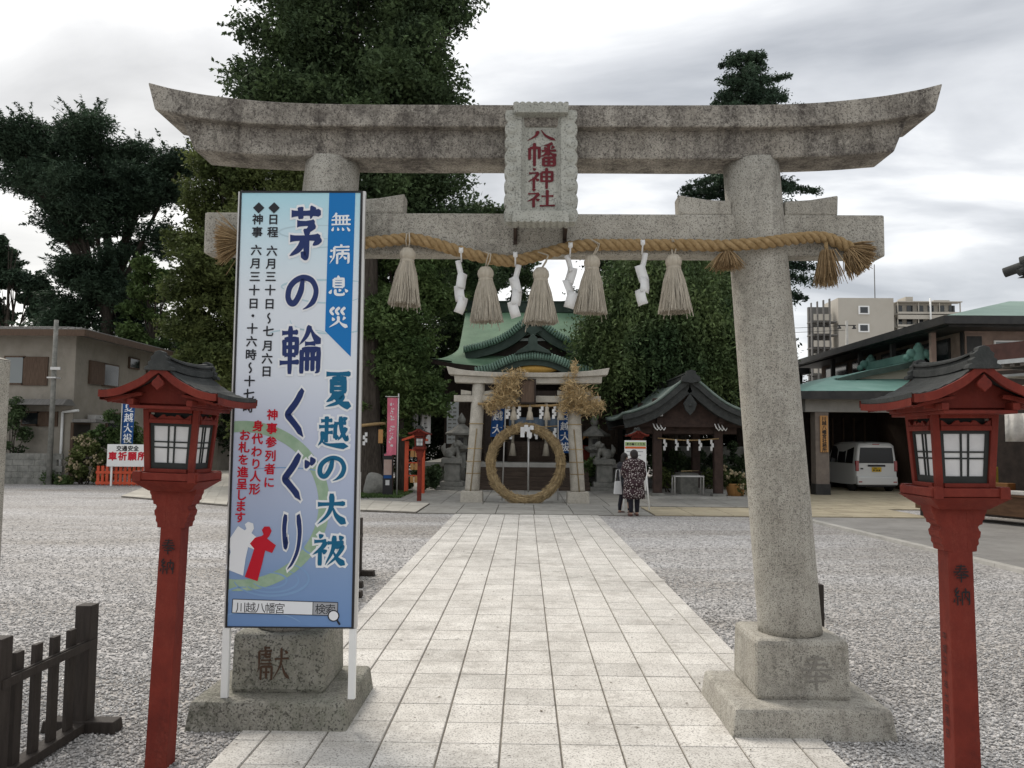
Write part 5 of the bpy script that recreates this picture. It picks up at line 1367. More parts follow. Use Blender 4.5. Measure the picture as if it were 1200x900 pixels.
for off, t0, t1, yy in ((.0, .02, .16, YA), (.16, .163, .40, YA + .10)):
    B1, B2 = A - nn * t0, A - nn * t1
    for y in (yy, YB - (yy - YA)):
        mb.strip([(x, y, z + .1) for x, z in B1], [(x, y, z + .1) for x, z in B2]); mb.strip([(x, y, z + .1) for x, z in B2], [(x, y + (.3 if y < 26 else -.3), z + .1) for x, z in B2])
mb.build('barge_board', MT['roof_dark'], rf)
B3 = A - nn * .24
mb = MB(); mb.add([(x, YA + .5, z) for x, z in B3], [list(range(len(B3)))]); mb.add([(x, YB - .5, z) for x, z in B3], [list(range(len(B3)))])
mb.strip([(x, YA + .3, z + .02) for x, z in B3], [(x, YB - .3, z + .02) for x, z in B3]); mb.build('gable_wall', MT['pav_wood'], rf)
zr = hp[0][1]
mb = MB(); mb.box(xc - .11, xc + .11, YA - .02, YB + .02, zr + .05, zr + .22); mb.box(xc - .15, xc + .15, YA - .06, YB + .06, zr + .223, zr + .26)
for y in (YA - .05, YB + .05): mb.prism([(xc - .28, zr + .0), (xc - .26, zr + .14), (xc - .15, zr + .2), (xc - .13, zr + .30), (xc, zr + .34), (xc + .13, zr + .30), (xc + .15, zr + .2), (xc + .26, zr + .14), (xc + .28, zr + .0), (xc, zr - .05)], y - .07, y + .07)
mb.build('ridge', MT['roof_dark'], rf)
pc_ = at(809, 473, YA + .05)
mb = MB(); mb.prism([(xc, pc_.z - .34), (xc + .13, pc_.z - .2), (xc + .2, pc_.z), (xc + .12, pc_.z + .12), (xc, pc_.z + .3), (xc - .12, pc_.z + .12), (xc - .2, pc_.z), (xc - .13, pc_.z - .2)], YA + .04, YA + .12); mb.ball((xc, YA + .03, pc_.z - .05), (.05, .03, .05), 5); mb.build('gable_pendant', MT['roof_dark'], rf, bevel=.02)
xa, xb = X(770, 25.05), X(841, 25.05)
zbm = Z(501, 25)
for y in (25.05, 28.3):
    for x in (xa, xb):
        MB().box(x - .13, x + .13, y - .13, y + .13, .16, 3.0).build('pillar', MT['pav_wood'], pav, bevel=.015)
        MB().box(x - .22, x + .22, y - .22, y + .22, 0, .165, tz=(.04, .04)).build('pillar_base', MT['stone_grey'], pav, bevel=.01)
    mb = MB(); mb.box(xa - .55, xb + .55, y - .09, y + .09, zbm - .15, zbm + .12); mb.box(xa - .6, xb + .6, y - .08, y + .08, zbm + .32, zbm + .52); mb.build('cross_beam', MT['pav_wood'], pav, bevel=.01)
for x in (xa, xb):
    MB().box(x - .08, x + .08, 24.5, 28.9, zbm + .13, zbm + .31).build('side_beam', MT['pav_wood'], pav)
    mb = MB(); mb.box(x - .075, x + .075, 24.44, 24.495, zbm + .36, zbm + .55); mb.build('white_beam_end', MT['white_paint'], pav)
    mb = MB(); q = Vector((x - .05, 24.62, zbm + .05))
    for kk in range(3): mb.tube([q + Vector((-.14 + .1 * kk, -.02, .1)), q + Vector((-.1 + .1 * kk, -.06, -.02)), q + Vector((-.02 + .1 * kk, -.04, -.1)), q + Vector((.05 + .09 * kk, -.02, -.02))], .018, 5)
    mb.build('white_carved_nose', MT['white_paint'], pav)
t = empty('sacred_rope', ((xa + xb) / 2, 25.0, Z(513, 25)), 'thin straw rope with white paper strips strung between the front posts of the water pavilion', 'rope')
zr_ = Z(512, 24.9); mb = MB().tube([(xa + (xb - xa) * k / 12, 24.9, zr_ - .06 * math.sin(math.pi * k / 12)) for k in range(13)], .02, 6); mb.build('cord', MT['rope'], t)
mb = MB()
for k in range(5):
    x = xa + (xb - xa) * (k + .6) / 5.2
    for j in range(3): mb.cbox((x + (.018 if j % 2 else -.018), 24.88 - .004 * j, zr_ - .1 - .10 * j), (.075, .006, .13), rz=.4 * (-1) ** j)
mb.build('paper_strips', MT['white_paper'], t)
bx0, bx1 = X(797, 26), X(817, 26)
t = empty('stone_basin', ((bx0 + bx1) / 2, 26.3, 0), 'grey stone water basin with ladles under the pavilion roof', 'basin')
MB().box(bx0, bx1, 25.9, 26.9, 0, .72, tz=(-.02, -.02)).build('trough', MT['stone_grey'], t, bevel=.03)
mb = MB()
for k in range(4):
    p = Vector((bx0 + .1 + .11 * k, 26.2 + .1 * k, .75)); mb.lathe([(.04, 0), (.045, .05), (0, .05)], 8, p); mb.tube([p + Vector((0, 0, .03)), p + Vector((.25, .05, .04))], .008, 5)
mb.build('ladle', MT['straw'], t)
f0, f1 = X(790.5, 25.2), X(824, 25.2)
t = empty('metal_stand', ((f0 + f1) / 2, 25.3, 0), 'open square metal tube frame in front of the stone water basin', 'frame')
zf_ = Z(556.5, 25.2); mb = MB().tube([(f0, 25.2, 0), (f0, 25.2, zf_), (f1, 25.2, zf_), (f1, 25.2, 0)], .035, 6); mb.tube([(f0, 25.6, 0), (f0, 25.6, zf_), (f1, 25.6, zf_), (f1, 25.6, 0)], .035, 6)
for x in (f0, f1): mb.tube([(x, 25.2, zf_), (x, 25.6, zf_)], .03, 6)
mb.build('tube_frame', MT['alu'], t)
tag(MB().box(xa - .9, xb + 1.0, 24.55, 29.0, -.05, .08).build('pavilion_floor', MT['concrete']), kind='structure')
tag(MB().box(X(770, 31), X(905, 31), 31, 31.25, 0, 1.55).build('garden_wall', MT['stone_grey'], bevel=.02), 'low grey garden wall behind the water pavilion', 'wall')

# ------------------------------------------------------------------ house at the left
MT['mortar'] = mat('house_render', (.265, .24, .20), (.33, .30, .255), 1.5, .9, .2, 50, stain=((.16, .15, .13), .8, .5, (1, 1, .3)))
MT['tin'] = mat('tin_roof', (.16, .155, .145), (.26, .25, .235), 3, .5, metal=.3, stretch=(6, .4, 1))
MT['brown_board'] = mat('brown_board', (.085, .055, .038), (.13, .088, .062), 6, .8, .2, 30, stretch=(6, 6, .6))
MT['dark_glass'] = mat('dark_glass', (.02, .024, .026), None, rough=.12, spec=.6)
MT['pale_glass'] = mat('pale_glass', (.22, .24, .24), None, rough=.2, spec=.5)
cx, Yh = at(84, 520, 30.8).x, 30.8
house = empty('two_storey_house', (cx - 5, Yh, 0), 'two storey beige house with low tin roof and brown shutters, behind the gravel', 'house')
ze = Z(393, Yh, 84)
yb_ = 39.5
MB().box(cx - 14, cx, Yh, yb_, 0, ze).build('wall', MT['mortar'], house)
mb = MB(); x0, x1, y0, y1 = cx - 15, cx + .75, Yh - .8, yb_ + .8
mb.add([(x0, y0, ze), (x1, y0, ze), (x1, y1, ze), (x0, y1, ze), (x0, y0, ze + .16), (x1, y0, ze + .16), (x1, y1, ze + .16), (x0, y1, ze + .16), (x0, (y0 + y1) / 2, ze + .9), (x1 - 3.5, (y0 + y1) / 2, ze + .9)],
       [(0, 1, 2, 3), (0, 1, 5, 4), (1, 2, 6, 5), (2, 3, 7, 6), (4, 5, 9, 8), (5, 6, 9), (6, 7, 8, 9)])
rf = mb.build('roof', MT['tin'], house)
mb = MB()
for k in range(60): x = x0 + .1 + k * (x1 - x0 - .2) / 59; mb.beam((x, y0 - .02, ze + .175), (min(x, x1 - 3.5) if x > x1 - 3.5 else x, (y0 + y1) / 2 - .1, ze + .9), .05, .03)
mb.build('roof_rolls', MT['tin'], rf)
mb = MB().box(x0, x1 + .0, y0 - .03, y0 - .002, ze - .12, ze + .12); mb.box(x1 + .002, x1 + .03, y0, y1, ze - .12, ze + .12); mb.build('fascia', MT['brown_board'], rf)
def win(parent, a, b_, fm, gl, name='window', side=False, shutter=None):
    "pixel rectangle on the front wall (or on the right side wall)"
    if not side:
        p, q = at(a[0], a[1], Yh), at(b_[0], b_[1], Yh)
        f = MB().box(p.x - .06, q.x + .06, Yh - .07, Yh + .02, q.z - .06, p.z + .06).build(name, fm, parent)
        MB().box(p.x, q.x, Yh - .078, Yh - .0705, q.z, p.z).build('pane', gl, f)
    else:
        def S(px, py):
            d = ray(px, py); t = cx / d.x; return Vector((cx, d.y * t, CAM_H + d.z * t))
        p, q = S(*a), S(*b_)
        f = MB().box(cx - .02, cx + .08, p.y - .06, q.y + .06, q.z - .06, p.z + .06).build(name, fm, parent)
        MB().box(cx + .0805, cx + .088, p.y, q.y, q.z, p.z).build('pane', gl, f)
    return f
win(house, (8, 419), (27, 449), MT['brown_board'], MT['pale_glass']); win(house, (29, 420), (54, 450), MT['brown_board'], MT['brown_board'], 'shutter')
win(house, (28, 484), (45, 497), MT['brown_board'], MT['dark_glass']); win(house, (46, 484), (66, 498), MT['brown_board'], MT['brown_board'], 'shutter')
win(house, (105, 424), (120, 450), MT['brown_board'], MT['brown_board'], 'shutter', True); win(house, (121, 427), (136, 453), MT['brown_board'], MT['dark_glass'], 'window', True)
win(house, (151, 420), (161, 432), MT['brown_board'], MT['dark_glass'], 'window', True); win(house, (172, 430), (178, 442), MT['brown_board'], MT['dark_glass'], 'window', True)
win(house, (84.5, 497), (100, 560), MT['brown_board'], MT['dark_wood'], 'door', True); win(house, (125, 485), (138, 520), MT['brown_board'], MT['dark_glass'], 'window', True)
def sp_(px, py, off=0.0):
    d = ray(px, py); t = (cx + off) / d.x; return Vector((cx + off, d.y * t, CAM_H + d.z * t))
a = at(22, 472, Yh); b_ = at(86, 472, Yh)
mb = MB().box(a.x, cx + .1, Yh - .9, Yh - .002, a.z - .1, a.z + .12, tz=(0, .3)); mb.build('lean_to_roof', MT['tin'], house)
p, q = sp_(88, 493), sp_(108, 496); mb = MB().box(cx + .002, cx + .9, p.y - .2, q.y, p.z - .06, p.z + .06); mb.build('door_canopy', MT['tin'], house)
mb = MB().tube([(cx - .35, Yh - .08, Z(483, Yh, 70)), (cx - .35, Yh - .08, 0)], .05, 8); mb.tube([(cx - .35, Yh - .08, Z(483, Yh, 70)), (cx + .25, Yh - .08, Z(481, Yh, 84))], .05, 8); mb.build('downpipe', MT['white_paint'], house)
p, q = sp_(100, 489), sp_(106, 492); MB().box(cx + .09, cx + .4, p.y, p.y + .6, q.z - .1, p.z + .1).build('meter_box', MT['alu'], house)
p0 = gnd(57, 568); t = empty('utility_pole', (p0.x, p0.y, 0), 'thin grey utility pole standing in front of the beige house', 'utility pole')
zt2 = at(57, 375, p0.y).z; MB().tube([(p0.x, p0.y, -.1), (p0.x, p0.y, zt2)], [.095, .075], 12).build('shaft', MT['stone_grey'], t)
mb = MB(); zc = at(57, 432, p0.y).z; mb.box(p0.x - .05, p0.x + .3, p0.y - .16, p0.y - .1, zc - .05, zc + .05); mb.box(p0.x - .16, p0.x + .16, p0.y - .16, p0.y + .16, zc - .35, zc - .3); mb.build('clamp', MT['alu'], t)
a, b_ = gnd(0, 567), gnd(50, 569)
mb = MB(); zt3 = at(25, 531, a.y).z
for j in range(5):
    for k in range(18):
        o_ = .2 * (j % 2); x = a.x - 3 + k * .4 + o_
        if x + .4 < b_.x + .3: mb.box(x + .004, x + .396, a.y, a.y + .12, j * zt3 / 5 + .004, (j + 1) * zt3 / 5 - .004)
tag(mb.build('block_wall', MT['stone_grey']), 'low grey concrete block wall in front of the house at the left edge', 'wall')
# annex with dark roof
t = empty('annex_house', (X(225, 42), 42, 0), 'low house with plain grey roof partly hidden behind the left red lantern roof', 'house')
xa_, xb_ = X(182, 42), X(262, 42); z1, z2 = Z(478, 41), Z(425, 45)
MB().box(xa_ + .3, xb_ - .3, 42, 49, 0, z1 + .2).build('wall', MT['mortar'], t)
mb = MB().add([(xa_ - .3, 41, z1), (xb_, 41, z1), (xb_, 45.5, z2), (xa_ - .3, 45.5, z2), (xb_, 50, z1), (xa_ - .3, 50, z1)], [(0, 1, 2, 3), (3, 2, 4, 5)]); mb.build('roof', MT['roof_dark'], t, solid=.18)
MB().box(X(150, 43), xa_, 43, 49, 0, Z(440, 43)).build('side_wing', MT['mortar'], t)

# ------------------------------------------------------------------ shrine office, carport and stall at the right
MT['brick'] = mat('brick_tile', (.23, .165, .135), (.31, .225, .185), 3, .85, .2, 60, coord='World')
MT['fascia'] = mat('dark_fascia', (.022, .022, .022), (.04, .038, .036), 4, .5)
MT['green_roof'] = mat('green_sheet_roof', (.16, .245, .20), (.20, .295, .245), 1, .55, coord='World', stain=((.12, .18, .15), .7, .4, (1, 1, 1)))
MT['teal_roof'] = mat('teal_copper', (.115, .245, .205), (.165, .31, .265), 1.5, .6, coord='World')
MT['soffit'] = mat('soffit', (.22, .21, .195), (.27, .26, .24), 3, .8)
off = empty('shrine_office', (16, 30, 0), 'two storey brick office building with wide dark eaves and green roof at the right', 'office building')
E0 = at(1107, 379, 26); ex, ey, ez = E0.x, 26.0, E0.z
ex1, ey1 = ex + 22, 41.5
MB().box(ex + 1.3, ex1 - 1, 27.3, ey1 - 1, 0, ez + .1).build('wall', MT['brick'], off)
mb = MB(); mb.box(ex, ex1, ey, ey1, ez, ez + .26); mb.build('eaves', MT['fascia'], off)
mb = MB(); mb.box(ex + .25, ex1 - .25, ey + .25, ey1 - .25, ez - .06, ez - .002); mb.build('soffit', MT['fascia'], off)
ap = at(1183, 353, 33.7); rz_ = ap.z
mb = MB().add([(ex + .1, ey + .1, ez + .27), (ex1, ey + .1, ez + .27), (ex1, ey1, ez + .27), (ex + .1, ey1, ez + .27), (ap.x, 33.7, rz_), (ex1 - 6, 33.7, rz_)], [(0, 1, 5, 4), (1, 2, 5), (2, 3, 4, 5), (3, 0, 4)])
mb.build('roof', MT['green_roof'], off)
fy = 27.3
def ofw(a, b_, name, m1, m2, prot=.05):
    p, q = at(*a, fy), at(*b_, fy)
    f = MB().box(p.x - .05, q.x + .05, fy - prot, fy + .02, q.z - .05, p.z + .05).build(name, m1, off); MB().box(p.x, q.x, fy - prot - .006, fy - prot - .0005, q.z, p.z).build('pane', m2, f); return f
ofw((1132, 394), (1151, 432), 'balcony_opening', MT['brick'], MT['fascia'], .03)  # flat dark panel stands in for the shade inside the balcony
f = ofw((1166, 401), (1215, 425), 'window', MT['white_paint'], MT['pale_glass']); p = at(1187, 401, fy); q = at(1190, 425, fy); MB().box(p.x, q.x, fy - .075, fy - .0565, q.z, p.z).build('sash', MT['dark_wood'], f)
wx = ex + 1.3
for k, (ya, yb2) in enumerate(((28.2, 30.4), (31.2, 33.6), (34.2, 36.6), (37.2, 39.8))):
    f = MB().box(wx - .05, wx + .02, ya, yb2, 3.4, 5.3).build('window', MT['fascia'], off); MB().box(wx - .056, wx - .0505, ya + .08, yb2 - .08, 3.48, 5.22).build('pane', MT['dark_glass'], f)
    MB().box(wx - .9, wx - .74, ya - .5, ya - .34, 3.2, ez - .062).build('veranda_post', MT['brick'] if k == 0 else MT['fascia'], off)
MB().box(wx - 1.0, wx - .06, 27.5, 40.4, 3.05, 3.25).build('veranda_floor', MT['fascia'], off)
MB().tube([(wx - .15, 27.2, ez - .1), (wx - .15, 27.2, 0)], .06, 8).build('downpipe', MT['fascia'], off)
mb = MB(); p = at(934, 434, 40.5); mb.box(p.x - .5, wx - 1.01, 39.2, 41, p.z - .28, p.z + .0); mb.box(p.x - .1, p.x + .1, 40, 40.2, 0, p.z - .281); mb.build('rear_lean_to', MT['fascia'], off)
# carport
cp = empty('carport', (10.5, 27.5, 0), 'entrance porch with turquoise copper roof over the parked white van', 'carport')
Yc = 26.6
cl0, cl1 = at(938, 458, Yc), at(1080, 458, Yc)
ct0, ct1 = at(981, 440, 30.2), at(1080, 440, 30.2)
mb = MB().add([cl0, cl1, ct1, ct0, (cl0.x, 33, cl0.z), (ct0.x, 33, ct0.z), ], [(0, 1, 2, 3), (0, 3, 5, 4)]); mb.add([ct0, ct1, (ct1.x, 33, ct1.z), (ct0.x, 33, ct0.z)], [(0, 1, 2, 3)])
rf = mb.build('roof', MT['teal_roof'], cp)
mb = MB().box(cl0.x - .05, cl1.x + .05, Yc - .03, Yc + .08, cl0.z - .26, cl0.z - .003); mb.box(cl0.x - .05, cl0.x + .06, Yc + .083, 33, cl0.z - .26, cl0.z - .003); mb.build('gutter', MT['fascia'], rf)
MB().box(cl0.x + .1, cl1.x, Yc + .1, 33, cl0.z - .2, cl0.z - .12).build('ceiling', MT['soffit'], cp)
MB().box(cl0.x + .3, cl1.x, Yc + .45, Yc + .75, cl0.z - .65, cl0.z - .203).build('lintel', MT['soffit'], cp)
c0, c1 = at(957, 560, 27.0), at(973, 560, 27.0)
MT['col_tile'] = mat('column_tile', (.15, .125, .105), (.20, .165, .14), 6, .8, .2, 40)
colu = MB().box(c0.x, c1.x, 27.05, 27.5, 0, cl0.z - .66).build('column', MT['col_tile'], cp, bevel=.01)
MB().box(c0.x - .02, c1.x + .02, 27.03, 27.52, 0, .38).build('column_base', MT['fascia'], cp)
MB().box(cl0.x - .4, 15, 33, 33.2, 0, cl0.z).build('back_wall', MT['shrine_wood'], cp)
MB().box(13.9, 14.1, 27.4, 33, 0, cl0.z - .2).build('side_wall', MT['brown_board'], cp)
mb = MB()
for k in range(9): mb.box(10 + k * .42, 10.06 + k * .42, 32.9, 32.99, .2, 2.7)
mb.build('lattice', MT['brown_board'], cp)
p, q = at(961, 487, 27.0), at(971, 530, 27.0)
MT['plaque_wood'] = mat('plaque_wood', (.40, .20, .07), (.50, .27, .10), 6, .6, stretch=(8, 1, .6))
t = empty('wooden_sign', ((p.x + q.x) / 2, 27.0, q.z), 'narrow orange wooden name board with dark brush characters on the grey entrance column', 'sign')
bd = MB().box(p.x, q.x, 27.0, 27.045, q.z, p.z).build('board', MT['plaque_wood'], t, bevel=.005)
sh = Sheet(((p.x + q.x) / 2, 27.0, 0), (1, 0, 0), (0, 0, 1)); mb = MB()
for k, ch in enumerate('川越八幡宮社務所'): put_glyph(mb, sh, ch, 0, p.z - .1 - k * (p.z - q.z - .12) / 7.4, .15, .15, .03, .003)
mb.build('lettering', MT['ink'], bd, fix=False)
# gabled entrance roof behind the carport roof
gp = [at(a, b_, 29.0) for a, b_ in ((981, 443), (1020, 433), (1052, 427), (1075, 421.5), (1100, 429), (1125, 436), (1160, 445))]
mb = MB(); G0 = [tuple(p) for p in gp]; G1 = [(x, 33.2, z) for x, y, z in G0]; mb.strip(G0, G1)
for a in (.12,): mb.strip(G0, [(x, y, z - .16) for x, y, z in G0])
rf2 = mb.build('gable_roof', MT['teal_roof'], cp)
mb = MB().add([(x, 29.3, z - .1) for x, y, z in G0] + [(G0[-1][0], 29.3, G0[-1][2] - .9), (G0[0][0], 29.3, G0[0][2] - .9)], [list(range(len(G0) + 2))]); MT['cream'] = mat('cream_wall', (.40, .365, .29), (.46, .42, .34), 3, .85); mb.build('gable_wall', MT['cream'], rf2)
mb = MB().strip([(x, 28.97, z - .02) for x, y, z in G0], [(x, 28.97, z - .22) for x, y, z in G0]); mb.build('barge_board', MT['copper_dark'], rf2)
mb = MB(); xg, zg = gp[3].x, gp[3].z; mb.box(xg - .14, xg + .14, 28.95, 33.0, zg - .02, zg + .26)
for yy in (28.9, 32.9):
    for dx, dz, r in ((0, .34, .2), (-.26, .2, .17), (.26, .2, .17), (-.42, .06, .12), (.42, .06, .12), (0, .12, .24), (0, .5, .1)): mb.ball((xg + dx, yy, zg + dz), (r, .13, r), 6)
mb.build('ridge', MT['teal_roof'], rf2)

# stall
so = Vector((9.1, 19.6, 0)); su_ = Vector((.40, -.9165, 0)); sn_ = Vector((.9165, .40, 0))
MS = Matrix(((su_.x, sn_.x, 0, so.x), (su_.y, sn_.y, 0, so.y), (0, 0, 1, 0), (0, 0, 0, 1)))
MT['stall_red'] = mat('stall_red', (.055, .025, .02), (.08, .035, .028), 5, .7)
stall = empty('amulet_stall', so, 'dark tiled shop stall with beige awning at the right edge behind the red lantern', 'stall')
MT['counter_wood'] = mat('counter_wood', (.085, .042, .020), (.13, .068, .034), 4, .6, .15, 30, stretch=(1, 1, 5))
mb = MB().box(0, 8, 0, .8, .20, .60, M=MS); mb.build('counter', MT['counter_wood'], stall, bevel=.01)
mb = MB().box(-.04, 8.04, -.05, .85, .603, .65, M=MS); mb.build('counter_top', MT['counter_wood'], stall)
for k in range(4): MB().box(.05 + k * 2.6, .28 + k * 2.6, .1, .5, -.02, .197, M=MS).build('leg', MT['fascia'], stall)
MB().box(-.3, 8, 1.7, 1.9, 0, 3.4, M=MS).build('back_wall', MT['shrine_wood'], stall); MB().box(2.3, 2.42, .9, 1.69, 0, 3.3, M=MS).build('side_wall', MT['shrine_wood'], stall)
for k in range(3): MB().box(2.27 + k * 2.7, 2.43 + k * 2.7, .74, .88, .66, 3.41, M=MS).build('post', MT['shrine_wood'], stall)
RU = 2.3
mb = MB().box(RU, 9, -.5, 4.3, 3.42, 3.72, M=MS); rfs = mb.build('roof', MT['fascia'], stall)
mb = MB().box(RU - .02, 9, -.54, -.503, 3.40, 3.74, M=MS); mb.box(RU - .04, RU - .003, -.5, 4.3, 3.40, 3.74, M=MS); mb.build('eaves_board', MT['stall_red'], rfs)
mb = MB().box(RU - .03, 9, -.60, -.545, 3.31, 3.395, M=MS); mb.build('gutter', MT['grey_paint'], rfs)
mb = MB()
for k in range(30): mb.box(RU + .05 + k * .22, RU + .15 + k * .22, -.45, .9, 3.26, 3.418, M=MS)
mb.build('rafter', MT['soffit'], rfs)
mb = MB().box(RU, 8, -.2, .86, 3.08, 3.13, M=MS); mb.build('shelf_board', MT['grey_paint'], stall)
MT['awning'] = mat('awning_cloth', (.46, .38, .29), (.52, .44, .34), 2, .85, trans=.15)
mb = MB().grid([[MS @ Vector((u, v, z + .03 * math.sin(u * 5))) for u in np.linspace(RU + .05, 7.9, 40)] for v, z in ((.8, 3.02), (.1, 2.86), (-.2, 2.72), (-.21, 2.60))]); tag(mb.build('awning', MT['awning'], stall, solid=.01))
gm = {'yellow_box': (.45, .36, .06), 'red_cloth': (.40, .04, .035), 'white_box': (.62, .60, .56), 'amber_box': (.22, .10, .03)}
for k_, v in gm.items(): MT[k_] = mat(k_, v, tuple(c * .75 for c in v), 8, .7)
goods = [('yellow amulet box standing on the stall counter', 'yellow_box', 1.5, .25, .25, .55), ('second yellow amulet box beside the brown crate', 'yellow_box', 1.2, .25, .22, .50), ('brown wooden tray under the yellow boxes on the stall counter', 'amber_box', 1.75, .1, .5, .22),
         ('red and white paper fortune box on the stall counter', 'red_cloth', 2.75, .2, .28, .48), ('white box beside the red box on the stall counter', 'white_box', 3.15, .2, .3, .45), ('pale flat tray of charms at the front of the stall counter', 'white_box', 2.3, -.02, .7, .08), ('larger white box near the right end of the visible counter', 'white_box', 3.7, .25, .4, .5)]
for lb, m_, u, v, w, h in goods:
    tag(MB().box(u, u + w, v, v + .25, .652, .652 + h, M=MS).build('goods_box', MT[m_], bevel=.01), lb, 'box', 'goods on the stall counter')
for k, (u, w, z0, z1, m_) in enumerate(((1.9, .5, 1.75, 2.35, 'white_box'), (2.5, .25, 1.5, 2.4, 'red_cloth'), (2.85, .5, 1.8, 2.4, 'grey_paint'), (3.5, .25, 1.5, 2.4, 'red_cloth'), (3.9, .6, 1.7, 2.4, 'white_box'))):
    mb = MB().grid([[MS @ Vector((u + w * j / 8, .55 + .03 * math.sin(j * 1.3), z)) for j in range(9)] for z in (z0, (z0 + z1) / 2, z1)])
    tag(mb.build('hanging_cloth', MT[m_], solid=.012), ('white cloth banner hanging over the stall, nearest the lantern', 'narrow red cloth strip next to the first white one in the stall', 'grey cloth panel in the middle of the stall opening', 'narrow red cloth strip farther right in the stall', 'white cloth at the right frame edge in the stall')[k], 'cloth', 'cloths hanging in the stall')
# tiled hut of which only the eaves corner reaches into view
hp0 = at(1180, 326, 12.2); hut = empty('tiled_roof_hut', (hp0.x + 3, 11, 0), 'dark tiled roof corner jutting in at the upper right edge', 'building')
hx0 = hp0.x; hz = hp0.z
MB().box(hx0 + 1.0, hx0 + 5, 7.5, 11.4, 0, hz + .1).build('wall', MT['mortar'], hut)
mb = MB().add([(hx0 + .15, 12.2, hz), (hx0 + 6, 12.2, hz), (hx0 + 6, 6.5, hz), (hx0 + .15, 6.5, hz), (hx0 + 2.9, 9.4, hz + 1.4), (hx0 + 3.6, 9.4, hz + 1.4)], [(0, 1, 5, 4), (1, 2, 5), (2, 3, 4, 5), (3, 0, 4), (0, 1, 2, 3)]); rfh = mb.build('roof', MT['roof_dark'], hut)
mb = MB()
mb.tube([(hx0 + 2.9, 9.4, hz + 1.5), (hx0 + .5, 11.85, hz + .30), (hx0 + .18, 12.15, hz + .22)], [.1, .1, .09], 8); mb.tube([(hx0 + .9, 11.4, hz + .42), (hx0 + .02, 12.3, hz + .10)], .075, 8)
for k in range(22): mb.tube([(hx0 + .12, 12.1 - k * .25, hz + .06), (hx0 + 1.2, 12.1 - k * .25, hz + .60)], .06, 6)
for k in range(20): mb.tube([(hx0 + .3 + k * .25, 12.24, hz + .06), (hx0 + .3 + k * .25, 11.2, hz + .55)], .06, 6)
mb.build('roof_tile_rolls', MT['roof_dark'], rfh)
MB().box(hx0 + .28, hx0 + 5.8, 6.6, 12.05, hz - .22, hz - .012).build('eaves_board', MT['dark_wood'], rfh)

# apartment block far behind
MT['apart'] = mat('apartment_render', (.42, .39, .335), (.46, .43, .375), .2, .9)
MT['apart_dark'] = mat('apartment_shade', (.13, .125, .12), (.17, .165, .155), .3, .9)  # darker grey for the left wall, posts and balcony floors
Ya = 180.0
apt = empty('apartment_block', (X(1040, Ya), Ya, 0), 'cream coloured apartment block far behind the office roof', 'apartment building')
def A_(px, py, Y=Ya): return at(px, py, Y)
def abox(name, x0, x1, py0, py1, y0, y1, m_, par=apt):
    p, q = A_(x0, py0), A_(x1, py1); return MB().box(p.x, q.x, y0, y1, max(0, q.z) if py1 < 500 else 0, p.z).build(name, m_, par)
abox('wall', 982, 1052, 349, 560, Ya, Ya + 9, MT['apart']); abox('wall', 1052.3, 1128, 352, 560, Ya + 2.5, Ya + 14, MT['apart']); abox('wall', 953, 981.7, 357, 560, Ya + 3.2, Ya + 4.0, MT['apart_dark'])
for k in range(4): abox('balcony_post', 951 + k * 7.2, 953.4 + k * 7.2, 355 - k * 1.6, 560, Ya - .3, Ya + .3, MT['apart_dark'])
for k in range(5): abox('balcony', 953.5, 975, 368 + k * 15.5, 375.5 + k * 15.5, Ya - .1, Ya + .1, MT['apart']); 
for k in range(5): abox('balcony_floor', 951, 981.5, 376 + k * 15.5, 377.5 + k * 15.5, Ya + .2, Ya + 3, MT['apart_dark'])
for py in (359, 380, 401):
    f = abox('window', 1005.5, 1018.5, py - .5, py + 9.5, Ya - .25, Ya - .02, MT['white_paint']); abox('pane', 1007.5, 1016.5, py + 1, py + 8, Ya - .3, Ya - .26, MT['dark_glass'], f)
for k in range(4):
    abox('balcony', 1053, 1128, 365 + k * 15, 374 + k * 15, Ya + .2, Ya + .5, MT['apart'])
    abox('balcony_floor', 1053, 1128.5, 352.5 + k * 15, 354 + k * 15, Ya + .2, Ya + 2.4, MT['apart'])
    for j in range(6): abox('balcony_screen', 1056 + j * 12.5, 1063 + j * 12.5, 356 + k * 15, 364.5 + k * 15, Ya + 2.3, Ya + 2.45, MT['dark_glass'])
    for j in range(4): abox('balcony_post', 1053 + j * 24.5, 1054.2 + j * 24.5, 354 + k * 15, 366 + k * 15, Ya + .55, Ya + .8, MT['apart'])
abox('roof_house', 1071, 1080, 344, 352, Ya + 4, Ya + 8, MT['apart']); abox('roof_house', 1105, 1124, 348, 352, Ya + 4, Ya + 8, MT['apart'])
p, q = A_(1088.5, 350), A_(1089.5, 375); MB().tube([(p.x, Ya - .6, q.z - 3), (p.x, Ya - .6, p.z)], .18, 6).build('drain_pipe', MT['white_paint'], apt)
p = A_(1038, 303); MB().tube([(p.x, Ya + 6, A_(1038, 350).z), (p.x, Ya + 6, p.z)], .10, 6).build('lightning_rod', MT['apart_dark'], apt)
up = at(992, 376, 90); t = empty('utility_pole', (up.x, 90, 0), 'utility pole with two dark lamps in front of the cream apartment block', 'utility pole')
MB().tube([(up.x, 90, 0), (up.x, 90, up.z)], .16, 8).build('shaft', MT['concrete'], t)
mb = MB(); z9 = at(992, 384, 90).z; mb.box(up.x - 1, up.x + 1, 89.95, 90.05, z9 + .2, z9 + .3)
mb.build('crossarm', MT['fascia'], t)
for sd in (-1, 1): MB().lathe([(0, .25), (.08, .2), (.22, -.05), (.24, -.12), (0, -.12)], 10, (up.x + sd * .8, 90, z9)).build('lamp', MT['fascia'], t)  # dark cones standing for the pole's transformers
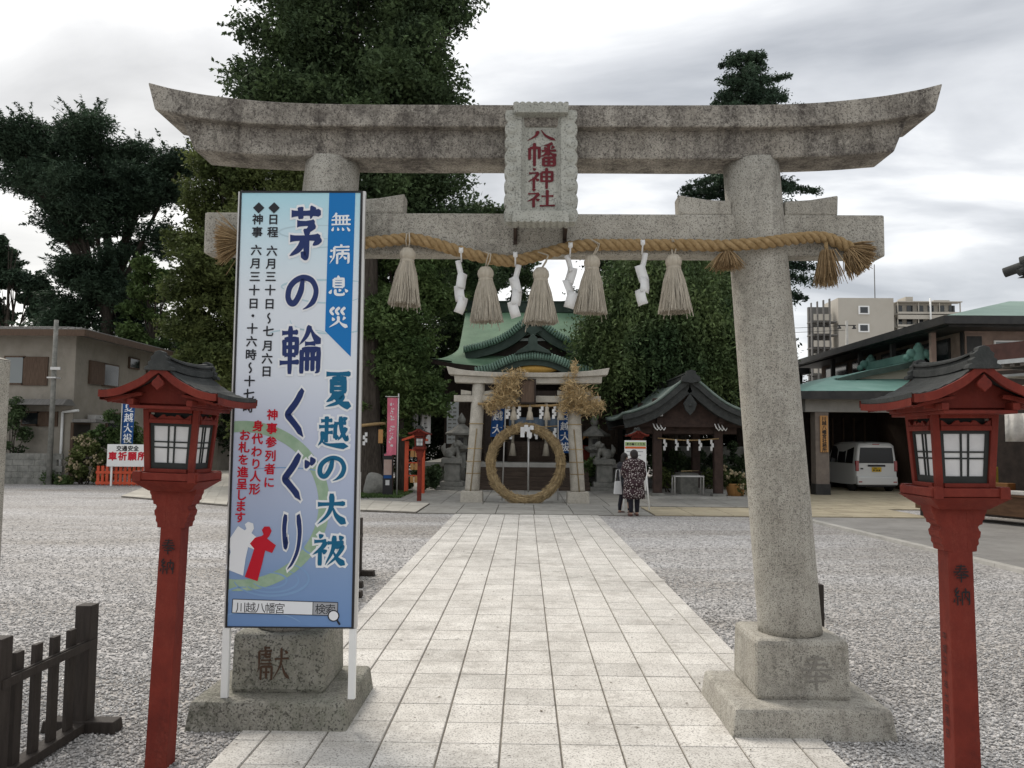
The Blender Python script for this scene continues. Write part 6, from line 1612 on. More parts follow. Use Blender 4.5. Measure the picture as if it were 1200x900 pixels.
for k, (dy, dz) in enumerate(((0, 0), (1.2, -.5))):
    a = at(880, 384, 95); b_ = Vector((up.x, 90 + dy * .1, z9 + .25 + dz)); mb = MB().tube([a + Vector((0, 0, dz)), a.lerp(b_, .5) + Vector((0, 0, dz * .5 - .15)), b_], .025, 4)
    tag(mb.build('power_line', MT['fascia']), ('upper thin power line running left from the lamp pole across the sky', 'lower thin power line running left from the lamp pole across the sky')[k], 'power line', 'power lines by the lamp pole')
# ------------------------------------------------------------------ small stone torii with the straw ring
SY = 22.6
sx = X(615.5, SY)
st = empty('small_stone_torii_gate', (sx, SY, 0), 'smaller pale stone torii gate dressed with dry bamboo before the shrine steps', 'torii gate')
def spx(px, py): p = at(px, py, SY); return p
k_ = SY / FPX
for sd in (-1, 1):
    x0, x1 = sx + sd * 61.5 * k_, sx + sd * 55 * k_
    z0, z1 = Z(576, SY), Z(449, SY)
    MB().tube([(x0 + (x1 - x0) * t, SY, z0 + (z1 - z0) * t) for t in (0, .03, .5, 1)], [.20, .197, .185, .17], 24).build('pillar', MT['granite_warm'], st)
    MB().box(x0 - .30, x0 + .30, SY - .3, SY + .3, -.05, z0 + .01, tz=(.01, .01)).build('base_block', MT['granite_warm'], st, bevel=.02)
    for s2 in (-1, 1):
        xx = sx + sd * 56.5 * k_ + s2 * .17; zz_ = Z(463, SY); MB().prism([(xx, zz_ - .002), (xx + s2 * .28, zz_ - .002), (xx + s2 * .28, zz_ + .13), (xx, zz_ + .09)], SY - .06, SY + .06).build('wedge', MT['granite_warm'], st)
    mb = MB()
    for py in (497, 526, 541, 555):
        q = (576 - py) / 127; xx = x0 + (x1 - x0) * q; mb.lathe([(.196, -.012), (.208, 0), (.196, .012)], 16, (xx, SY, Z(py, SY)))
    mb.tube([(x0 + sd * .05, SY - .21, .1), (x0 - .02 * sd, SY - .215, .9), (x1 + sd * .03, SY - .20, 2.0)], .016, 6); mb.build('binding_cord', MT['straw'], st)
def lint(pts, lo, y0, y1, name):
    U = [(at(a, b_, y0).x, at(a, b_, y0).z) for a, b_ in pts]; Lw = [(at(a, b_, y0).x, at(a, b_, y0).z) for a, b_ in lo]
    MB().prism(spline(U, 4) + spline(Lw, 4)[::-1], y0, y1).build(name, MT['granite_warm'], st, bevel=.015)
lint([(523, 429), (545, 433.5), (580, 436), (616, 436.5), (655, 436.5), (690, 434.5), (714.5, 431)], [(526, 438.5), (548, 440), (580, 441.5), (616, 442), (655, 442), (690, 441), (712, 439.5)], SY - .28, SY + .28, 'upper_lintel')
lint([(532, 439), (560, 441), (616, 442), (670, 442), (706, 440)], [(533, 448), (560, 449), (616, 449.5), (670, 449.5), (705, 449)], SY - .2, SY + .2, 'lower_lintel')
a, b_ = at(532, 463, SY - .12), at(704, 472, SY - .12); MB().box(a.x, b_.x, SY - .12, SY + .12, b_.z, a.z).build('tie_beam', MT['granite_warm'], st, bevel=.012)
a, b_ = at(609, 444, SY - .35), at(628, 473, SY - .35); pq = MB().box(a.x, b_.x, SY - .35, SY - .27, b_.z, a.z).build('plaque', MT['brown_board'], st, bevel=.015)
mb = MB(); 
for (u0, u1, v0, v1) in ((0, 1, 0, .06), (0, 1, .94, 1), (0, .1, .0605, .9395), (.9, 1, .0605, .9395)): mb.box(a.x + (b_.x - a.x) * u0, a.x + (b_.x - a.x) * u1, SY - .38, SY - .352, b_.z + (a.z - b_.z) * v0, b_.z + (a.z - b_.z) * v1)
mb.build('plaque_frame', MT['shrine_wood'], pq)
# straw ring
rc = at(616, 543.5, SY - .3); Rr = 40.5 * k_; tr_ = .105
ring = empty('straw_ring', (rc.x, rc.y, 0), 'large woven straw purification ring standing in the small stone gate', 'straw ring')
mb = MB(); n_ = 72
mb.tube([(rc.x + Rr * math.cos(2 * math.pi * k / n_), rc.y, rc.z + 1.03 * Rr * math.sin(2 * math.pi * k / n_)) for k in range(n_ + 1)], [tr_ * (1 + .10 * math.sin(k * 1.9) + .06 * math.sin(k * 3.7)) for k in range(n_ + 1)], 12, caps=False)
rg = random.Random(9)
for k in range(2600):
    t0 = rg.uniform(0, 2 * math.pi); dt = rg.uniform(.10, .22); ph_ = rg.uniform(0, 2 * math.pi); pts = []
    fly = rg.uniform(0, .07) if rg.random() < .35 else rg.uniform(0, .015)
    for j in range(3):
        t = t0 - dt * j / 2; rr = Rr + (tr_ + .008 + fly * (j / 2) ** 2) * math.cos(ph_)
        pts.append((rc.x + rr * math.cos(t), rc.y + (tr_ + .008 + fly * (j / 2)) * math.sin(ph_), rc.z + 1.03 * rr * math.sin(t)))
    mb.tube(pts, [.009, .008, .004], 3, caps=False)
for k in range(24):
    t = 2 * math.pi * k / 24
    c = Vector((rc.x + Rr * math.cos(t), rc.y, rc.z + 1.03 * Rr * math.sin(t))); rd = Vector((math.cos(t), 0, math.sin(t)))
    mb.tube([c + (rd * math.cos(a_) + Vector((0, 1, 0)) * math.sin(a_)) * (tr_ + .02) for a_ in np.linspace(0, 2 * math.pi, 13)], .012, 4, caps=False)
mb.build('woven_straw', MT['straw'], ring)
mb = MB()
for k in range(14):
    c = at(618 + rg.uniform(-6, 6), 505 + rg.uniform(-7, 7), SY - .46); mb.cbox(c, (rg.uniform(.06, .12), .01, rg.uniform(.1, .18)), rz=rg.uniform(-.6, .6))
tag(mb.build('paper_bundle', MT['white_paper']), 'bunch of white folded paper tied to the top of the big straw ring', 'paper streamer')
# dry bamboo bundles on the gate
rs2 = np.random.RandomState(77)
def bundle(blobs, n, label):
    C = []
    for px, py, rx, rz in blobs:
        c = np.array(at(px, py, SY - .3)); m_ = int(n * rx * rz / sum(b[2] * b[3] for b in blobs))
        d = rs2.normal(size=(m_, 3)); d /= np.linalg.norm(d, axis=1)[:, None]; C.append(c + d * ((rs2.rand(m_) ** .55) * (1 + .5 * rs2.rand(m_) ** 4))[:, None] * np.array([rx * k_, .3, rz * k_]))
    C = np.concatenate(C); dr = np.stack([rs2.normal(size=len(C)) * .8, rs2.normal(size=len(C)) * .5, -np.ones(len(C)) * .5], 1)
    o = np_mesh('dry_bamboo_bundle', leaf_quads(C, .15, rs2, .1, .115, dr), 4, MT['straw_pale'])
    tag(o, label, 'bamboo', 'dry bamboo on the small gate')
bundle([(590, 455, 14, 16), (605, 442, 14, 11), (577, 475, 10, 12), (592, 470, 16, 9), (603, 455, 9, 14)], 2000, 'dry blond bamboo bundle on the left pillar top of the small stone gate')
bundle([(678, 468, 20, 18), (690, 478, 16, 9), (668, 455, 10, 16), (673, 432, 5, 10), (660, 478, 9, 8), (700, 473, 9, 5)], 2200, 'dry blond bamboo bundle on the right pillar top of the small stone gate')
# rope with tassels and papers
rz0 = Z(475, SY - .2)
t = empty('sacred_rope', (sx, SY - .2, rz0), 'thin straw rope under the tie beam of the small stone gate', 'rope')
MB().tube([at(a, b_, SY - .2) for a, b_ in ((560, 473), (590, 475.5), (616, 475.5), (645, 475.5), (672, 473))], .035, 8).build('cord', MT['rope'], t)
for k, px in enumerate((602, 621, 641, 657)):
    p = at(px, 477, SY - .24); tt = empty('small_straw_tassel', p, ('small tassel nearest the left bamboo bundle on the small gate', 'small tassel right under the dark plaque of the small gate', 'small tassel right of the dark plaque on the small gate', 'small tassel nearest the right bamboo bundle on the small gate')[k], 'tassel', 'small tassels on the small gate')
    MB().lathe([(0, .02), (.05, 0), (.055, -.05), (.045, -.08), (.07, -.16), (.105, -.35), (0, -.35)], 14, p).build('strands', MT['hemp'], tt)
    MB().tube([p + Vector((0, 0, .01)), p + Vector((0, 0, .08))], .012, 5).build('cord', MT['hemp'], tt)
for k, px in enumerate((595.5, 608, 634.5, 649.5)):
    p = at(px, 476, SY - .26); mb = MB()
    for j in range(4): mb.cbox(p + Vector((.020 * (-1) ** j, -.01 * j, -.06 - .075 * j)), (.075, .008, .11), rz=.35 * (-1) ** j)
    tag(mb.build('small_paper_streamer', MT['white_paper']), ('small white paper streamer leftmost on the small gate rope', 'small white paper streamer just left of the plaque tassel', 'small white paper streamer just right of the plaque tassel', 'small white paper streamer rightmost on the small gate rope')[k], 'paper streamer', 'small paper streamers on the small gate')
t = empty('sacred_rope', at(620, 500, 28.9), 'second thin rope with white paper strips strung across the shrine porch', 'rope')
mb = MB().tube([at(a, b_, 28.9) for a, b_ in ((585, 499), (605, 500.5), (625, 501), (655, 499))], .02, 5); mb.build('cord', MT['rope'], t)
mb = MB()
for px in (598, 628, 638, 650):
    p = at(px, 501, 28.85)
    for j in range(3): mb.cbox(p + Vector((.02 * (-1) ** j, -.01 * j, -.1 - .11 * j)), (.09, .008, .17), rz=.3 * (-1) ** j)
mb.build('paper_strips', MT['white_paper'], t)

# ------------------------------------------------------------------ banners
MT['b_blue'] = mat('banner_blue', (.012, .065, .22), (.02, .09, .28), 3, .8, trans=.15)
MT['b_white'] = mat('banner_white', (.62, .62, .62), (.70, .70, .69), 3, .8, trans=.15)
MT['b_pink'] = mat('banner_pink', (.58, .12, .20), (.68, .22, .27), 1.5, .8, trans=.15)
def nobori(px0, px1, py0, py1, Y, m_, tm, label, chars=None, strokes=None, slant=0.0, pole='left', group='upright cloth banners'):
    a, b_ = at(px0, py0, Y), at(px1, py1, Y); w, h = b_.x - a.x, a.z - b_.z
    t = empty('cloth_banner', (a.x, Y, 0), label, 'banner', group)
    def cp(u, v, d=0): return Vector((a.x + w * u + slant * v * h, Y + .035 * math.sin(3 * v + 2.2 * u) + .02 * math.sin(9 * u) - d, a.z - h * v))
    n1, n2 = 9, 25
    cl_ = MB().grid([[cp(i / (n1 - 1), j / (n2 - 1)) for i in range(n1)] for j in range(n2)]).build('cloth', m_, t, fix=False)
    xp = a.x - .03 if pole == 'left' else b_.x + .03
    MB().tube([(xp + slant * h * 1.6, Y + .02, 0), (xp, Y + .02, a.z + .12)], .018, 8).build('pole', MT['alu'], t)
    MB().tube([(a.x - .06, Y + .0, a.z + .03), (b_.x + .06, Y + .0, a.z + .03)], .012, 6).build('top_rod', MT['alu'], t)
    mb = MB()
    if chars:
        for k, ch in enumerate(chars):
            cs = min(w * .82, h / (len(chars) + .2) * .95); vc = (k + .6) / (len(chars) + .2)
            V, F = glyph(ch)
            for q_ in (-.025, 0, .025): mb.add([cp(.5 + (x - .5 + q_) * cs / w, vc - (y - .38 + q_ * .4) * cs / h, .007 + q_ * .03) for x, y in V], F)
    if strokes:
        rg = random.Random(strokes)
        for k in range(9):
            vc = .12 + .8 * k / 9
            for j in range(3):
                u0, v0 = rg.uniform(.2, .5), vc + rg.uniform(-.03, .03); u1, v1 = u0 + rg.uniform(.05, .35), v0 + rg.uniform(-.01, .03)
                p, q = cp(u0, v0, .006 + .001 * j), cp(u1, v1, .006 + .001 * j); e = Vector((.006, 0, .016)); mb.add([p - e, q - e, q + e, p + e], [(0, 1, 2, 3)])
    if mb.v: mb.build('lettering', tm, cl_, fix=False)
nobori(655.5, 668.5, 480, 531, 23.4, MT['b_blue'], MT['p_white'], 'blue banner with white characters beside the right pillar of the small gate', '夏越大祓', pole='left')
nobori(577, 591, 478, 512, 23.4, MT['b_blue'], MT['p_white'], 'blue banner behind the left pillar of the small gate, above the straw ring', '越大', slant=-.06, pole='right')
nobori(454, 464.5, 466, 533, 24.0, MT['b_pink'], MT['b_white'], 'pink banner standing between the signboard and the red votive rack', strokes=3, pole='right')
nobori(495, 504.5, 461, 520, 27.5, MT['b_white'], MT['p_black'], 'wider white banner with dark characters above the small red lantern', strokes=5)
nobori(485.5, 489.5, 474, 520, 27.8, MT['b_white'], MT['p_black'], 'very narrow white banner left of the wider white one', strokes=6)
nobori(144, 156, 470, 521, 29.6, MT['b_blue'], MT['p_white'], 'blue banner with white characters behind the white safety sign at the left', '夏越大祓')
# notice board beside the guardian
p, q = at(524, 471, 30), at(537, 520, 30); t = empty('notice_board', ((p.x + q.x) / 2, 30, 0), 'tall grey white notice panel behind the left stone guardian', 'notice board')
MB().box(p.x, q.x, 30, 30.04, q.z, p.z).build('panel', MT['grey_paint'], t); mb = MB()
for x in (p.x + .03, q.x - .03): mb.box(x - .025, x + .025, 30.042, 30.08, 0, p.z)
mb.build('post', MT['fascia'], t); mb = MB()
for k in range(9):
    for j in range(2): mb.box(p.x + .05 + j * .17, p.x + .17 + j * .17, 29.992, 29.997, p.z - .2 - k * .14 - .05, p.z - .2 - k * .14)
mb.build('print', MT['b_blue'] if False else MT['stone_grey'], t)

# ------------------------------------------------------------------ small red lanterns farther back (copies)
for px, lb in ((491, 'small looking distant red lantern left of the small stone gate, beside the red votive rack'), (742, 'distant red lantern mostly hidden behind the white notice easel and the woman')):
    o = copy_tree(lan); g0 = gnd(px, 588); o.location = (g0.x, 22.7, 0); o.rotation_euler = (0, 0, 0); o['label'] = lb; o['group'] = 'distant red lanterns before the shrine'

# ------------------------------------------------------------------ stone guardians and stone lanterns
def blob_obj(name, parts, m_, parent, voxel, smooth=3):
    "ellipsoids and tapered tubes fused into one continuous skin"
    mb = MB()
    for pt in parts:
        if pt[0] == 'b': mb.ball(pt[1], pt[2], 8)
        else: mb.tube([Vector(q) for q in pt[1]], pt[2], 10); mb.ball(pt[1][0], pt[2][0], 6); mb.ball(pt[1][-1], pt[2][-1], 6)
    o = mb.build(name, m_, parent)
    md = o.modifiers.new('remesh', 'REMESH'); md.mode = 'VOXEL'; md.voxel_size = voxel; md.use_smooth_shade = True
    md = o.modifiers.new('smooth', 'SMOOTH'); md.iterations = smooth; md.factor = .5
    return o
def guardian(c, Y, face, label, mouth):
    t = empty('stone_guardian', (c, Y, 0), label, 'statue', 'stone guardian lion dogs before the shrine')
    MB().box(c - .55, c + .55, Y - .5, Y + .5, 0, .14, tz=(.01, .01)).build('step', MT['stone_grey'], t, bevel=.02); MB().box(c - .40, c + .40, Y - .4, Y + .4, .142, .30, tz=(.02, .02)).build('step', MT['stone_grey'], t, bevel=.02)
    MB().box(c - .27, c + .27, Y - .27, Y + .27, .302, .90, tz=(.01, .01)).build('shaft', MT['stone_grey'], t, bevel=.015); MB().box(c - .36, c + .36, Y - .34, Y + .34, .902, 1.07).build('cap', MT['stone_grey'], t, bevel=.02)
    f = face; z = 1.07
    P = lambda x, y, zz_: (c + f * x, Y + y, z + zz_)
    parts = [('b', P(-.10, 0, .19), (.20, .155, .18)), ('t', [P(-.05, 0, .2), P(.10, 0, .36), P(.15, -.02, .46)], [.155, .15, .12]), ('b', P(.19, -.05, .50), (.135, .13, .125)), ('b', P(.29, -.08, .47), (.085, .085, .065)), ('b', P(.29, -.08, .41), (.07, .075, .035)),
             ('t', [P(.14, -.10, .33), P(.19, -.12, .17), P(.20, -.12, .04)], [.075, .06, .06]), ('t', [P(.14, .09, .33), P(.19, .10, .17), P(.20, .10, .04)], [.075, .06, .06]), ('b', P(.24, -.12, .035), (.08, .06, .04)), ('b', P(.24, .10, .035), (.08, .06, .04)),
             ('b', P(-.10, -.13, .13), (.14, .08, .12)), ('b', P(-.10, .13, .13), (.14, .08, .12)), ('b', P(.03, -.16, .035), (.09, .05, .04)), ('b', P(.03, .16, .035), (.09, .05, .04)),
             ('t', [P(-.26, 0, .12), P(-.33, 0, .32), P(-.27, 0, .50)], [.06, .085, .03]), ('b', P(-.34, .0, .34), (.07, .09, .10)), ('b', P(.16, -.14, .60), (.04, .025, .04)), ('b', P(.14, .05, .60), (.04, .025, .04))]
    for j in range(9):
        a_ = j * .7; parts.append(('b', P(.08 + .09 * math.cos(a_) * .8, .0 + .12 * math.sin(a_), .50 - .05 * (j % 3)), (.055, .055, .055)))
    blob_obj('lion_dog', parts, MT['stone_grey'], t, .016, 2)
    MB().box(c - .34, c + .32, Y - .22, Y + .22, 1.071, 1.10).build('footplate', MT['stone_grey'], t)
guardian(at(530, 570, 28.3).x, 28.3, 1, 'stone guardian lion dog on a pedestal left of the small stone gate', True)
guardian(at(708, 570, 28.6).x, 28.6, -1, 'stone guardian lion dog on a pedestal right of the small stone gate', False)
def stone_lantern(c, Y, label):
    t = empty('stone_lantern', (c, Y, 0), label, 'stone lantern', 'stone lanterns beside the guardians')
    g_ = MT['stone_grey']
    MB().lathe([(.42, 0), (.42, .18), (.30, .24), (.24, .28)], 6, (c, Y, 0), smooth=False).build('base', g_, t); MB().lathe([(.17, .28), (.16, .7), (.19, .75), (.16, .8), (.17, 1.28)], 16, (c, Y, 0)).build('shaft', g_, t)
    MB().lathe([(.18, 1.28), (.36, 1.40), (.36, 1.50), (.24, 1.52)], 6, (c, Y, 0), smooth=False).build('platform', g_, t)
    fb = MB().lathe([(.22, 1.52), (.22, 1.86)], 6, (c, Y, 0), smooth=False).build('fire_box', g_, t); mb = MB(); mb.box(c - .09, c + .09, Y - .225, Y - .19, 1.60, 1.78); mb.build('window', MT['fascia'], fb)
    MB().lathe([(.20, 1.861), (.56, 1.88), (.57, 1.94), (.34, 2.07), (.15, 2.22), (.1, 2.26)], 6, (c, Y, 0), smooth=False).build('roof', g_, t); MB().lathe([(.09, 2.26), (.14, 2.32), (.15, 2.42), (.08, 2.55), (0, 2.66)], 12, (c, Y, 0)).build('finial', g_, t)
stone_lantern(at(543, 560, 30.2).x, 29.0, 'grey stone lantern rising behind the left stone guardian'); stone_lantern(at(696, 560, 30.2).x, 30.0, 'grey stone lantern rising behind the right stone guardian')
hk = at(690, 560, 29.6); t = empty('small_red_shrine', (hk.x, 31, 0), 'tiny red wooden shrine with pale gable edges behind the right stone lantern', 'shrine')
MB().box(hk.x - .28, hk.x + .28, 30.8, 31.3, 0, .95).build('base', MT['stone_grey'], t); MB().box(hk.x - .24, hk.x + .24, 30.85, 31.25, .952, 1.55).build('body', MT['red_paint'], t)
mb = MB().prism([(hk.x - .42, 1.5), (hk.x, 1.86), (hk.x + .42, 1.5), (hk.x + .42, 1.58), (hk.x, 1.95), (hk.x - .42, 1.58)], 30.7, 31.4); mb.build('roof', MT['plaque_wood'], t)

# ------------------------------------------------------------------ votive rack, poster stand, boulder, sacred trunk
a, b_ = gnd(477, 579), gnd(498, 577); Yv = 26.0
xa_, xb_ = X(477, Yv), X(496, Yv)
t = empty('votive_rack', ((xa_ + xb_) / 2, Yv, 0), 'red two post rack with hanging wooden tablets behind the distant red lantern', 'rack')
zt4 = Z(518, Yv)
for x in (xa_, xb_): MB().box(x - .06, x + .06, Yv - .06, Yv + .06, 0, zt4).build('post', MT['vermilion'], t)
mb = MB().prism([(xa_ - .13, zt4), ((xa_ + xb_) / 2, zt4 + .12), (xb_ + .13, zt4), (xb_ + .13, zt4 + .06), ((xa_ + xb_) / 2, zt4 + .19), (xa_ - .13, zt4 + .06)], Yv - .25, Yv + .25); mb.build('roof', MT['vermilion'], t)
mb = MB()
for z in (.55, .95, 1.35): mb.box(xa_ + .06, xb_ - .06, Yv - .02, Yv + .02, z, z + .04)
mb.build('rail', MT['vermilion'], t)
n0 = 0
for j, z in enumerate((.55, .95, 1.35)):
    for k in range(3):
        x = xa_ + .12 + k * .13; tag(MB().prism([(x, z - .02), (x, z - .2), (x + .11, z - .2), (x + .11, z - .02), (x + .055, z + .02)], Yv - .045, Yv - .03).build('votive_tablet', MT['plaque_wood']), 'small wooden votive tablet hanging on the red rack', 'votive tablet', 'wooden votive tablets on the red rack')
a = gnd(455, 583); Yk = 24.3; x0, x1 = X(449.5, Yk), X(461, Yk)
t = empty('poster_stand', ((x0 + x1) / 2, Yk, 0), 'black upright poster stand below the pink banner', 'poster stand')
zt5 = Z(533, Yk); MB().box(x0, x1, Yk - .04, Yk + .12, 0, zt5).build('board', MT['black_frame'], t, bevel=.01); MB().box(x0 - .05, x1 + .05, Yk - .25, Yk + .3, 0, .06).build('foot', MT['black_frame'], t)
MT['poster'] = mat('poster_print', (.36, .24, .20), (.42, .32, .28), 5, .6)
for nm, u0, u1, py0, py1, m_ in (('poster', .1, .9, 540, 558, 'poster'), ('blue_caption', .1, .9, 558.4, 562, 'b_blue'), ('paper_note', .3, .7, 564, 570, 'b_white'), ('pale_title', .1, .9, 533.5, 535.5, 'b_pink')):
    MB().box(x0 + (x1 - x0) * u0, x0 + (x1 - x0) * u1, Yk - .048, Yk - .0415, Z(py1, Yk), Z(py0, Yk)).build(nm, MT[m_], t)
bc = at(440, 562, 25.2); mb = MB().ball((bc.x, 25.2, .28), (.36, .32, .42), 12)
rg = random.Random(3); mb.v = [(x + .03 * math.sin(9 * z + 3 * x), y + .03 * math.sin(7 * x), max(-.05, z + .025 * math.sin(11 * x + 5 * z))) for x, y, z in mb.v]
tag(mb.build('boulder', MT['stone_grey']), 'rounded grey stone beside the black poster stand', 'stone')
tx = X(424, 26.2)
t = empty('old_tree', (tx, 26.2, 0), 'very thick dark tree trunk ringed with a straw rope, right of the signboard', 'tree', 'trees around the shrine')
mb = MB(); rows = []
for j in range(15):
    z = -.1 + j * .62; r = .66 * (1 - .035 * j) + .25 * math.exp(-z * 2.2)
    rows.append([(tx + (r + .03 * math.sin(k * 2.1 + j * .3) + .02 * math.sin(k * 5.3)) * math.cos(2 * math.pi * k / 40), 26.2 + (r + .03 * math.sin(k * 2.1 + j * .3)) * math.sin(2 * math.pi * k / 40), z) for k in range(41)])
mb.grid(rows); mb.build('trunk', MT['bark'], t)
rt = empty('sacred_rope', (tx, 26.2, 2.05), 'straw rope tied round the thick trunk right of the signboard', 'rope')
zz0 = Z(501, 25.5); MB().tube([(tx + .70 * math.cos(a_), 26.2 + .70 * math.sin(a_), zz0 + .10 * math.cos(a_)) for a_ in np.linspace(0, 2 * math.pi, 33)], .05, 8, caps=False).build('cord', MT['rope'], rt)
mb = MB(); p = at(428, 506, 25.35)
for j in range(4): mb.cbox(p + Vector((.03 * (-1) ** j, -.01 * j, -.08 - .09 * j)), (.08, .008, .12), rz=.3 * (-1) ** j)
mb.build('paper_strips', MT['white_paper'], rt)
p = at(446, 511, 25.3); tag(MB().box(p.x - .07, p.x + .07, 25.3, 25.33, p.z - .22, p.z + .2).build('wooden_tag', MT['plaque_wood'], bevel=.008), 'upright pale wooden tag at the right side of the roped trunk', 'tag')

# ------------------------------------------------------------------ plants
def bush(name, label, Y, blobs, n, leaf, m_, seed, cat='shrub', dens=3.5, cr=.22, flowers=0, group='shrubs at the edges of the yard'):
    rs = np.random.RandomState(seed); K = clumps_in(blobs, Y, rs, dens * 3, cr); K[:, 2] = np.maximum(K[:, 2], .06)
    c = at(blobs[0][0], blobs[0][1], Y); t = empty(name, (c.x, Y, 0), label, cat, group)
    idx = rs.randint(0, len(K), n); d = rs.normal(size=(n, 3)); d /= np.linalg.norm(d, axis=1)[:, None]; P_ = K[idx, :3] + d * (rs.rand(n) ** .5)[:, None] * K[idx, 3:4]; P_[:, 2] = np.maximum(P_[:, 2], .02)
    np_mesh('foliage', leaf_quads(P_, leaf, rs, .4, .55), 4, LM[m_], t)
    mb = MB(); z = K[:, 2].max()
    for k in range(7):
        q = K[rs.randint(len(K)), :3]; mb.tube([(c.x + rs.normal() * .1, Y + rs.normal() * .1, -.05), ((c.x + q[0]) / 2, (Y + q[1]) / 2, q[2] * .6), tuple(q)], [.03, .02, .008], 5)
    mb.build('stems', MT['bark'], t)
    if flowers:
        mb = MB()
        for k in range(flowers):
            q = K[rs.randint(len(K))]; s_ = q[:3] + np.array([rs.normal() * .1, -abs(rs.normal()) * .25, abs(rs.normal()) * .12]); 
            for j in range(7): mb.ball(s_ + rs.normal(size=3) * .045, .04, 3)
        MT.setdefault('flower', mat('faded_flower', (.26, .22, .13), (.34, .28, .18), 8, .85, island=.3)); mb.build('flower_heads', MT['flower'], t)
bush('hydrangea_bush', 'round hydrangea bush with faded tan flower heads left of the red fence', 29.5, [(98, 540, 22, 22), (85, 552, 14, 14), (114, 548, 14, 16), (100, 525, 14, 10)], 6500, .11, 'olive', 51, flowers=46)
bush('shrub', 'dark shrub before the beige house wall near the left edge', 30.0, [(14, 500, 16, 30), (8, 540, 16, 26), (22, 478, 8, 10)], 5000, .10, 'deep', 52)
bush('shrub', 'dark green bush behind the white safety sign', 30.3, [(132, 505, 20, 20), (150, 530, 26, 25), (118, 515, 14, 18), (170, 520, 24, 30)], 6500, .11, 'mid', 53)
bush('shrub', 'small clump of weeds by the foot of the utility pole', 29.3, [(64, 560, 10, 7), (75, 563, 8, 4)], 1200, .08, 'mid', 54)
bush('hedge', 'low dark planting between the roped trunk and the left stone guardian', 27.2, [(470, 560, 22, 14), (505, 560, 14, 14), (445, 570, 20, 8), (420, 572, 20, 8)], 6000, .09, 'deep', 55, cat='hedge')
bush('shrub', 'leafy plant beside the right stone guardian', 29.3, [(686, 558, 9, 14), (694, 548, 6, 10)], 2500, .09, 'mid', 56)
bush('shrub', 'leafy plant beside the left stone guardian', 29.3, [(513, 556, 6, 14), (546, 560, 6, 10)], 2000, .09, 'mid', 57)
bush('hedge', 'dark hedge seen through the water pavilion', 29.8, [(790, 540, 22, 20), (825, 538, 22, 22), (858, 540, 20, 22), (762, 545, 14, 20)], 9000, .10, 'deep', 58, cat='hedge')
bush('shrub', 'potted reddish plant right of the water pavilion beside the bare pillar', 25.4, [(858, 560, 10, 9), (868, 566, 9, 9)], 1400, .10, 'olive', 59, flowers=10)
bush('shrub', 'plant with pale leaves in front of the pavilion hedge', 26.9, [(780, 562, 7, 8), (832, 562, 7, 7)], 1200, .09, 'olive', 60)
rs3 = np.random.RandomState(5); n_ = 5000; gx = rs3.uniform(X(405, 25), X(478, 25), n_); gy = rs3.uniform(23.6, 26.5, n_)
C = np.stack([gx, gy, .03 + .05 * rs3.rand(n_)], 1); o = np_mesh('grass', leaf_quads(C, .09, rs3, .0, .18, np.tile([[0, 0, 1.0]], (n_, 1))), 4, LM['mid']); tag(o, kind='stuff')
pot = at(864, 574, 25.2); tag(MB().lathe([(.22, 0), (.30, .42), (.32, .45), (.27, .45), (.25, .38), (0, .38)], 18, (pot.x, 25.4, 0)).build('plant_pot', MT['plaque_wood']), 'brown plant pot right of the water pavilion', 'pot')

# ------------------------------------------------------------------ low red fence and traffic safety sign at the left
Yf = 28.9
x0, x1 = X(115, Yf, 560), X(178, Yf, 560)
t = empty('low_red_fence', ((x0 + x1) / 2, Yf, 0), 'low bright red picket fence under the white safety sign', 'fence')
zt6 = Z(548, Yf, 130)
mb = MB()
n_ = 13
for k in range(n_): x = x0 + (x1 - x0) * k / (n_ - 1); mb.box(x - .045, x + .045, Yf - .03, Yf + .03, .02, zt6 + .06)
mb.build('pickets', MT['vermilion'], t)
for z in (.10, zt6 * .74): MB().box(x0 - .06, x1 + .06, Yf - .06, Yf - .032, z - .045, z + .045).build('rail', MT['vermilion'], t)
a, b_ = at(126, 520.5, Yf - .2), at(174, 547, Yf - .2)
t = empty('safety_sign', ((a.x + b_.x) / 2, Yf - .2, 0), 'white board with red and black Japanese writing above the low red fence', 'sign')
bd = MB().box(a.x, b_.x, Yf - .2, Yf - .16, b_.z, a.z).build('board', MT['white_paint'], t)
mb = MB()
for x in (a.x + .15, b_.x - .15): mb.box(x - .03, x + .03, Yf - .158, Yf - .11, 0, a.z)
mb.build('post', MT['white_paint'], t)
sh = Sheet((0, Yf - .2, 0), (1, 0, 0), (0, 0, 1)); mb = MB(); k2 = Yf / FPX
for ch, px in zip('交通安全', (139.5, 146, 153, 159.5)): p = at(px, 525.5, Yf - .2); put_glyph(mb, sh, ch, p.x, p.z, 6.5 * k2, None, .035, .004)
mb.build('black_lettering', MT['ink'], bd, fix=False); mb = MB()
for ch, px in zip('車祈願所', (132, 143.5, 155, 166.5)): p = at(px, 534.5, Yf - .2); put_glyph(mb, sh, ch, p.x, p.z, 10.5 * k2, None, .045, .004)
mb.build('red_lettering', MT['p_red'], bd, fix=False)

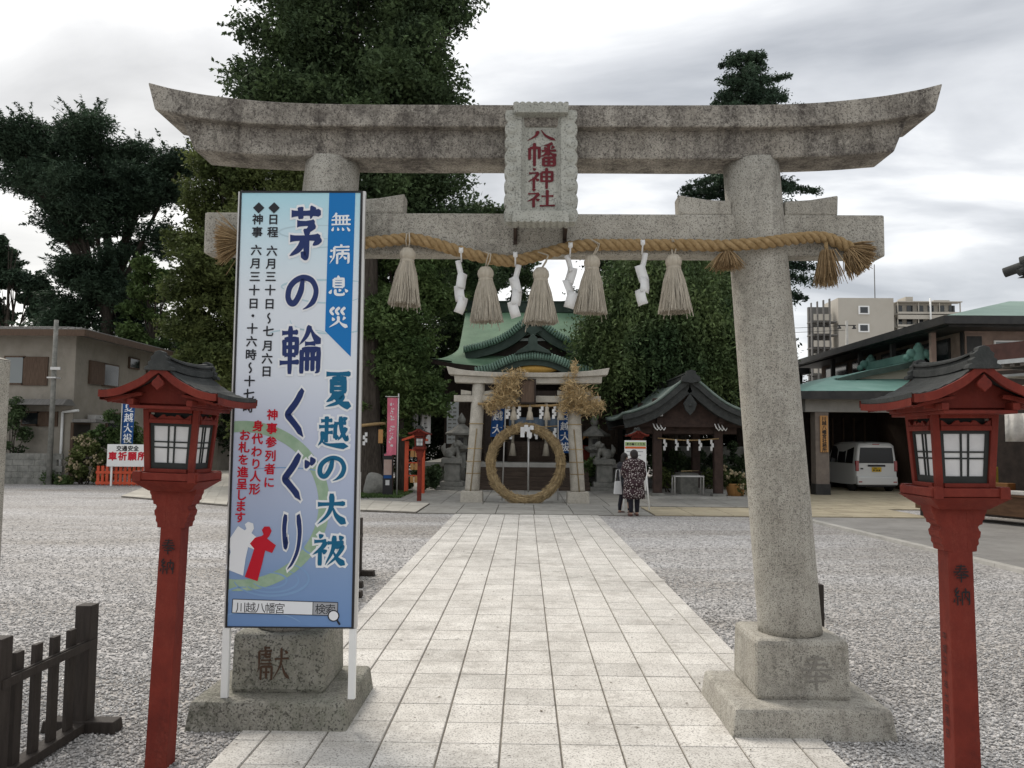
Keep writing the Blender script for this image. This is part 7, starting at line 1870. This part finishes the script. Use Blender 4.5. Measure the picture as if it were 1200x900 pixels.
# ------------------------------------------------------------------ white van
vx0, vx1 = at(1003.5, 560, 29.2).x, at(1051, 560, 29.2).x; vc = (vx0 + vx1) / 2; vw = 1.475 / 2; vy = 29.2
van = empty('white_van', (vc, vy, 0), 'small boxy white van seen from behind under the entrance porch', 'van')
MT['car_white'] = mat('car_white', (.66, .66, .64), None, rough=.25, spec=.5, coat=.6); MT['car_black'] = mat('car_trim', (.018, .018, .02), None, rough=.35); MT['car_glass'] = mat('car_glass', (.012, .014, .016), None, rough=.12, spec=.35)
MT['lamp_red'] = mat('tail_lamp', (.30, .015, .015), None, rough=.15, spec=.6, coat=.5); MT['plate_yellow'] = mat('plate_yellow', (.62, .40, .02), None, rough=.4); MT['rubber'] = mat('rubber', (.02, .02, .02), None, rough=.85)
def sec(y, zb2, zbelt, ztop, wb, wt, cr=.08):
    return [(-wb, y, zb2), (-wb, y, zbelt - .25), (-wb * .995, y, zbelt), (-wt - .01, y, ztop - cr), (-wt + cr, y, ztop), (0, y, ztop + .02), (wt - cr, y, ztop), (wt + .01, y, ztop - cr), (wb * .995, y, zbelt), (wb, y, zbelt - .25), (wb, y, zb2)]
secs = [sec(0.0, .42, .95, 1.62, vw - .05, vw - .16), sec(.04, .30, .97, 1.70, vw - .02, vw - .12), sec(.25, .27, .98, 1.745, vw, vw - .10), sec(1.6, .25, .98, 1.76, vw, vw - .09), sec(2.3, .25, .97, 1.70, vw, vw - .11), sec(2.75, .25, .97, 1.30, vw, vw - .12), sec(2.95, .27, .95, 1.02, vw - .01, vw - .08), sec(3.3, .33, .80, .92, vw - .06, vw - .12), sec(3.38, .40, .7, .80, vw - .14, vw - .2)]
secs = [[(vc + x, vy + y, z) for x, y, z in s_] for s_ in secs]
mb = MB(); mb.grid(secs); mb.add(secs[0], [list(range(11))]); mb.add(secs[-1], [list(range(11))]); mb.strip([s_[0] for s_ in secs], [s_[-1] for s_ in secs])
body = mb.build('body', MT['car_white'], van, bevel=.02)
def vb(name, x0, x1, z0, z1, y0, y1, m_, par=van, bev=.01): return MB().box(vc + x0, vc + x1, vy + y0, vy + y1, z0, z1).build(name, m_, par, bevel=bev)
mb = MB().prism([(vc - .60, 1.02), (vc + .60, 1.02), (vc + .55, 1.56), (vc - .55, 1.56)], vy - .022, vy + .05); mb.build('rear_window', MT['car_glass'], van, bevel=.01)
vb('rear_bumper', -.70, .70, .26, .56, -.10, .12, MT['car_white'], bev=.04); vb('bumper_shadow_gap', -.66, .66, .20, .255, -.04, .2, MT['car_black'])  # black strip puts the shade under the bumper into colour
for sd in (-1, 1):
    vb('tail_lamp', sd * .665 - .05, sd * .665 + .05, .74, 1.10, -.035, .08, MT['lamp_red'])
    vb('reflector', sd * .60 - .06, sd * .60 + .06, .35, .39, -.108, -.1005, MT['lamp_red'], bev=0)
hd = vb('tailgate_garnish', -.30, .30, .90, .965, -.04, .0, MT['car_black']); vb('number_plate', -.165, .165, .72, .88, -.03, -.012, MT['plate_yellow'], bev=.004)
mb = MB()
for x, w, z0, z1 in ((-.10, .05, .745, .80), (-.02, .03, .745, .80), (.03, .03, .745, .80), (.09, .04, .745, .80), (-.05, .10, .835, .86)): mb.box(vc + x - w / 2, vc + x + w / 2, vy - .036, vy - .0305, z0, z1)
mb.build('plate_marks', MT['ink'], van); vb('emblem', -.045, .045, .985, 1.0, -.05, -.041, MT['alu'], bev=0); vb('side_badge', -.55, -.46, .80, .85, -.02, .0, MT['car_black'], bev=0); vb('roof_lamp', -.12, .12, 1.66, 1.69, -.01, .05, MT['lamp_red'], bev=.005)
mb = MB()
for sd in (-1, 1):
    for y0, y1 in ((.22, .85), (.92, 1.62), (1.70, 2.35)):
        X0, X1 = vc + sd * (vw + .004), vc + sd * (vw - .098); mb.add([(X0, vy + y0, 1.0), (X0, vy + y1, 1.0), (X1, vy + y1 - .04, 1.60), (X1, vy + y0 + .02, 1.60)], [(0, 1, 2, 3)])
mb.build('side_window', MT['car_glass'], van, solid=.03)
for sd in (-1, 1):
    for y in (.55, 2.85):
        w_ = MB(); M3 = Matrix.Translation((vc + sd * (vw - .09), vy + y, .28)) @ Matrix.Rotation(math.pi / 2, 4, 'Y')
        m2 = MB().lathe([(.15, -.085), (.25, -.085), (.28, -.06), (.28, .06), (.25, .085), (.15, .085)], 24); w_.add([M3 @ Vector(v) for v in m2.v], m2.f, 0, True); wh = w_.build('wheel', MT['rubber'], van)
        r_ = MB(); m2 = MB().lathe([(0, -.07), (.16, -.08), (.165, .08), (0, .07)], 20); r_.add([M3 @ Vector(v) for v in m2.v], m2.f, 0, True); r_.build('rim', MT['alu'], wh)
    vb('door_mirror', sd * (vw + .11) - .09, sd * (vw + .11) + .09, 1.0, 1.2, 2.35, 2.45, MT['car_white'], bev=.03)

# ------------------------------------------------------------------ people
MT['skin'] = mat('skin', (.42, .27, .20), None, rough=.6); MT['hair'] = mat('hair', (.018, .014, .012), None, rough=.5); MT['tights'] = mat('tights', (.018, .018, .026), None, rough=.8); MT['shoe'] = mat('shoe', (.12, .06, .05), None, rough=.6)
def pattern_cloth():
    m = mat('dark_print_dress', (.035, .018, .022), (.05, .026, .03), 6, .85); nt = m.node_tree; N, L = nt.nodes, nt.links; b = N['Principled BSDF']
    co = N.new('ShaderNodeTexCoord'); v = N.new('ShaderNodeTexVoronoi'); v.inputs['Scale'].default_value = 25; v.inputs['Randomness'].default_value = .95; L.new(co.outputs['Object'], v.inputs['Vector'])
    r = N.new('ShaderNodeMapRange'); r.inputs['From Min'].default_value = .30; r.inputs['From Max'].default_value = .36; r.inputs['To Min'].default_value = 1; r.inputs['To Max'].default_value = 0; L.new(v.outputs['Distance'], r.inputs['Value'])
    x = N.new('ShaderNodeMix'); x.data_type = 'RGBA'; L.new(r.outputs[0], x.inputs['Factor']); src = b.inputs['Base Color'].links[0].from_socket; L.new(src, x.inputs['A']); x.inputs['B'].default_value = (.42, .38, .36, 1); L.new(x.outputs['Result'], b.inputs['Base Color'])
    return m
MT['dress'] = pattern_cloth()
def person(x, Y, H, face, label, dress_m, hem, leg_m, hair_short=True, arms=((.0, .0), (.0, .0)), stride=.05, wide=1.0):
    """face: angle of heading about Z (0 = away from the camera)"""
    t = empty('person', (0, 0, 0), label, 'person', None)
    s = H / 1.6
    legs = []
    for sd in (-1, 1):
        fx = sd * .075; fy = stride * sd
        legs += [('t', [(sd * .08, 0, .82), (fx * 1.05, fy * .5 + .015, .46), (fx, fy, .09)], [.085, .056, .038]), ('b', (fx, fy + .06, .035), (.04, .115, .035))]
    body = legs + [('b', (0, 0, .86), (.155, .11, .13)), ('t', [(0, 0, .86), (0, -.01, 1.08), (0, -.005, 1.26)], [.125, .108, .098]), ('t', [(-.13, -.005, 1.285), (.13, -.005, 1.285)], [.055, .055]), ('t', [(0, -.005, 1.28), (0, .01, 1.40)], [.05, .046]),
                   ('b', (0, .015, 1.475), (.072, .088, .105)), ('b', (0, .10, 1.455), (.014, .022, .016)), ('b', (-.074, .01, 1.465), (.012, .02, .028)), ('b', (.074, .01, 1.465), (.012, .02, .028))]
    for sd, (fw, bend) in zip((-1, 1), arms):
        sh_ = (sd * .165, -.01, 1.285); el = (sd * .205, .02 + fw * .22, 1.02); wr = (sd * (.20 - .10 * bend), .05 + fw * .3 + bend * .20, .80 + bend * .26)
        body += [('t', [sh_, el, wr], [.047, .038, .026]), ('b', (wr[0], wr[1] + .02, wr[2] - .035), (.022, .038, .045))]
        for f_ in range(4): body.append(('t', [(wr[0], wr[1] + .0 + .017 * f_, wr[2] - .06), (wr[0] - sd * .01, wr[1] + .012 + .017 * f_, wr[2] - .115 + .006 * abs(f_ - 1))], [.009, .007]))
        body.append(('t', [(wr[0] - sd * .015, wr[1] + .05, wr[2] - .02), (wr[0] - sd * .025, wr[1] + .085, wr[2] - .06)], [.010, .008]))
    bo = blob_obj('body', body, MT['skin'], t, .014, 2)
    bo.data.materials.append(leg_m)
    # garment: loft from shoulders to hem, slightly flared
    def ringz(z, a, b_, cx=0, cy=0, n=32, wv=0.0): return [(cx + a * math.cos(2 * math.pi * k / n) * (1 + wv * math.sin(k * 2.4)), cy + b_ * math.sin(2 * math.pi * k / n) * (1 + wv * math.sin(k * 2.4 + 1)), z) for k in range(n)]
    rows = [ringz(1.41, .060, .064), ringz(1.385, .095, .085), ringz(1.35, .17, .105), ringz(1.30, .215, .122), ringz(1.20, .21, .132), ringz(1.05, .20, .138, wv=.01), ringz(.9, .21, .155, wv=.02), ringz((.9 + hem) / 2, .225, .17, wv=.035), ringz(hem, .235, .18, wv=.05)]
    mb = MB()
    for r0, r1 in zip(rows[:-1], rows[1:]): mb.strip(r0 + [r0[0]], r1 + [r1[0]], smooth=True)
    for sd, (fw, bend) in zip((-1, 1), arms):
        el = Vector((sd * .215, .02 + fw * .22, 1.02)); wr = Vector((sd * (.20 - .10 * bend), .05 + fw * .3 + bend * .20, .80 + bend * .26)); mb.tube([(sd * .14, -.01, 1.30), (sd * .175, -.01, 1.27), el, el.lerp(wr, .75)], [.065, .072, .066, .062], 12)
    mb.build('dress', dress_m, t, solid=.006)
    mb = MB()                                                # tights and shoes over the feet
    for sd in (-1, 1):
        fx = sd * .075; fy = stride * sd; mb.tube([(sd * .08, 0, .80), (fx * 1.05, fy * .5 + .015, .46), (fx * 1.02, fy, .22), (fx, fy, .095)], [.089, .061, .05, .041], 12)
    mb.build('tights', leg_m, t)
    for sd in (-1, 1):
        fx = sd * .075; fy = stride * sd; mb = MB().ball((fx, fy + .055, .035), (.046, .125, .038), 8); mb.build('shoe', MT['shoe'], t)
    parts = [('b', (0, -.005, 1.50), (.087, .098, .105)), ('b', (0, -.045, 1.45), (.078, .065, .10))]
    if not hair_short: parts += [('b', (0, -.06, 1.38), (.085, .05, .12))]
    blob_obj('hair', parts, MT['hair'], t, .012, 2)
    mb = MB()
    for sd in (-1, 1): mb.ball((sd * .028, .096, 1.485), (.011, .006, .007), 5)
    mb.build('eyes', MT['hair'], t); mb = MB().ball((0, .097, 1.415), (.022, .007, .006), 5); mb.build('mouth', MT['lamp_red'], t)
    t.location = (x, Y, 0); t.rotation_euler = (0, 0, face); t.scale = (s * wide, s * (1 + (wide - 1) * .6), s)
    return t
w0 = gnd(743, 605)
person(w0.x, w0.y, 1.50, R(12), 'woman seen from behind in a dark patterned long tunic and black leggings', MT['dress'], .42, MT['tights'], True, ((.25, .75), (.0, .1)), .03, 1.15)
MT['dark_top'] = mat('dark_top', (.02, .02, .026), (.03, .03, .036), 6, .85)
person(w0.x - .14, w0.y + .62, 1.42, R(-55), 'person in plain dark clothes, half hidden behind the woman in the patterned tunic', MT['dark_top'], .5, MT['tights'], False, ((.1, .3), (.1, .2)), .1)
bg = at(724, 570, w0.y + .3); mb = MB().box(bg.x - .10, bg.x + .10, bg.y - .05, bg.y + .05, bg.z - .18, bg.z + .12, tz=(.03, .01)); t = empty('tote_bag', (bg.x, bg.y, bg.z - .18), 'white tote bag hanging at the left side of the two people', 'bag')
mb.build('bag_body', MT['b_white'], t, bevel=.02); MB().tube([(bg.x - .06, bg.y, bg.z + .11), (bg.x - .03, bg.y, bg.z + .38), (bg.x + .04, bg.y, bg.z + .38), (bg.x + .06, bg.y, bg.z + .11)], .012, 6).build('strap', MT['b_white'], t)
f0 = gnd(262, 543); fp = person(f0.x, f0.y, 1.6, R(170), 'tiny far figure in blue walking behind the left edge of the signboard', MT['b_blue'], .8, MT['tights'], True)
# white notice easel
Ye = 20.6; a, b_ = at(732, 516, Ye), at(757.5, 575, Ye)
t = empty('notice_easel', ((a.x + b_.x) / 2, Ye, 0), 'white standing notice panel with green and orange headings in front of the two people', 'notice board')
bd = MB().box(a.x, b_.x, Ye, Ye + .04, b_.z, a.z).build('panel', MT['white_paint'], t)
MT['p_lime'] = mat('p_lime', (.36, .46, .20), None, rough=.5); MT['p_orange'] = mat('p_orange', (.62, .13, .03), None, rough=.5)
for nm, py0, py1, m_ in (('green_heading', 516.8, 521.5, 'p_lime'), ('orange_band', 522.2, 524.6, 'p_orange')): MB().box(a.x + .01, b_.x - .01, Ye - .006, Ye - .0008, Z(py1, Ye), Z(py0, Ye)).build(nm, MT[m_], bd)
sh = Sheet((0, Ye - .006, 0), (1, 0, 0), (0, 0, 1)); mb = MB()
for k, ch in enumerate('茅の輪くぐり方'): put_glyph(mb, sh, ch, a.x + .075 + k * .066, Z(519.3, Ye), .062, None, .03, .002)
mb.build('heading_lettering', MT['ink'], bd, fix=False); mb = MB()
for k in range(10): mb.box(a.x + .05, b_.x - .08 - .05 * (k % 3), Ye - .004, Ye - .0007, Z(528.5 + k * 4.2, Ye), Z(527.6 + k * 4.2, Ye))
mb.build('text_lines', MT['p_grey'], bd)
for x in (a.x + .03, b_.x - .03): MB().tube([(x - .10 if x < (a.x + b_.x) / 2 else x + .06, Ye - .3, 0), (x, Ye + .05, 1.3)], .02, 6).build('leg', MT['white_paint'], t)
# white notices on the far dark wall, left of the signboard
Yw = 56.0; p = at(262, 512, Yw); t = empty('far_signpost', (p.x, Yw, 0), 'pair of tiny white notices on a post above the far blue figure', 'sign')
for py, h in ((501, 4), (512, 4)): q = at(262, py, Yw); MB().box(q.x - .3, q.x + .3, Yw, Yw + .05, q.z - .14, q.z + .14).build('notice', MT['white_paint'], t)
MB().box(p.x - .04, p.x + .04, Yw + .052, Yw + .1, 0, at(262, 498, Yw).z).build('post', MT['fascia'], t)
